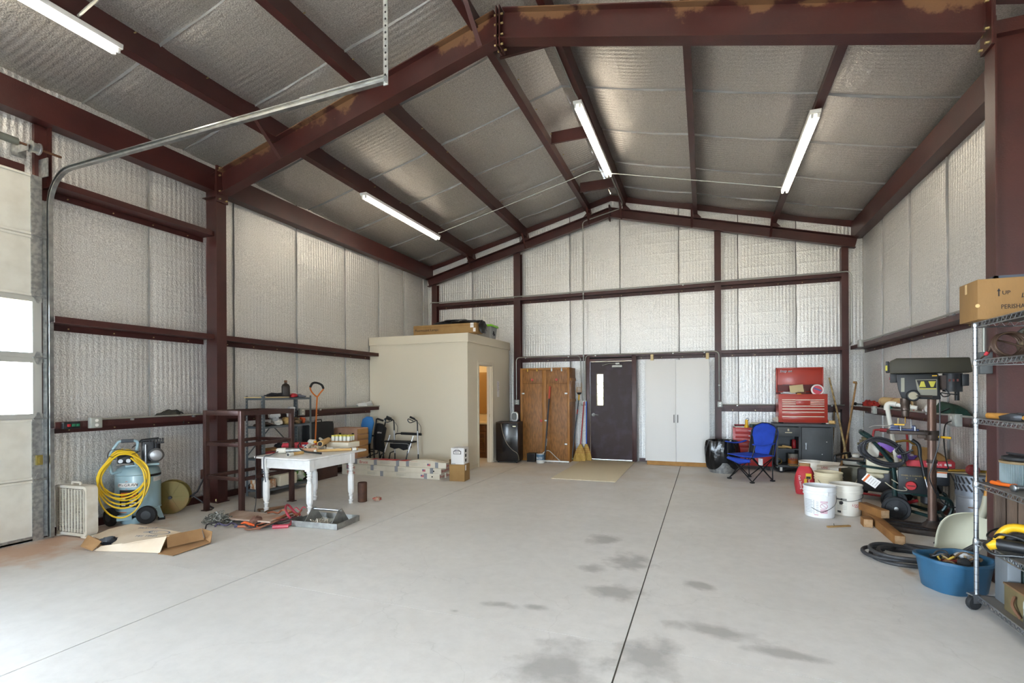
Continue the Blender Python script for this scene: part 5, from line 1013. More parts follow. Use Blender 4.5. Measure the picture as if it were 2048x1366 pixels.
# ---- small things at the cabinet foot
q = F(1063, 923); t = thing('speaker_cube', 'small black speaker cube on the floor before the oak cabinet', 'speaker', (q.x, q.y+.03, 0), 4)
MB().bb(-.09, -.09, 0, .09, .09, .18).build('cabinet', BLACKP, t, bev=.008); MB().bb(-.08, -.094, .01, .08, -.09, .17).build('grille', mat('grille_cloth', '201c1a', .9), t)
def paint_can(loc, rz, label, r, h, body, band, txt=None, txtm=None, z0=.25, z1=.85):
    t = thing('paint_can', label, 'paint can', loc, rz); MB().lathe([(r*.96, 0), (r, .006), (r, h-.01), (r*1.02, h-.004), (r*.97, h)], 24).build('can', body, t)
    MB().lathe([(r*1.005, h*z0), (r*1.005, h*z1)], 24, cap=False).build('label_band', band, t); MB().lathe([(r*.9, h-.006), (r*.9, h+.002), (r*.6, h+.002)], 24).build('lid', GALV, t)
    MB().tube([(r, 0, h*.8), (r*.8, -r*.8, h*.55), (0, -r*1.15, h*.42), (-r*.8, -r*.8, h*.55), (-r, 0, h*.8)], .003, 5, 4).build('bail', GALV, t)
    if txt: text('lettering', txt, r*.75, txtm or PAPER, t, (0, -r*1.01-.002, h*.55), (90, 0, 0))
    return t
q = F(1080, 926); paint_can((q.x, q.y+.02, 0), 6, 'white and blue paint can on the floor before the rake', .083, .195, mat('can_white', 'd4d2cc', .5), mat('can_blue', '54748c', .5), 'ROY', None, .35, .95)
STRAW = mat('broom_straw', 'b3924e', .9, 0, '9a7a3a', 60, .4, .6, .5, 90, stretch=(1, 1, .1))
def broom(base, top, handle, label, w_=.17):
    t = thing('straw_broom', label, 'broom', base); d = Vector(top)-Vector(base); MB().tube([d*.25, d], .012, 8).build('handle', handle, t)
    MB().loft([[(d.x*z/d.z+a*w_, d.y*z/d.z+b_*.035, z) for a, b_ in ((-1, -.6), (-.5, -1), (.5, -1), (1, -.6), (1, .6), (.5, 1), (-.5, 1), (-1, .6))] for w_, z in ((w_*.98, 0), (w_, .05), (w_*.78, .2), (w_*.4, .3), (.02, .36))]).build('bristles', STRAW, t)
    for z, q_ in ((.18, .83), (.22, .72), (.26, .6)): MB().loft([[(d.x*z/d.z+a*w_*q_, d.y*z/d.z+b_*.037, z+dz) for a, b_ in ((-1, -.6), (-.5, -1), (.5, -1), (1, -.6), (1, .6), (.5, 1), (-.5, 1), (-1, .6))] for dz in (0, .006)]).build('stitching', mat('red_thread', '8a4a30', .8), t)
b1 = F(1163, 920); broom((b1.x, 10.50, 0), (-2.44, 10.70, 1.27), mat('red_handle', 'a82a2e', .45), 'straw broom with red handle left of the entry door', .13)
broom((b1.x+.13, 10.62, 0), (-2.40, 10.74, 1.27), mat('blue_handle', '1f4fae', .4), 'straw broom with blue handle half hidden next to the door frame', .11)
t = thing('fruit_picker', 'long pole fruit picker with wire basket leaning left of the outlet', 'fruit picker', (-2.66, 10.45, 0))
MB().tube([(.0, 0, .02), (.10, .26, 1.32)], .012, 8).build('pole', mat('pole_grey', '4a525a', .5), t); MB().tube([(.075, .196, 1.0), (.083, .217, 1.1)], .013, 8).build('pole_band', KN, t); MB().tube([(.1, .26, 1.3), (.105, .27, 1.42)], .016, 8).build('socket', mat('yellow_plastic'), t)
mb = MB()
for k in range(10): a = 2*math.pi*k/10; mb.tube([(.107+.025*math.cos(a), .27+.02*math.sin(a), 1.42), (.107+.055*math.cos(a), .265+.035*math.sin(a), 1.48), (.107+.055*math.cos(a), .265+.035*math.sin(a), 1.58 if k % 3 else 1.68)], .0028, 5)
for z in (1.50, 1.58): mb.tube([(.107+.055*math.cos(2*math.pi*k/14), .265+.035*math.sin(2*math.pi*k/14), z) for k in range(14)], .0028, 5, closed=True)
mb.build('wire_basket', mat('orange_wire', 'b5843a', .4), t); MB().lathe([(.025, 1.42), (.05, 1.45), (.052, 1.47)], 14, (.107, .268, 0), sy=.7).build('basket_pad', BLACKP, t)
q = F(1133, 921); t = thing('dustpan', 'pale green dustpan lying on the floor by the straw broom', 'dustpan', (q.x, q.y, 0), 12)
MB().grid(lambda u, v: (-.16+.3*u, -.12+.22*v, .008+.03*u*u+.03*abs(2*v-1)**4*u), 8, 8).build('pan', mat('pale_green_plastic', '8fae94', .5), t, solid=.006); MB().tube([(.13, -.01, .04), (.3, .0, .06)], .016, 8).build('handle', mat('pale_green_plastic'), t)
# ---- door mat
def carpet():
    m = mat('carpet_fleck', 'd8cdb4', .95, 0, 'b8aa8b', 160, .42, .6, .6, 300); return m
MB().bb(-2.47, 8.26, 0, -1.37, 10.74, .012).build('door_mat', carpet(), label='beige flecked carpet mat before the entry door', cat='mat', bev=.004)
# ---- white wardrobe
WC = mat('melamine_white', 'd6d5d2', .45); t = thing('white_wardrobe', 'tall white two door cabinet on a wooden plinth', 'cabinet', (-.52, 10.46, 0))
MB().bb(-.60, .02, .09, .60, .33, 2.10).build('carcass', WC, t); MB().bb(-.58, .03, 0, .59, .31, .088).build('plinth', mat('pine_plinth', 'a67a42', .7, 0, '976c36', 8), t, bev=.003)
for x0, x1, hx in ((-.605, -.016, -.05), (-.012, .605, .02)):
    d = MB().bb(x0, 0, .085, x1, .02, 2.11).build('door', WC, t, bev=.002); MB().bb(hx-.006, -.026, .86, hx+.006, -.018, 1.02).bb(hx-.005, -.02, .865, hx+.005, 0, .88).bb(hx-.005, -.02, 1.0, hx+.005, 0, 1.015).build('handle', mat('black_metal', '1a1a1c', .4, .5), d)
for i, x in enumerate((-1.0, .055)): MB().bb(x-.03, 10.56, 2.10, x+.03, 10.62, 2.24).build('wood_brace', mat('pale_pine', 'c8b488', .7), label='short pale wooden brace above the %s of the white cabinet' % ('left end', 'right end')[i], cat='brace', bev=.012, group='wardrobe braces')
# ---- bin with black liner
q = F(1445, 948); t = thing('trash_can', 'galvanised trash can wrapped in a shiny black liner', 'trash can', (q.x, q.y+.24, 0))
mb = MB(); n = 40; mb.loft([[((r_+.006*(k % 2))*math.cos(2*math.pi*k/n), (r_+.006*(k % 2))*math.sin(2*math.pi*k/n), z) for k in range(n)] for r_, z in ((.21, .0), (.215, .01), (.25, .52), (.26, .53))]); mb.build('can', GALV, t)
LIN = mat('black_liner', '101012', .22, bump=.9, bscale=9)
rnd = random.Random(5); n = 56; rings = []
for r_, z in ((.235, .06), (.265, .10), (.285, .2), (.295, .32), (.29, .44), (.275, .54), (.265, .58), (.25, .585), (.235, .57), (.225, .45), (.2, .3)):
    rings.append([((r_+.012*math.sin(9*2*math.pi*k/n+z*6)+.008*math.sin(17*2*math.pi*k/n-z*9))*math.cos(2*math.pi*k/n), (r_+.012*math.sin(9*2*math.pi*k/n+z*6)+.008*math.sin(17*2*math.pi*k/n-z*9))*math.sin(2*math.pi*k/n), z+(.14*max(0, math.cos(2*math.pi*k/n+1.35))**8 if z < .12 else 0)) for k in range(n)])
MB().loft(rings, cap=False).build('liner', LIN, t)
# ---- camp chair
t = thing('camp_chair', 'blue folding camp chair with black frame before the red tool cabinet', 'folding chair', (.71, 9.22, 0), -48)
BL = mat('chair_blue', '1f45b4', .8, 0, '193a9c', 5, .4, .7); BKT = mat('chair_tube', '17181a', .4, .3)
W2, D2 = .24, .22; ft = {'fl': (-W2, -D2), 'fr': (W2, -D2), 'br': (W2, D2), 'bl': (-W2, D2)}
for k, (x, y_) in ft.items(): MB().bb(x-.028, y_-.028, 0, x+.028, y_+.028, .025).build('foot', BLACKP, t, bev=.006)
for a, b_ in (('fl', 'fr'), ('fr', 'fl'), ('fr', 'br'), ('br', 'fr'), ('br', 'bl'), ('bl', 'br'), ('bl', 'fl'), ('fl', 'bl')):
    A, B = ft[a], ft[b_]; MB().tube([(A[0], A[1], .02), (B[0]*1.05, B[1]*1.08, .41 if 'f' in b_ else .40)], .009, 8).build('leg', BKT, t)
for s in (-1, 1):
    MB().tube([(s*W2, D2, .02), (s*W2*1.02, D2+.0, .45), (s*W2*1.0, D2+.10, .90)], .009, 8, 3).build('back_post', BKT, t)
    MB().tube([(s*W2*1.05, -D2*1.08, .41), (s*W2*1.14, -D2*1.0, .52), (s*W2*1.2, -D2*.9, .615)], .008, 8, 3).build('arm_post', BKT, t)
    MB().grid(lambda u, v: (s*(W2*1.12+.05*(v-.5)+.02), -D2*1.1+(D2*2.0)*u, .625-.03*math.sin(math.pi*u)+.01*math.sin(math.pi*v)), 8, 4).build('armrest', BL, t, solid=.012)
MB().grid(lambda u, v: (-W2*1.08+W2*2.16*u, -D2*1.12+D2*2.2*v, .425-.05*math.sin(math.pi*u)*math.sin(math.pi*min(1, v*1.0))**.5), 12, 10).build('seat', BL, t, solid=.012)
def bk(u, v):
    wv_ = (.25 if v < .55 else .265)*(1 if v < .7 else math.sqrt(max(0.02, 1-((v-.7)/.31)**2))); 
    return ((2*u-1)*wv_, D2+.02+.10*v+.05*(1-(2*u-1)**2)*.6, .40+.54*v)
MB().grid(bk, 14, 16).build('backrest', BL, t, solid=.02)
pip = [bk(0, v/12) for v in range(12)]+[bk(u/10, 1) for u in range(11)]+[bk(1, 1-v/12) for v in range(1, 13)]
MB().tube([Vector(p_)+Vector((0, -.012, .004)) for p_ in pip], .008, 6).build('piping', BLACKP, t)
for s in (-1, 1): MB().grid(lambda u, v: tuple(Vector(bk(.5+s*(.5-.2*u*(1-v)**1.0-.02*u), .05+.62*v))+Vector((0, -.016, 0))), 5, 10).build('side_panel', BKN, t, solid=.006)
MB().grid(lambda u, v: (-W2+.48*u, -D2*1.12-.03*math.sin(math.pi*v), .40-.10*v*(1-.6*abs(2*u-1))-.02), 10, 4).build('front_valance', BL, t, solid=.008); MB().bb(.14, .02, .27, .22, .03, .38).build('care_tag', PAPER, t)
# ---- roller cabinet
RDT = mat('tool_chest_red', '9c211f', .35, coat=.2); t = thing('roller_tool_cabinet', 'red roller tool cabinet half hidden behind the camp chair', 'tool cabinet', (.83, 10.40, 0), -2)
MB().bb(-.33, .015, .08, .33, .38, .79).build('body', RDT, t, bev=.006)
for z0, z1 in ((.68, .77), (.60, .675), (.51, .595), (.42, .505), (.33, .415), (.1, .32)):
    d = MB().bb(-.29, 0, z0, .29, .016, z1).build('drawer', RDT, t, bev=.003); MB().bb(-.06, -.02, z1-.045, .06, -.004, z1-.03).build('pull', CHROME, d, bev=.003)
for x in (-.27, .27):
    for y_ in (.06, .32): MB().lathe([(.01, -.012), (.036, -.012), (.036, .012), (.01, .012)], 14).build('caster', RUBBER, t, loc=(x, y_, .036), rot=(90, 0, 0)); 
def on_cab(x, y_, z=.79): return (.83+x, 10.40+y_, z)
for k, (c, lab) in enumerate((('d9d5ca', 'white booklet lowest in the small stack on the red roller cabinet'), ('2c3338', 'dark booklet in the middle of the small stack'), ('8a2c30', 'red booklet topmost of the small stack'))): MB().box((.63, 10.52, .80+k*.018), (.17, .12, .016), (0, 0, 4+k*9)).build('booklet', mat('book_'+c, c, .6), label=lab, cat='booklet', group='booklets on the roller cabinet')
t = thing('flashlight', 'yellow flashlight standing on the red roller cabinet', 'flashlight', on_cab(-.09, .06)); MB().lathe([(.038, 0), (.04, .03), (.026, .06), (.026, .13), (.022, .15)], 16).build('body', mat('yellow_plastic'), t); MB().tube([(.02, 0, .12), (.04, 0, .16), (.02, 0, .18), (-.01, 0, .16)], .004, 6, 4).build('lanyard', BLACKP, t)
MB().bb(.80, 10.47, .79, 1.1, 10.62, .85).build('green_case', mat('dark_green_case', '1f3a34', .5), label='flat dark green case on the red roller cabinet', cat='case', bev=.006); MB().tube([(.82, 10.55, .868), (1.05, 10.53, .868)], .018, 10).build('rolled_paper', mat('cream_paper', 'c9c2a8', .8), label='rolled cream paper on the dark green case', cat='paper roll')
# ---- grey work cart
GY = mat('cart_grey', '4a4d4f', .5, 0, '424547', 4); t = thing('work_cart', 'grey steel work cart with open bay and wheels under the red chest', 'work cart', (1.65, 10.20, 0))
MB().bb(-.47, 0, .84, .49, .52, .89).build('top', GY, t, bev=.004)
MB().bb(-.44, .02, .12, -.41, .5, .84).bb(.42, .02, .12, .45, .5, .84).bb(-.44, .48, .12, .45, .5, .84).bb(-.44, .02, .10, .45, .5, .14).bb(-.08, .02, .12, -.04, .5, .84).build('frame', GY, t)
MB().bb(-.41, .03, .42, -.08, .48, .435).build('shelf', GY, t)
d = MB().bb(-.42, .005, .66, -.06, .03, .83).build('drawer', GY, t, bev=.003); MB().bb(-.30, -.02, .725, -.19, -.005, .74).bb(-.26, -.012, .76, -.235, .005, .80).build('drawer_pull', mat('pull_tan', 'a89a80', .4, .5), d)
d = MB().bb(-.035, .005, .125, .425, .022, .83).build('door', GY, t, bev=.003); MB().box((.03, -.008, .54), (.022, .016, .03)).build('lock', CHROME, d); MB().tube([(.03, -.015, .54), (.028, -.02, .44)], .008, 8).build('door_handle', CHROME, d)
for x, z in ((.35, .58), (.28, .36)): MB().cyl((x, 0, z), (x, .006, z), .008, n=8).build('paint_chip', PAPER, d)
for x, y_ in ((-.36, .06), (.38, .06), (-.36, .44), (.38, .44)):
    w_ = MB().lathe([(.02, -.018), (.055, -.018), (.06, 0), (.055, .018), (.02, .018)], 18).build('caster', RUBBER, t, loc=(x, y_, .06), rot=(90, 0, 0)); MB().bb(-.02, -.03, -.024, .02, .04, .024).build('fork', WHITEP, w_)
MB().lathe([(.03, 0), (.035, .01), (.035, .14), (.02, .16)], 14, (1.52, 10.4, .436)).build('red_canister', mat('red_paint'), label='red canister on the inner shelf of the grey cart', cat='canister')
for k, (x, y_) in enumerate(((1.30, 10.34), (1.38, 10.30))): MB().tube([(x-.06, y_, .458+k*.02), (x+.08, y_-.05, .458)], .02, 10).build('pipe_fitting', TANP, label='tan pipe fitting on the inner shelf of the grey cart, %s' % ('left one', 'right one')[k], cat='pipe', group='fittings in the cart')
q = PY(1585, 930, 10.33); paint_can((1.50, 10.36, .141), 0, 'orange and grey paint can in the lower bay of the grey cart', .085, .2, mat('can_grey', 'a8a49c', .4, .4), mat('can_orange', 'b86a2a', .5), 'RED', mat('red_paint'), .1, .55)
MB().tube([(1.27+.045*math.cos(a/8*6.283), 10.35, .19+.045*math.sin(a/8*6.283)) for a in range(8)], .012, 8, closed=True).build('hose_clamp', mat('brass_ring', '7a6638', .4, .5), label='brass coloured ring in the lower bay of the grey cart', cat='ring')
plate([(1.42, 10.12, .142), (1.62, 10.14, .142), (1.66, 10.3, .142), (1.40, 10.3, .142)], .004).build('kraft_paper', mat('kraft', 'b59a68', .9), label='crumpled kraft paper under the orange paint can', cat='paper')
# ---- red tool chest
RDC = mat('chest_red', 'a03020', .38, coat=.15); t = thing('tool_chest', 'red tool chest with raised lid and many drawers on the grey cart', 'tool chest', (1.64, 10.24, .895))
MB().bb(-.385, 0, .02, .385, .40, .53).build('body', RDC, t, bev=.005); MB().bb(-.3, .05, 0, .3, .35, .02).build('riser', mat('dark_red', '5a1a16', .5), t)
ALT = mat('drawer_trim', 'c9b8a4', .4, .3)
def drawer(x0, x1, z0, z1, tr=True):
    d = MB().bb(x0, -.008, z0, x1, .005, z1).build('drawer', RDC, t, bev=.002)
    if tr: MB().bb(x0, -.02, z1-.015, x1, -.006, z1-.001).build('pull_trim', ALT, d)
for k in range(3):
    drawer(-.33, -.115, .40-k*.036, .433-k*.036); drawer(.115, .33, .40-k*.036, .433-k*.036)
drawer(-.112, .112, .328, .433); drawer(-.33, .33, .275, .322); drawer(-.33, .33, .22, .27); drawer(-.33, .33, .14, .215); drawer(-.33, .33, .06, .135, True)
ld = MB().bb(-.385, .36, .56, .385, .40, 1.02).bb(-.385, .33, .56, -.365, .4, 1.02).bb(.365, .33, .56, .385, .4, 1.02).bb(-.385, .33, 1.0, .385, .4, 1.02).build('lid', RDC, t, bev=.003)
MB().bb(-.36, .345, .58, .36, .362, .70).build('lid_panel', mat('dark_red'), ld); MB().bb(-.385, .37, .5, .385, .4, .57).build('lid_skirt', mat('dark_red'), t)
text('brand_lettering', 'Snap-on', .062, mat('badge_silver'), ld, (-.22, .357, .955), (90, 0, 0), .002, shear=.2); MB().bb(-.30, .35, .945, -.11, .358, .953).build('badge_back', INK, ld)
for x in (-.28, .18): MB().tube([(x, .34, .70), (x+.12, .33, .70)], .005, 6).build('stay', CHROME, t)
MB().bb(-.392, .12, .38, -.385, .22, .44).build('side_handle', CHROME, t, bev=.003)
MB().box((1.56, 10.36, 1.52), (.22, .012, .14), (-14, -6, 0)).build('wooden_plaque', mat('pale_stained_wood', 'b9a880', .8, 0, '8a6a50', 4, .55, .7), label='pale stained wooden plaque propped in the open red chest', cat='plaque', bev=.002)
MB().box((1.62, 10.40, 1.465), (.18, .02, .10), (-10, -8, 0)).build('brown_folder', mat('brown_folder', '6a4034', .8), label='brown folder behind the wooden plaque', cat='folder')
t = thing('round_lid', 'round white container lid with red print propped in the red chest', 'lid', (1.885, 10.345, 1.495)); MB().lathe([(.0995, 0), (.103, .006), (.1, .014), (.09, .018)], 30).build('rim', PAPER, t, rot=(78, 0, 0)); MB().lathe([(.0, .0182), (.078, .0186), (.078, .0196), (0, .0192)], 26).build('red_print', mat('red_print', 'c04a58', .6), t, rot=(78, 0, 0)); MB().box((0, -.026, .012), (.13, .002, .026), (-12, 24, 0)).build('blue_print', mat('blue_print', '5a6a9a', .6), t)
MB().blob((1.43, 10.38, 1.425), (.12, .09, .04), 23, .4).build('plastic_film', PB, label='crumpled clear plastic in the open red chest', cat='plastic film'); MB().bb(1.56, 10.26, 1.425, 1.62, 10.30, 1.436).build('yellow_tape', mat('yellow_plastic'), label='yellow tape roll edge in the open red chest', cat='tape')
MB().blob((1.245, 10.38, .955), (.06, .06, .05), 33, .4, flat=.891).build('plastic_bundle', mat('cream_film', 'cfc4b4', .5, trans=.2), label='cream plastic bundle left of the red chest on the grey cart', cat='bundle')
for k, (a, b_) in enumerate((((2.02, 10.34, .905), (2.10, 10.30, .905)), ((2.06, 10.42, .925), (2.16, 10.34, .912)), ((2.05, 10.26, .925), (2.13, 10.22, .925)))): MB().tube([a, b_], .02+.012*(k == 2), 12).build('tube_offcut', TANP if k else PVC, label='short tube offcut right of the red chest, %s' % ('white one', 'tan one behind', 'thick tan one in front')[k], cat='tube', group='tube offcuts on the cart')
# ---- leaning poles
for lab, a, b_, r_, c in (('pale bamboo pole leaning left against the corner post', (2.36, 10.25, .0), (2.12, 10.6, 1.72), .018, 'b39a68'), ('copper coloured pole leaning right with an elbow on top', (2.22, 10.35, 0), (2.55, 10.66, 1.60), .018, 'a87c4e'), ('crooked brown stick leaning behind the bamboo pole', (2.10, 10.5, .0), (2.22, 10.7, 1.1), .016, '6e5638')):
    P0, P1 = Vector(a), Vector(b_); m_ = (P0+P1)/2+Vector((.012, 0, 0)); t = thing('leaning_pole', lab, 'pole', a, group='leaning poles'); MB().tube([Vector(), m_-P0, P1-P0], [r_*1.1, r_*.8], 8, 6).build('shaft', mat('pole_'+c, c, .7, 0, '7a6240', 20), t)
    if 'copper' in lab: MB().tube([P1-P0, P1-P0+Vector((.0, 0, .03)), P1-P0+Vector((-.04, -.02, .03))], .022, 8).build('elbow', mat('pole_a87c4e'), t)
    if 'bamboo' in lab:
        for k in range(1, 5): q = (P1-P0)*(k/5)+Vector((.012*(1-abs(2*k/5-1)), 0, 0)); MB().cyl(q-Vector((0, 0, .006)), q+Vector((0, 0, .006)), r_*1.15, n=8).build('node', mat('pole_b39a68'), t)
# ================================================================ RIGHT SIDE
# ---- cement bag, buckets
q = F(1603, 990); t = thing('cement_bag', 'red and yellow bag of fast setting cement standing open', 'cement bag', (q.x+.06, q.y+.12, 0), facing(q)+6)
mb = MB(); rr = [(.105, .08, 0), (.12, .095, .03), (.125, .105, .13), (.12, .10, .24), (.105, .085, .32), (.085, .06, .37), (.06, .035, .40)]
mb.loft([[(a*(1+.06*math.sin(5*k+z*20))*math.copysign(abs(math.cos(2*math.pi*k/24))**.6, math.cos(2*math.pi*k/24)), b_*math.copysign(abs(math.sin(2*math.pi*k/24))**.6, math.sin(2*math.pi*k/24)), z) for k in range(24)] for a, b_, z in rr]); mb.build('sack', mat('sack_red', 'b23038', .6, bump=.5, bscale=10), t)
YL = mat('sack_yellow', 'c9a62a', .6)
for x0, x1, z0, z1 in ((.0, .07, .23, .31), (-.02, .015, .11, .23), (.02, .085, .015, .085)): MB().bb(x0, -.128, z0, x1, -.10, z1).build('yellow_panel', YL, t, bev=.002)
MB().bb(.005, -.1295, .235, .06, -.127, .27).build('dark_print', INK, t); text('lettering', 'Fast Setting', .042, PAPER, t, (-.065, -.118, .18), (90, 80, 0)); text('lettering', 'Fast Setting', .032, PAPER, t, (.048, -.118, .16), (90, 84, 0))
MB().loft([[(.07*math.cos(a/10*6.283), .03*math.sin(a/10*6.283), z) for a in range(10)] for z in (.39, .44)], cap=False).build('torn_top', CBB, t, solid=.003); MB().grid(lambda u, v: (.115+.03*u, -.03+.10*v, .08+.2*u*(1-v)+.12*v), 4, 4).build('grey_side', mat('sack_grey', '9a9484', .7), t)
BW = mat('bucket_white', 'dcdcdc', .35); BC = mat('bucket_cream', 'd6d0c4', .4)
def bucket(loc, m, label, rz=0, detail=None):
    t = thing('bucket', label, 'bucket', loc, rz, group='plastic buckets')
    MB().lathe([(r_*1.1, z_) for r_, z_ in [(.10, 0), (.134, .002), (.139, .01), (.148, .25), (.150, .26), (.157, .262), (.157, .274), (.151, .276), (.151, .295), (.158, .297), (.158, .308), (.152, .31), (.152, .345), (.158, .347), (.158, .362), (.151, .364), (.147, .36), (.143, .25), (.131, .012), (.1, .010)]], 40).build('shell', m, t)
    MB().tube([(.158, -.02, .285), (.17, -.06, .22), (.14, -.13, .15), (.05, -.18, .09), (.0, -.165, .08), (-.08, -.155, .12)] if detail == 'a' else [(.158, 0, .285), (.15, -.1, .22), (.0, -.17, .18), (-.15, -.1, .22), (-.158, 0, .285)], .0028, 6, 5).build('bail', mat('bail_wire', '3a3a3c', .4, .6), t)
    MB().box((.06 if detail == 'a' else .15, -.15 if detail == 'a' else 0, .285), (.05, .02, .05)).build('bail_ear', m, t, bev=.004)
    return t
def wrapt(t, r0, r1, z0, z1, a0, a1, m, name):   # printed patch following a bucket wall
    rr_ = lambda z: (.1395+.009*z/.25)*1.1
    return MB().grid(lambda u, v: ((rr_(z0+(z1-z0)*v)+.0012)*math.sin(R(a0+(a1-a0)*u)), -(rr_(z0+(z1-z0)*v)+.0012)*math.cos(R(a0+(a1-a0)*u)), z0+(z1-z0)*v), 8, 1).build(name, m, t)
FG = mat('faint_grey_print', 'a6a9ae', .6); FP = mat('pink_print', 'b8607c', .6)
q = F(1638, 1036); t = bucket((q.x+.03, q.y+.13, 0), BW, 'white bucket with measuring print nearest the camera', facing(q), 'a')
for k in range(9): wrapt(t, 0, 0, .20-k*.018, .207-k*.018, -62, -28+3*(k % 2), FG, 'text_line')
wrapt(t, 0, 0, .045, .21, -22, -20, FG, 'scale_line'); 
for k in range(7): wrapt(t, 0, 0, .06+k*.021, .066+k*.021, -12, -4, FG, 'scale_tick')
wrapt(t, 0, 0, .035, .042, -20, -4, FP, 'text_line')
ring = MB().tube([(.1612*math.sin(R(16+13*math.cos(2*math.pi*k/20))), -.1612*math.cos(R(16+13*math.cos(2*math.pi*k/20))), .145+.03*math.sin(2*math.pi*k/20)) for k in range(20)], .002, 5, closed=True).build('prohibition_ring', FP, t); MB().tube([(.1622*math.sin(R(8)), -.1622*math.cos(R(8)), .165), (.1622*math.sin(R(25)), -.1622*math.cos(R(25)), .125)], .002, 5).build('prohibition_bar', FP, t)
for z in (.195, .183, .1, .09, .08, .07, .06): wrapt(t, 0, 0, z, z+.005, 3, 30, FP, 'text_line')
q = F(1688, 1032); t = bucket((q.x+.05, q.y+.14, 0), BC, 'cream bucket with black label right of the white bucket', facing(q)+8)
lb = wrapt(t, 0, 0, .03, .21, -42, -4, mat('label_cream2', 'c9c4b8', .6), 'label'); wrapt(t, 0, 0, .185, .208, -41, -5, INK, 'label_header'); MB().blob((-.064, -.145, .155), (.025, .012, .02), 4, .5).build('label_picture', INK, t)
for k in range(5): wrapt(t, 0, 0, .12-k*.011, .124-k*.011, -40, -8+4*(k % 2), mat('grey_print'), 'text_line')
wrapt(t, 0, 0, .035, .06, -40, -26, INK, 'barcode')
for k, ch in enumerate('LOCAL'): a = R(18+k*9); text('lettering', ch, .034, REDINK, t, (.1612*math.sin(a), -.1612*math.cos(a), .135), (90, 0, math.degrees(a)))
wrapt(t, 0, 0, .11, .116, 25, 55, REDINK, 'text_line')
q = F(1655, 1003); bucket((q.x+.06, q.y+.25, 0), mat('bucket_yellowed', 'cfc2a2', .5), 'yellowed bucket behind the two front buckets', 20)
q = F(1640, 975); bucket((q.x-.07, q.y+.30, 0), BC, 'small cream bucket behind the torn carton', 30)
q = F(1662, 980); t = thing('torn_carton', 'torn white carton with red print behind the buckets', 'carton', (q.x+.0, q.y+.16, 0), -12)
WT = mat('white_card_dirty', 'cfc8bc', .8, 0, 'bdb2a2', 9); MB().bb(-.15, -.12, 0, .13, .12, .33).build('body', WT, t, bev=.004)
for k, pts in enumerate((((.13, -.12, .33), (.24, -.1, .345), (.25, .05, .335), (.13, .12, .33)), ((-.15, .12, .33), (.13, .12, .33), (.16, .22, .37), (-.1, .2, .38)), ((.0, -.12, .33), (.13, -.12, .33), (.17, -.17, .36), (.06, -.15, .35)))): plate(pts, .004).build('torn_flap', WT, t)
for k in range(3): text('lettering', ('Acoustic', 'LAB', 'USG')[k], .045, REDINK, t, (-.05+.1*(k == 1), -.122, .18+.07*k), (90, 0, 0))
MB().bb(.13, -.1, .05, .134, .1, .28).build('grey_side', mat('grey_card', '8a8378', .85), t)
a, b_ = F(1655, 1055), F(1700, 1053); t = thing('wood_strip', 'short thin wooden strip alone on the floor', 'wood strip', a, math.degrees(math.atan2(b_.y-a.y, b_.x-a.x))); MB().bb(0, -.015, 0, (b_-a).length, .015, .016).build('strip', mat('strip_wood', '9c7a4c', .8, 0, '8a6a3e', 12), t, bev=.002); MB().cyl((.08, 0, .016), (.075, 0, .04), .003, n=6).build('nail', DKMET, t)
# ---- timbers
TM = mat('timber_brown', '8a5f30', .75, 0, '744c22', 5, .35, .65, .3, 30, stretch=(1, 1, 1)); TE = mat('timber_end', 'a98a68', .85, 0, '94734f', 30)
def timber(x, y, z, l_, rz, label, s_=.088):
    t = thing('timber_post', label, 'timber', (x, y, z), rz, 'square timber offcuts'); MB().bb(0, -s_/2, 0, l_, s_/2, s_).build('post', TM, t, bev=.003)
    MB().bb(-.0012, -s_/2+.004, .004, .0005, s_/2-.004, s_-.004).build('end_grain', TE, t)
a, b_ = F(1800, 1090), F(1717, 1019); rz = math.degrees(math.atan2(b_.y-a.y, b_.x-a.x)); timber(a.x, a.y, 0, (b_-a).length, rz, 'long square timber pointing at the camera from under the others')
a = F(1741, 1057); timber(a.x-.01, a.y+.04, 0, .16, 86, 'short timber block left of the long timber'); a = F(1765, 1052); timber(a.x+.02, a.y-.02, .0885, .42, 105, 'timber block lying on top of the long timber')
# ---- wood planks stored flat behind the washer
for k, lab in enumerate(('lower long weathered plank resting along the right wall', 'middle long weathered plank along the right wall', 'upper long weathered plank along the right wall')):
    MB().tube([(2.50+.03*k, 10.3, .56+.05*k), (2.44+.03*k, 7.2, .44+.06*k)], .03, 4).build('stored_plank', mat('weathered_plank', '8d8264', .85, 0, '776c50', 8), label=lab, cat='plank', group='planks along the right wall')
t = thing('plank_rest', 'low wooden trestle under the long planks by the right wall', 'trestle', (2.53, 7.6, 0))
for y_ in (0, 2.2): MB().bb(-.06, y_-.04, 0, .08, y_+.04, .42+.03*y_).build('post', mat('weathered_plank'), t)
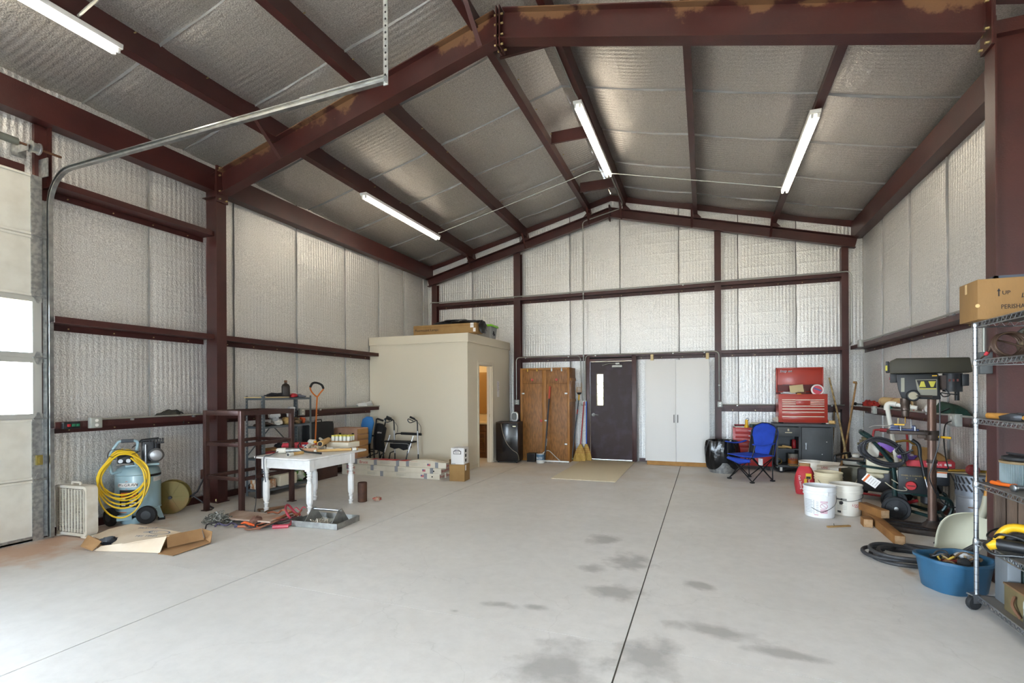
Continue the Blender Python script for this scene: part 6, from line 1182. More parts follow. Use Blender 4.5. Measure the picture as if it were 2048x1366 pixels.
# ---- red pressure washer further back
PWR = mat('washer_red', '8c1f24', .4); t = thing('red_pressure_washer', 'red framed pressure washer standing behind the green one', 'pressure washer', (2.26, 8.25, 0), -35)
MB().tube([(-.22, .2, .1), (-.22, .25, .5), (-.2, .3, .86), (-.15, .31, .92), (.15, .31, .92), (.2, .3, .86), (.22, .25, .5), (.22, .2, .1), (.22, -.3, .1), (.0, -.36, .1), (-.22, -.3, .1), (-.22, .2, .1)], .015, 8, 4).build('frame', PWR, t)
MB().bb(-.2, -.26, .12, .2, .12, .42).build('engine', DKMET, t, bev=.03); MB().lathe([(.03, 0), (.13, .01), (.14, .05), (.10, .1), (.03, .11)], 20, (0, -.08, .42)).build('engine_cover', DKMET, t); MB().tube([(-.12, .31, .92), (.12, .31, .92)], .026, 10).build('handle_grip', PWR, t)
for s in (-.26, .26): w_ = MB().lathe([(.04, -.03), (.11, -.035), (.125, 0), (.11, .035), (.04, .03)], 22).build('wheel', RUBBER, t, loc=(s, .12, .125), rot=(0, 90, 0))
MB().blob((-.1, .2, .62), (.08, .07, .09), 3, .35).build('recoil_housing', PWR, t); MB().tube([(-.2, .24, .75), (-.1, .1, .6), (-.22, 0, .35), (-.3, -.1, .12)], .009, 6, 5).build('hose', mat('beige_cord'), t)
# ---- generator
GN = F(1712, 985); t = thing('portable_generator', 'black tube frame generator left of the red pressure washer', 'generator', (2.22, 9.25, 0), 58)
for y_ in (-.2, .2): MB().tube([(-.26, y_, .03), (-.29, y_, .1), (-.29, y_, .42), (-.24, y_, .47), (.24, y_, .47), (.29, y_, .42), (.29, y_, .1), (.26, y_, .03), (-.26, y_, .03)], .017, 8, 3).build('side_hoop', mat('gen_frame', '1b1c1f', .4, .3), t)
for x, z in ((-.29, .42), (.29, .42), (-.26, .03), (.26, .03)): MB().tube([(x, -.2, z), (x, .2, z)], .014, 8).build('cross_tube', mat('gen_frame'), t)
MB().bb(-.22, -.15, .05, .04, .15, .32).build('engine', mat('gen_engine', '6c6a5c', .5, .3), t, bev=.02); MB().cyl((.05, 0, .18), (.25, 0, .18), .12, n=20).build('alternator', DKMET, t); MB().bb(-.22, -.13, .33, .10, .13, .42).build('fuel_tank', mat('tank_cream', 'a09c90', .4), t, bev=.03); MB().lathe([(.045, .45), (.05, .46), (.05, .49), (.03, .5)], 14, (-.05, 0, 0)).build('fuel_cap', mat('cap_white', 'd0cdc4', .5), t); MB().bb(-.2, -.16, .34, -.12, -.152, .4).build('red_label', REDINK, t)
MB().tube([(-.1, -.18, .75), (-.05, -.22, .5), (-.12, -.24, .2), (-.2, -.26, .02)], .008, 6, 5).build('fuel_hose', mat('beige_cord'), t)
# ---- green pressure washer
q = F(1792, 1046); GRN = mat('washer_green', '16302f', .35, .2); t = thing('green_pressure_washer', 'dark green wheeled pressure washer with hose coil and red knob', 'pressure washer', (2.10, 7.17, 0), -14)
for y_ in (-.2, .2):
    MB().tube([(-.30, y_, .96), (-.22, y_, .90), (-.06, y_, .68), (-.02, y_, .6), (.0, y_, .2), (.02, y_, .14)] if y_ < 0 else [(-.30, y_, .96), (-.22, y_, .90), (-.06, y_, .68), (-.02, y_, .6), (.0, y_, .2)], .019, 8, 3).build('upright', GRN, t)
    MB().tube([(-.1, y_, .13), (.1, y_, .12), (.38, y_, .06), (.45, y_, .08), (.49, y_, .18), (.47, y_, .27), (.38, y_, .30), (.15, y_, .31)], .019, 8, 3).build('base_rail', GRN, t)
MB().tube([(-.30, -.2, .96), (-.33, -.15, .985), (-.33, .15, .985), (-.30, .2, .96)], .02, 8, 3).build('handle', GRN, t); MB().tube([(.43, -.2, .07), (.43, .2, .07)], .016, 8).build('cross_tube', GRN, t); MB().tube([(.15, -.2, .31), (.15, .2, .31)], .016, 8).build('cross_tube', GRN, t)
MB().bb(-.02, -.2, .30, .36, .2, .33).build('deck', GRN, t)
MB().bb(.02, -.24, .32, .30, -.20, .62).prism([(.30, .34), (.38, .30), (.38, .36), (.30, .5)], 'y', -.24, -.2).build('control_panel', mat('panel_black', '1e2124', .5), t, bev=.01)
mb = MB().lathe([(.05, 0), (.052, .01), (.045, .03)], 18); mb.build('pressure_knob', mat('knob_red', 'b8282e', .4), t, loc=(.135, -.24, .41), rot=(90, 0, 0)); MB().bb(.10, -.274, .405, .17, -.27, .414).build('knob_arrow', INK, t)
text('lettering', 'WHEEL & CLEANER', .022, mat('gold_print', 'a08a5a', .5), t, (.14, -.2415, .52), (90, 0, 0)); 
for x in (.10, .18): MB().bb(x-.006, -.242, .485, x+.006, -.24, .495).build('printed_mark', mat('gold_print'), t)
MB().bb(.12, -.17, .33, .42, .17, .50).build('engine_block', mat('engine_black', '1a1a1b', .5), t, bev=.02); MB().bb(.31, -.19, .42, .48, .17, .62).build('engine_shroud', mat('engine_shroud', '24262a', .45), t, bev=.03); MB().bb(.33, -.195, .52, .45, -.189, .58).build('warning_label', PAPER, t); MB().bb(.33, -.197, .565, .45, -.191, .58).build('orange_label', mat('decal_orange'), t)
MB().lathe([(.04, 0), (.07, .02), (.07, .1), (.04, .12)], 16, (.3, -.05, .18)).build('pump', DKMET, t); MB().tube([(.2, -.1, .22), (.05, -.16, .18), (-.02, -.2, .2)], .02, 8, 4).build('red_pipe', PWR, t)
MB().bb(-.28, -.12, .50, -.05, .12, .68).bb(-.28, -.12, .44, -.10, .12, .5).build('soap_tank', mat('soap_tank', 'c4bba0', .45), t, bev=.03); MB().tube([(-.31, -.16, .585), (-.02, -.18, .565), (-.02, .18, .565), (-.31, .16, .585), (-.36, 0, .60), (-.31, -.16, .585)], .014, 8, 3).build('tank_rail', GRN, t); MB().lathe([(.05, 0), (.05, .02), (.03, .025)], 14, (-.16, 0, .68)).build('tank_cap', BLACKP, t)
for y_ in (-.265, .265):
    w_ = MB().lathe([(.03, -.03), (.06, -.02), (.10, -.02), (.105, -.034), (.13, -.036), (.137, -.02), (.137, .02), (.13, .036), (.105, .034), (.1, .02), (.06, .02), (.03, .03)], 30).build('wheel', mat('wheel_rubber', '26282b', .65), t, loc=(.0, y_, .137), rot=(90, 0, 0)); MB().lathe([(.012, -.04), (.022, -.038), (.022, .038), (.012, .04)], 12).build('hub_cap', GALV, w_)
    for k in range(5): MB().box((.065*math.cos(R(72*k)), .065*math.sin(R(72*k)), 0), (.08, .012, .05), (0, 0, 72*k)).build('spoke', mat('wheel_rubber'), w_)
tg = MB().box((-.23, -.25, .43), (.16, .002, .10), (0, 35, 0)).build('care_tag', PAPER, t); MB().box((-.275, -.2515, .46), (.022, .001, .10), (0, 35, 0)).build('tag_stripe', mat('decal_orange'), tg)
for k in range(4): MB().box((-.245+.022*k, -.2522, .44-.015*k), (.004, .001, .07), (0, 35, 0)).build('text_line', mat('grey_print'), tg)
MB().tube([(-.1, -.22, .42), (.0, -.24, .35), (.1, -.24, .36), (-.04, -.22, .46)], .006, 6, 5).build('soap_hose', mat('beige_cord'), t)
base = Matrix.Translation((2.10, 7.17, 0)) @ Matrix.Rotation(R(-14), 4, 'Z')
h = thing('washer_hose', 'black pressure hose coiled over the handle of the green washer', 'hose', (2.10, 7.17, 0), -14); rnd = random.Random(9); pts = []
for l_ in range(7):
    cx, cz, ax_, az = -.12+rnd.uniform(-.02, .03), .76+rnd.uniform(-.025, .02), rnd.uniform(.175, .22), rnd.uniform(.11, .15)
    for k in range(12): a = 2*math.pi*k/12; pts.append((cx+ax_*math.cos(a), -.25-.03*math.sin(a*.5)-.006*l_, cz+az*math.sin(a)*(1.2 if math.sin(a) > 0 else .8)+.05*math.cos(a)*-1))
MB().tube(pts, .0095, 8, 4).build('coil', mat('hose_black', '26262a', .55), h)
g_ = thing('spray_lance', 'black spray gun with steel lance leaning on the green washer', 'spray gun', (2.10, 7.17, 0), -14)
MB().tube([(.0, -.28, .90), (.10, -.30, .92), (.17, -.31, .88)], .014, 8, 3).build('grip_hose_end', mat('brass'), g_); MB().tube([(.14, -.31, .93), (.20, -.315, .87), (.21, -.32, .74)], [.022, .017], 10, 4).build('gun_body', BLACKP, g_); MB().tube([(.04, -.3, .87), (.0, -.3, .80), (.06, -.3, .77), (.15, -.31, .82)], .012, 8, 4).build('trigger_guard', BLACKP, g_)
MB().tube([(.21, -.32, .76), (.25, -.34, .52)], .014, 10).build('foregrip', BLACKP, g_); MB().tube([(.25, -.34, .52), (.335, -.37, .14)], .009, 10).build('lance', CHROME, g_); MB().tube([(.247, -.34, .535), (.254, -.342, .51)], .014, 10).build('brass_nut', mat('brass'), g_); MB().tube([(.335, -.37, .14), (.352, -.376, .06)], [.018, .026], 10).build('nozzle', BLACKP, g_)
o_ = thing('red_carton', 'flat red carton with brown paper on top of the green washer', 'carton', tuple(base @ Vector((.30, -.02, .622))), -14); MB().bb(-.20, -.16, 0, .22, .14, .07).build('tray', mat('carton_bright_red', 'b8323c', .6), o_, bev=.003); MB().bb(.13, -.163, .025, .19, -.161, .05).build('label', PAPER, o_); text('lettering', 'TORQUE', .035, PAPER, o_, (.04, -.1625, .032), (90, 0, 0))
for k, pts in enumerate((((-.17, -.12, .03), (.02, -.14, .06), (.04, -.02, .20), (-.14, .0, .22)), ((.0, -.13, .06), (.18, -.12, .08), (.12, .0, .14), (.03, .02, .19)))): plate(pts, .004).build('kraft_sheet', mat('kraft_dark', '7a5a30', .9), o_)
MB().blob(tuple(base @ Vector((.11, -.12, .72))), (.09, .05, .035), 3, .4).build('purple_pouch', mat('purple_film', '5a3a86', .4, 0, 'c9c4d4', 18, .55, .62), label='purple printed pouch on the red carton', cat='pouch'); MB().box(tuple(base @ Vector((-.09, -.2, .84))), (.16, .05, .06), (0, 38, -14)).build('purple_box', mat('purple_box', '6a3f96', .45), label='small purple box inside the hose coil', cat='box', bev=.003)
MB().box(tuple(base @ Vector((-.20, -.1, .80))), (.12, .06, .2), (0, 10, -14)).build('white_bottle', mat('bottle_white', 'c6c2b6', .45), label='white bottle behind the hose coil', cat='bottle', bev=.02)
# ---- PVC pipe with elbow
t = thing('pvc_riser', 'white plastic pipe with elbow leaning against the right girt', 'pipe', tuple(PY(1770, 935, 7.55))[:2]+(0,)); b0 = PY(1770, 935, 7.55); tp = PY(1774, 812, 7.55); b0 = Vector((2.45, 8.02, 0)); t.location = b0; tp = PY(1774, 812, 7.75)
d = Vector((tp.x-b0.x, tp.y-b0.y, tp.z)); MB().tube([(0, 0, 0), d], .026, 14).build('riser', PVC, t); MB().tube([d-Vector((0, 0, .05)), d, d+Vector((.03, 0, .03)), d+Vector((.09, -.03, .02))], .033, 12, 3).build('elbow', PVC, t); MB().tube([d+Vector((.08, -.02, .02)), d+Vector((.28, -.12, -.02))], .026, 12).build('arm', PVC, t); MB().tube([d+Vector((.16, -.06, .005)), d+Vector((.22, -.09, -.005))], .033, 12).build('coupling', PVC, t)
# ---- drill press
q = Vector((2.235, 6.52, 0)); t = thing('drill_press', 'old dark drill press with rusty column and olive belt cover', 'drill press', q, facing(q)+2)
IR = mat('cast_iron', '332e2c', .5, .4, '4a3a30', 6); RC = mat('rusty_column', '5f463a', .45, .5, '7a6a62', 4, .4, .7, stretch=(1, 1, .3)); OD = mat('olive_cover', '332f21', .6, 0, '2d2a1f', 6); HB = mat('head_black', '16181b', .55)
pb = MB().loft([[(x*s_-.17, y_*s_-.06, z) for x, y_ in rbox(.54, .40, 0, .03)] for s_, z in ((1, 0), (1, .035), (.97, .045), (.97, .05))]).build('base', IR, t)
for k in range(2): MB().bb(-.36, -.17+k*.16, .05, -.04, -.15+k*.16, .056).build('slot', INK, pb)
MB().lathe([(.10, .05), (.09, .07), (.055, .10), (.05, .115)], 24).build('column_flange', IR, t); MB().cyl((0, 0, .05), (0, 0, 1.45), .038, n=24).build('column', RC, t); MB().lathe([(.044, .72), (.046, .725), (.046, .75), (.044, .755)], 20).build('column_ring', IR, t)
tb = MB().loft([[(x-.20, y_, z) for x, y_ in rbox(.36, .30, 0, .05)] for z in (1.02, 1.055)]).bb(-.12, -.04, .975, .03, .04, 1.03).build('table', IR, t, bev=.004); MB().lathe([(.06, .96), (.065, .97), (.065, 1.05), (.06, 1.06)], 20).build('table_bracket', IR, t); MB().tube([(.05, -.03, 1.0), (.15, -.06, .995)], .012, 8).build('yellow_lever', mat('yellow_plastic'), t)
MB().prism([(-.30, 1.66), (.05, 1.66), (.07, 1.39), (-.25, 1.40), (-.28, 1.5)], 'y', -.11, .09).build('head', HB, t, bev=.012)
MB().prism([(-.35, 1.665), (-.35, 1.80), (-.29, 1.83), (.29, 1.815), (.31, 1.665)], 'y', -.15, .12).build('belt_cover', OD, t, bev=.012)
MB().bb(-.385, -.13, 1.68, -.355, .08, 1.80).build('nameplate', HB, t, bev=.004); MB().bb(-.388, -.135, 1.70, -.37, -.128, 1.755).build('yellow_sticker', mat('sticker_yellow', 'b5ac34', .5), t)
MB().bb(-.35, -.10, 1.57, -.29, .04, 1.665).build('switch_box', HB, t, bev=.006); MB().bb(-.354, -.09, 1.60, -.348, -.03, 1.63).build('red_switch', REDINK, t)
pn = MB().prism([(-.10, 1.43), (.04, 1.43), (.04, 1.60), (-.135, 1.60), (-.12, 1.5)], 'y', -.118, -.108).build('chart_plate', mat('plate_grey', '7d7a6c', .5), t); MB().prism([(-.10, 1.51), (.033, 1.51), (.033, 1.593), (-.125, 1.593)], 'y', -.121, -.117).build('chart_black', INK, pn)
for pts in (((-.105, 1.52), (-.05, 1.52), (-.065, 1.58), (-.09, 1.58)), ((-.03, 1.58), (.03, 1.58), (.01, 1.52), (-.01, 1.52))): MB().prism(pts, 'y', -.124, -.12).build('yellow_chart', mat('sticker_yellow'), pn)
MB().bb(-.10, -.122, 1.498, .033, -.117, 1.508).build('yellow_line', mat('sticker_yellow'), pn)
MB().bb(-.255, -.114, 1.47, -.225, -.108, 1.62).build('depth_scale', mat('scale_plate', '8a8878', .5), t)
hb = MB().lathe([(.045, 0), (.06, .01), (.06, .03), (.05, .04)], 22).build('feed_hub', HB, t, loc=(-.155, -.11, 1.43), rot=(90, 0, 0)); MB().lathe([(.02, .0), (.04, .002), (.04, .008), (.02, .01)], 20).build('hub_ring', mat('hub_tan', '8f8770', .5), hb, loc=(0, 0, .038)); MB().tube([(-.14, -.15, 1.43), (.0, -.16, 1.42)], [.007, .014], 8).build('feed_handle', IR, t)
ch = MB().lathe([(.012, 1.20), (.03, 1.205), (.034, 1.23), (.034, 1.27), (.04, 1.275), (.04, 1.33), (.045, 1.34), (.045, 1.40)], 18, (-.22, -.02, 0)).build('chuck', mat('chuck_steel', '4a3f38', .4, .6), t); MB().cyl((-.22, -.02, 1.13), (-.22, -.02, 1.21), .005, n=8).build('drill_bit', mat('brass'), ch)
mt = MB().cyl((.165, 0, 1.47), (.165, 0, 1.66), .08, n=24).build('motor', HB, t); MB().bb(.06, -.06, 1.49, .14, .06, 1.64).build('motor_mount', mat('mount_brown', '3a2c26', .6), t); MB().bb(.235, -.05, 1.53, .29, .05, 1.65).build('capacitor_box', HB, t, bev=.006); MB().cyl((.2, 0, 1.38), (.2, 0, 1.48), .02, n=12).build('motor_shaft', HB, t)
for k in range(3): MB().bb(.13+k*.032, -.084, 1.575, .145+k*.032, -.076, 1.6).build('vent', mat('vent_red', '5a2420', .6), mt)
MB().bb(.0, -.115, 1.632, .04, -.108, 1.642).build('yellow_mark', mat('yellow_plastic'), t)
MB().tube([(.1, -.07, 1.5), (.14, -.08, 1.44), (.09, -.09, 1.42), (.07, -.08, 1.46), (.12, -.08, 1.45), (.2, -.08, 1.44)], .006, 6, 5).tube([(.06, -.06, 1.5), (.062, -.07, 1.2), (.055, -.075, .95), (.0, -.08, .7), (-.02, -.08, .55), (.1, -.02, .3), (.3, .2, .25)], .006, 6, 5).build('power_cord', BLACKP, t)
vs = thing('drill_vise', 'blue drill vise with yellow jaw clamped on the drill press table', 'vise', tuple(q+Vector((-.24, .02, 1.057))), facing(q)); VB = mat('vise_blue', '1f2a52', .4)
MB().bb(-.12, -.045, 0, .13, .045, .02).bb(-.11, -.04, .02, -.04, .04, .055).bb(.07, -.04, .02, .1, .04, .055).build('body', VB, vs, bev=.003); MB().bb(-.08, -.035, .055, .01, .035, .068).build('yellow_jaw', mat('yellow_plastic'), vs); MB().tube([(-.30, -.02, .02), (-.26, -.02, .04), (-.1, -.02, .045)], .006, 8).build('screw_handle', CHROME, vs)
for x in (-.02, .1): MB().cyl((x, -.045, .0), (x, -.045, .045), .01, n=8).build('clamp_bolt', CHROME, vs)
MB().cyl((-.045, 0, .068), (-.045, 0, .13), .009, n=8).build('post', mat('tan_metal', '9a8a6c', .5), vs)
# cord from the wall outlet to floor
MB().tube([(2.44, 6.62, 1.16), (2.36, 6.55, 1.12), (2.33, 6.5, .95), (2.36, 6.5, .7), (2.40, 6.42, .52)], .006, 6, 5).build('plug_cord', BLACKP, label='black cord plugged into the right wall outlet', cat='cord')
# ---- things on the right girt
GZ = Z1-.062
def ong(u, v=812, X=2.60): p_ = PX(u, v, X); return Vector((X, p_.y, GZ))
q = ong(1745); MB().blob((2.58, q.y, GZ+.09), (.07, .34, .10), 19, .55, n=26, m=16, flat=GZ).build('red_cloth', mat('red_fabric', 'a82a1e', .85, 0, '7a1c18', 8), label='heap of red and black cloth on the right girt', cat='cloth')
q2 = ong(1722); t = thing('black_rod', 'black rod with ball end under the red cloth on right girt', 'rod', (2.55, q2.y+.15, GZ+.10)); MB().tube([(0, 0, 0), (0, -.45, .0)], .01, 8).build('shaft', BLACKP, t); MB().ell((0, .0, 0), (.03, .04, .03)).build('ball', BLACKP, t)
a, b_ = PX(1767, 805, 2.60), PX(1815, 806, 2.60); t = thing('rolled_hide', 'tan roll of stained paper on the right girt behind the drill press', 'roll', (2.6, a.y, GZ+.17)); L_ = b_.y-a.y; MB().tube([(0, 0, 0), (0, L_, -.01)], .068, 18).build('roll', mat('stained_roll', 'c4a878', .75, 0, '9a6a48', 6, .5, .66), t); MB().cyl((0, L_-.003, -.01), (0, L_+.0, -.01), .05).build('core', CBB, t)
for k, (u, r_, c, lab) in enumerate(((1780, (.05, .16, .06), '3f9a86', 'teal cloth under the tan roll on right girt'), (1768, (.05, .12, .035), 'b58a62', 'tan cloth strip beside the corner outlet'), (1800, (.06, .22, .04), '22262a', 'black cloth behind the drill chuck'), (1822, (.07, .25, .05), 'd6d2c8', 'white and green folded cloth left of the drill column'))):
    q = ong(u); MB().blob((2.58, q.y, GZ+r_[2]*.8), r_, 70+k, .35, flat=GZ).build('girt_cloth', mat('cloth_'+c, c, .9, 0, '1f4a3a' if k == 3 else None, 9), label=lab, cat='cloth', group='cloths on the right girt')
q = ong(1852); t = thing('parts_bag', 'clear bag of coloured parts on the right girt beside drill column', 'bag', (2.56, ong(1880).y+.26, GZ)); MB().blob((0, 0, .06), (.03, .13, .07), 4, .3, flat=0).build('film', mat('bag_mix', 'b9b9bc', .35, 0, '6a7ab0', 30, .5, .58, col3='a8444a', n3=22), t)
q = ong(1825); MB().box((2.55, q.y-.15, GZ+.07), (.012, .28, .12), (0, 12, 0)).build('booklet_bag', mat('booklet_grey', 'a8a69c', .6, 0, '8c3a34', 12, .58, .62), label='grey leaflet leaning on the right girt', cat='leaflet')
q = ong(1900); t = thing('green_bag', 'dark green canvas bag with white stripe on the right girt', 'bag', (2.60, q.y+.02, GZ)); GB = mat('green_canvas', '1c3a30', .85, 0, '234a3c', 7); MB().loft([[(x, y_, z*s_) for x, z in ((-.07, 0), (.08, 0), (.09, .12), (.05, .19), (-.03, .2), (-.08, .12))] for y_, s_ in ((-.34, .35), (-.26, .75), (-.08, .95), (.15, 1.05), (.30, .95), (.42, .8))]).build('body', GB, t, bev=.02)
for y_ in (.16, .36): MB().loft([[(x*1.02, yy, z*1.02) for x, z in ((-.08, .02), (-.085, .12), (-.035, .21), (.05, .2))] for yy in (y_, y_+.09)], cap=False).build('white_stripe', PAPER, t, solid=.004)
MB().tube([(-.085, .18, .03), (-.085, -.0, .09), (-.075, -.2, .14)], .008, 6).build('zip', BLACKP, t)
# ---- stove / heater drum
q = Vector((2.535, 6.32, 0)); t = thing('heater_drum', 'grey metal heater drum with slotted vents behind the shovel', 'heater', q, facing(q)); DR = mat('drum_grey', '8a8d92', .4, .6, '7a7d82', 6); 
MB().lathe([(.16, 0), (.165, .01), (.165, .42), (.17, .425), (.17, .435), (.172, .44), (.172, .64), (.165, .645), (.06, .655)], 36).build('drum', DR, t); MB().lathe([(.1735, .44), (.1735, .64)], 36, cap=False).build('upper_band', mat('drum_blue_grey', '6f747c', .45, .5), t)
for k in range(12):
    a0 = R(-75+k*14); mb = MB()
    for dz in (0, .075): mb.M = Matrix.Translation((.175*math.sin(a0+dz*2), -.175*math.cos(a0+dz*2), .52+dz)) @ Matrix.Rotation(a0, 4, 'Z') @ Matrix.Rotation(R(-32), 4, 'Y'); mb.bb(-.008, -.002, -.036, .008, .002, .036)
    mb.build('vent_slot', INK, t)
MB().bb(-.07, -.17, .33, .07, -.165, .34).bb(-.004, -.172, .27, .004, -.168, .37).build('latch', mat('rusty_rod'), t)
t = thing('gas_regulator', 'brass gas regulator with red dial lying on the heater drum', 'regulator', (2.47, 6.28, .657), -15); RGD = mat('regulator_red', '5a1618', .35)
MB().lathe([(.02, 0), (.05, .01), (.055, .03), (.03, .05)], 18).build('dial', RGD, t, loc=(.0, -.05, .04), rot=(80, 0, 0)); MB().tube([(-.18, -.03, .02), (-.05, -.03, .03)], .013, 8).build('brass_fitting', mat('brass_bright', 'b08c3a', .3, .9), t); MB().tube([(.04, -.03, .03), (.16, -.02, .03)], .013, 8).build('brass_fitting', mat('brass_bright'), t); MB().bb(-.26, -.05, .0, .25, .08, .006).build('top_plate', mat('tan_metal'), t)
# ---- grain shovel
SV = mat('shovel_cream', 'd2cfb8', .3, coat=.3); sa, sb, sn, sh_ = F(1868, 1106), F(1948, 1112), PY(1968, 1026, 5.52), PY(1978, 946, 5.56); t = thing('grain_shovel', 'large cream plastic scoop shovel standing behind the blue tub', 'shovel', sa)
def scoop(u, v):   # lip on the floor, neck up at the right, hollow side towards the room
    w_ = 1-v**3; p_ = (1-v)*(sa+(sb-sa)*u)+v*(sn+(u-.5)*Vector((.24*w_+.05, 0, -.10*w_))); bl = math.sin(math.pi*min(1, v*1.02))
    return p_-sa+Vector((-.05*bl*(1-u), .07*math.sin(math.pi*u)*(.4+bl), .085*bl*(1-u)-.02*bl*u))
MB().grid(scoop, 14, 16).build('scoop', SV, t, solid=.006); d_ = sh_-sn; nk = sn-sa; MB().tube([nk-Vector((.02, 0, .04)), nk+d_*.15, nk+d_*.42], [.034, .022], 10, 3).build('socket', mat('socket_cream', 'a8a490', .5), t); MB().tube([nk+d_*.36, nk+d_*1.15], .017, 10).build('handle', mat('ash_handle', 'b5803a', .5), t)
# ---- black hose on floor
t = thing('rubber_hose', 'thick black rubber hose coiled on the floor left of blue tub', 'hose', (1.67, 5.33, 0)); rnd = random.Random(3); pts = []
for l_ in range(4):
    ax_, ay, cx, cy_ = rnd.uniform(.24, .31), rnd.uniform(.20, .28), rnd.uniform(-.06, .03), rnd.uniform(-.05, .04)
    for k in range(12): a = 2*math.pi*k/12+2; pts.append((cx+ax_*math.cos(a), cy_+ay*math.sin(a), .017+.022*l_+.006*math.sin(3*a)))
pts += [(.16, -.12, .10), (.22, -.2, .12), (.30, -.24, .2), (.38, -.26, .27)]
MB().tube(pts, .0165, 9, 4).build('coil', mat('hose_rubber', '2c2b2c', .6), t); MB().tube([(.05, -.2, .04), (.13, -.24, .08), (.22, -.28, .14), (.30, -.30, .21), (.34, -.31, .26)], .018, 9, 4).build('hose_end', mat('hose_rubber'), t)
rope([(1868, 1086, .02), (1875, 1081, .03), (1884, 1084, .02), (1890, 1079, .02), (1880, 1087, .01)], .007, DKMET, 'small bent wire piece behind the rubber hose', 'wire_piece', cat='wire')
# ---- blue tub
BT = mat('tub_blue', '29536f', .45, 0, '244a64', 5); t = thing('blue_tub', 'blue plastic tub full of cords and tools under the wire rack', 'tub', (1.74, 4.70, 0), 26)
mb = MB(); n = 32
def trng(s_, z, dip=0): return [(x*s_, y_*s_, z-dip*max(0, 1-abs(x)/.17)*(1 if y_ < 0 else .6)) for x, y_ in rbox(.44, .37, 0, .14, 9)]
mb.loft([trng(.80, 0), trng(.84, .01), trng(.98, .22, .03), trng(1.06, .225, .03), trng(1.06, .245, .03), trng(.97, .245, .03), trng(.95, .22, .03), trng(.80, .02), trng(.76, .015)]); mb.build('shell', BT, t)
MB().grid(lambda u, v: (-.16+.32*u, -.13+.26*v, .175+.015*math.sin(11*u+7*v)), 8, 8).build('clutter_bed', mat('clutter_dark', '4a4238', .9), t)
rnd = random.Random(12)
CL = [mat('cord_yellow', 'b5953c', .6), mat('cord_brown', '6e543a', .7), mat('cord_dark', '2c2a2a', .6), mat('cord_tan', '9a8460', .7)]
base_t = Matrix.Translation((1.74, 4.70, 0)) @ Matrix.Rotation(R(26), 4, 'Z')
for k in range(7):
    cx, cy_, r_ = rnd.uniform(-.09, .09), rnd.uniform(-.06, .06), rnd.uniform(.04, .09); ps = [base_t @ Vector((cx+r_*math.cos(a)*(1+.3*math.sin(3*a)), cy_+r_*.8*math.sin(a), .205+.012*k*.6+.02*math.sin(2*a+k))) for a in [2*math.pi*i/10 for i in range(14)]]
    MB().tube(ps, .007, 6, 4).build('tub_cord', CL[k % 4], label=('yellow cord loop on the near side of the blue tub', 'brown cord loop in the blue tub', 'black cord loop in the blue tub', 'tan cord loop in the blue tub', 'second yellow cord loop on top of the tub heap', 'second brown cord loop beside the black plug', 'topmost black cord loop in the blue tub')[k], cat='cord', group='cords in the blue tub')
MB().lathe([(.02, 0), (.035, .005), (.035, .04), (.02, .05)], 12).build('black_plug', RUBBER, label='chunky black plug on the heap in the blue tub', cat='plug', loc=tuple(base_t @ Vector((-.03, -.09, .22))), rot=(60, 30, 0)); MB().tube([base_t @ Vector((-.13, -.03, .22)), base_t @ Vector((-.03, -.06, .225))], .012, 8).build('red_screwdriver', mat('dark_red'), label='dark red screwdriver handle in the blue tub', cat='screwdriver')
MB().blob(tuple(base_t @ Vector((.11, .02, .23))), (.06, .05, .03), 9, .35).build('clear_pouch', PB, label='crumpled clear pouch at the right side of the blue tub', cat='pouch')
# ---- wire rack on casters
t = thing('wire_rack', 'tall chrome wire shelving rack on casters at the right edge', 'shelving rack', (1.715, 4.30, 0)); RW, RL = .46, 1.22
for x, y_ in ((0, 0), (RW, 0), (0, -RL), (RW, -RL)):
    pst = MB().cyl((x, y_, .10), (x, y_, 1.945), .0135, n=16).build('post', CHROME, t); rg = None
    for k in range(36):
        q_ = (x, y_, .14+k*.05)
        if rg is None: rg = MB().lathe([(.0139, -.002), (.0139, .002)], 12, cap=False).build('groove', mat('groove_dark', '6a6e74', .4, .7), pst, loc=q_)
        else: copies(rg, [q_], pst)
    cs = MB().lathe([(.015, -.014), (.045, -.015), (.05, 0), (.045, .015), (.015, .014)], 20).build('caster', RUBBER, t, loc=(x-.02, y_-.01, .05), rot=(90, 0, 25)); MB().bb(-.02, .0, -.022, .03, .06, -.018).bb(-.02, .0, .018, .03, .06, .022).bb(-.03, .052, -.022, .03, .062, .022).build('fork', CHROME, cs)
SH = [1.945, 1.69, 1.295, .865, .475, .10]; LNR = mat('shelf_liner', '6d6a66', .6)
for z in SH:
    s_ = MB(); 
    for zz in (z, z-.032):
        s_.tube([(0, 0, zz), (RW, 0, zz)], .0042, 6).tube([(0, -RL, zz), (RW, -RL, zz)], .0042, 6).tube([(0, 0, zz), (0, -RL, zz)], .0042, 6).tube([(RW, 0, zz), (RW, -RL, zz)], .0042, 6)
    for x in (0, RW): s_.tube([(x, -.02-(RL-.04)*k/48, z if k % 2 else z-.032) for k in range(49)], .0028, 5)
    for y_ in (0, -RL): s_.tube([(.02+(RW-.04)*k/18, y_, z if k % 2 else z-.032) for k in range(19)], .0028, 5)
    for k in range(3): s_.tube([(RW*(k+1)/4, 0, z-.005), (RW*(k+1)/4, -RL, z-.005)], .003, 5)
    s2 = s_.build('shelf', CHROME, t); MB().bb(.006, -RL+.006, z-.002, RW-.006, -.006, z+.001).build('liner', LNR, s2)
    for x, y_ in ((0, 0), (RW, 0), (0, -RL), (RW, -RL)): MB().lathe([(.018, -.034), (.02, -.03), (.017, .006), (.015, .01)], 14, (x, y_, z)).build('collar', CHROME, s2)
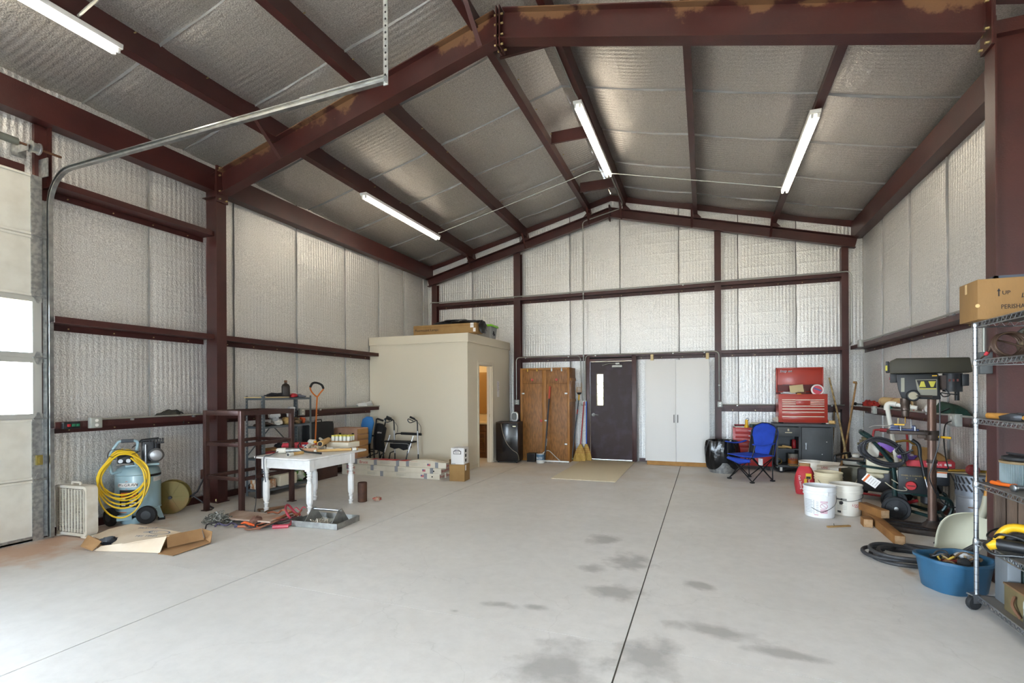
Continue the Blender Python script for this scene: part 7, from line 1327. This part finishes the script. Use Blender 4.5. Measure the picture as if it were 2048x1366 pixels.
# ---- contents of the wire rack (shelf heights SH)
RY = 4.30; z0 = SH[0]+.002
t = thing('perishable_carton', 'large brown carton printed PERISHABLE on top of the wire rack', 'carton', (1.66, 4.13, z0))
BX2 = mat('kraft_carton', '88683f', .8, 0, '7e5f38', 3, .35, .7, .15, 80, stretch=(1, 1, .2)); MB().bb(0, 0, 0, .50, .25, .262).build('body', BX2, t, bev=.004)
text('lettering', 'UP', .035, INK, t, (.145, -.001, .165), (90, 0, 0)); MB().prism([(.105, .145), (.111, .145), (.111, .178), (.117, .178), (.108, .195), (.099, .178), (.105, .178)], 'y', -.002, 0).build('arrow', INK, t); text('lettering', 'PERISHABLE  RE', .04, INK, t, (.118, -.001, .075), (90, 0, 0), align='LEFT', sx=.8); text('script_lettering', 'La Fe', .04, INK, t, (.215, -.001, .14), (90, -12, 0), align='LEFT', shear=.4)
MB().bb(-.0012, .14, .19, 0, .165, .255).build('tape', mat('clear_tape', 'c9ab78', .3), t); MB().cyl((.0, -.0012, .09), (.0, .0, .09), .012, n=14).build('scuff', mat('clear_tape'), t)
t = thing('picture_frame', 'dark blue grey frame lying on the brown carton', 'frame', (1.76, 4.16, z0+.265))
for p_ in ((0, 0, .42, .02), (0, .18, .42, .20), (0, 0, .02, .2), (.4, 0, .42, .2)): MB().bb(p_[0], p_[1], 0, p_[2], p_[3], .018).build('rail', mat('frame_blue', '3f4652', .5), t)
z1 = SH[1]+.002; t = thing('steel_cable', 'coiled brown steel cable with eye on the second rack shelf', 'cable', (1.80, 4.13, z1)); CBL = mat('cable_brown', '4a382c', .5, .4); rnd = random.Random(4); pts = []
for l_ in range(5):
    for k in range(12): a = 2*math.pi*k/12; pts.append((.07*math.cos(a)*(1+.05*l_), -.02*l_+.02*math.sin(a), .085+.075*math.sin(a)))
MB().tube(pts+[(-.03, .04, .12), (-.05, .075, .06), (-.06, .10, .03)], .006, 7, 4).build('coil', CBL, t); MB().tube([(-.06, .10, .03), (-.072, .12, .012), (-.078, .14, -.01), (-.07, .125, -.02), (-.06, .11, .0)], .005, 7, 4).build('eye', CBL, t); MB().cyl((-.052, .082, .05), (-.06, .098, .03), .011, n=10).build('red_ferrule', REDINK, t)
MB().blob((1.93, 4.13, z1+.085), (.07, .10, .09), 13, .4, flat=z1).build('canvas_pouch', mat('olive_canvas', '4c3f30', .9, 0, '6a5a44', 8), label='crumpled brown canvas pouch on the second rack shelf', cat='pouch'); MB().blob((1.95, 4.16, z1+.155), (.06, .06, .055), 15, .35).build('grey_sack', mat('grey_sackcloth', '4f4d44', .9), label='grey green sack on top of the canvas pouch', cat='sack')
MB().bb(1.93, 3.72, z1, 2.12, 3.98, z1+.19).build('black_case', mat('black_case', '1a1b1e', .5), label='black case at the right end of the second rack shelf', cat='case', bev=.01)
z2 = SH[2]+.002; HW = mat('hammer_wood', 'b5803a', .5, 0, '9a6a2c', 9, stretch=(3, 3, 3))
t = thing('long_handle', 'long pale wooden tool handle lying on the third rack shelf', 'handle', (1.76, 4.25, z2+.022)); MB().tube([(0, 0, 0), (.16, -.34, .004)], .02, 12).build('handle', HW, t)
for k, (x, y_) in enumerate(((1.83, 4.06), (1.765, 3.97))):
    t = thing('hammer', 'black headed hammer on third rack shelf, %s' % ('rear one', 'front one with lighter claw')[k], 'hammer', (x, y_, z2), -50-12*k, 'hammers on the rack'); MB().tube([(.02, 0, .025), (.26, -.03, .02)], .014, 10).build('handle', HW, t); MB().prism([(-.06, .0), (.06, .004), (.065, .04), (.0, .05), (-.07, .03)], 'y', -.02, .02).build('head', mat('hammer_head', '3a3b3e', .4, .6), t, bev=.004)
z3 = SH[3]+.002; t = thing('pleated_filter', 'round pleated shop filter on the fourth rack shelf', 'filter', (1.90, 4.17, z3)); n = 120; mb = MB(); mb.loft([[((.098 if k % 2 else .108)*math.cos(2*math.pi*k/n), (.098 if k % 2 else .108)*math.sin(2*math.pi*k/n), z) for k in range(n)] for z in (.006, .155)]); mb.build('pleats', mat('pleat_grey', '7d8a8c', .8, 0, '6a7678', 9), t)
MB().lathe([(.11, .15), (.112, .155), (.112, .165), (.05, .168)], 30).build('rim', mat('filter_rim', '7a6648', .7), t); MB().lathe([(.085, .168), (.1, .175), (.1, .19), (.09, .195), (.085, .19)], 26).build('rubber_cap', RUBBER, t); MB().bb(-.02, -.12, .19, .0, .12, .196).build('strap', DKMET, t)
MB().box((1.91, 4.15, z3+.205), (.26, .02, .012), (0, 8, 25)).build('metal_bar', DKMET, label='dark metal bar lying on the pleated filter', cat='bar')
t = thing('pliers', 'orange handled pliers on the fourth rack shelf', 'pliers', (1.775, 4.20, z3), -72); OG = mat('grip_orange', 'd0601a', .4)
MB().tube([(0, .012, .018), (.06, .03, .018), (.13, .014, .018)], [.014, .011], 10, 4).build('handle', OG, t); MB().tube([(0.0, -.02, .018), (.06, -.026, .018), (.13, -.008, .018)], [.014, .011], 10, 4).build('handle', OG, t); MB().prism([(.13, -.02), (.17, -.018), (.22, -.004), (.22, .006), (.17, .022), (.13, .022)], 'z', .008, .026).build('jaws', CHROME, t, bev=.003)
t = thing('ball_hammer', 'small hammer with round steel face on the fourth rack shelf', 'hammer', (1.75, 3.95, z3+.022), -40); MB().lathe([(.012, 0), (.022, .004), (.022, .02), (.014, .03), (.014, .07)], 16).build('head', CHROME, t, rot=(0, 90, 60)); MB().tube([(.05, .03, 0), (.22, .0, 0)], .012, 8).build('handle', mat('tan_metal'), t)
z4 = SH[4]+.002
for k, (x_, w_) in enumerate(((1.825, .055), (1.885, .05), (1.99, .15))): MB().bb(x_-w_/2, 4.255-.004*k, z4, x_+w_/2, 4.28, z4+.33).build('rough_board', mat('rough_board', '4a3c32', .85, 0, '5c4a3c', 6, .4, .65, .4, 30, stretch=(3, 1, .4)), label='rough dark wooden board standing on the fifth rack shelf, %s' % ('leftmost with pale edge', 'middle one', 'rightmost wide one')[k], cat='board', group='boards on the rack', bev=.003)
t = thing('vacuum_hose', 'black ribbed vacuum hose looped on the fifth rack shelf', 'hose', (1.865, 4.14, z4)); MB().tube([(.11*math.cos(a)*1.05, .075*math.sin(a), .035+.025*math.sin(a*2)) for a in [2*math.pi*i/12 for i in range(11)]], .028, 12, 5).build('hose', mat('hose_ribbed', '1c1c1e', .55, bump=1, bscale=120), t); MB().tube([(.16, -.08, .08), (.1, .06, .1), (-.05, .1, .1), (-.15, .02, .06), (-.1, -.08, .05)], .006, 6, 5).build('cord', BLACKP, t)
YD = mat('saw_yellow', 'd2a31a', .4); t = thing('reciprocating_saw', 'yellow and black corded power saw on the fifth rack shelf', 'power saw', (1.785, 3.97, z4+.01), -42)
MB().tube([(-.10, .0, .02), (-.09, .02, .09), (-.04, .03, .145), (.05, .02, .15), (.12, .0, .11), (.26, -.02, .08)], [.022, .03], 12, 5).build('handle_shell', YD, t); MB().tube([(-.08, -.02, .04), (.06, -.035, .05), (.3, -.05, .05)], .036, 14).build('motor_barrel', BLACKP, t); MB().tube([(-.05, .02, .06), (-.02, .02, .10), (.05, .01, .10)], .02, 10, 3).build('grip_inlay', RUBBER, t); MB().cyl((-.13, -.02, .02), (-.08, -.02, .045), .03, n=14).build('end_cap', YD, t)
MB().tube([(-.1, -.02, .06), (-.14, -.06, .03), (-.08, -.1, -.01), (.0, -.09, .0), (.12, -.08, .03), (.05, -.06, .10), (-.06, -.05, .11), (-.1, -.03, .08)], .008, 7, 5).build('cord', BLACKP, t)
z5 = SH[5]+.002; MB().bb(1.80, 4.12, z5, 1.868, 4.27, z5+.31).build('grey_metal_box', mat('box_steel_grey', '71767a', .5, .3), label='plain grey metal box standing on the bottom rack shelf', cat='box', bev=.003)
t = thing('file_box', 'dark green metal file box with label holder on the bottom rack shelf', 'file box', (1.875, 4.18, z5)); MB().bb(0, -.07, 0, .19, .09, .31).build('body', mat('file_green', '1f2a26', .45), t, bev=.004)
for p_ in ((.02, -.076, .05, .07, -.07, .058), (.02, -.076, .10, .07, -.07, .108), (.02, -.076, .05, .026, -.07, .108), (.064, -.076, .05, .07, -.07, .108)): MB().bb(*p_).build('label_holder', mat('brass_dull', '7a6a48', .4, .7), t)
t = thing('wooden_crate', 'olive brown wooden box at the front of bottom rack shelf', 'crate', (1.765, 3.96, z5)); MB().bb(0, -.10, 0, .30, .12, .16).build('body', mat('crate_olive', '6a5e3e', .7, 0, '5a4e32', 7), t, bev=.003); MB().bb(-.004, -.104, .16, .304, .124, .172).build('lid', mat('crate_lid', '6e5236', .7), t, bev=.002); MB().tube([(-.01, -.02, .13), (-.03, -.04, .08), (-.01, -.08, .02)], .009, 8, 4).build('hook', mat('rusty_rod'), t)
t = thing('paint_drum', 'chipped white and grey metal canister at the lower right edge', 'canister', (1.775, 3.76, z5)); MB().lathe([(.05, 0), (.058, .01), (.058, .15), (.05, .175), (.02, .185)], 22).build('body', mat('chipped_paint', '3e3c3a', .5, .2, 'b9bab6', 14, .48, .56), t); MB().bb(-.03, -.15, 0, .06, -.06, .05).build('rusty_block', mat('rust_steel'), t)
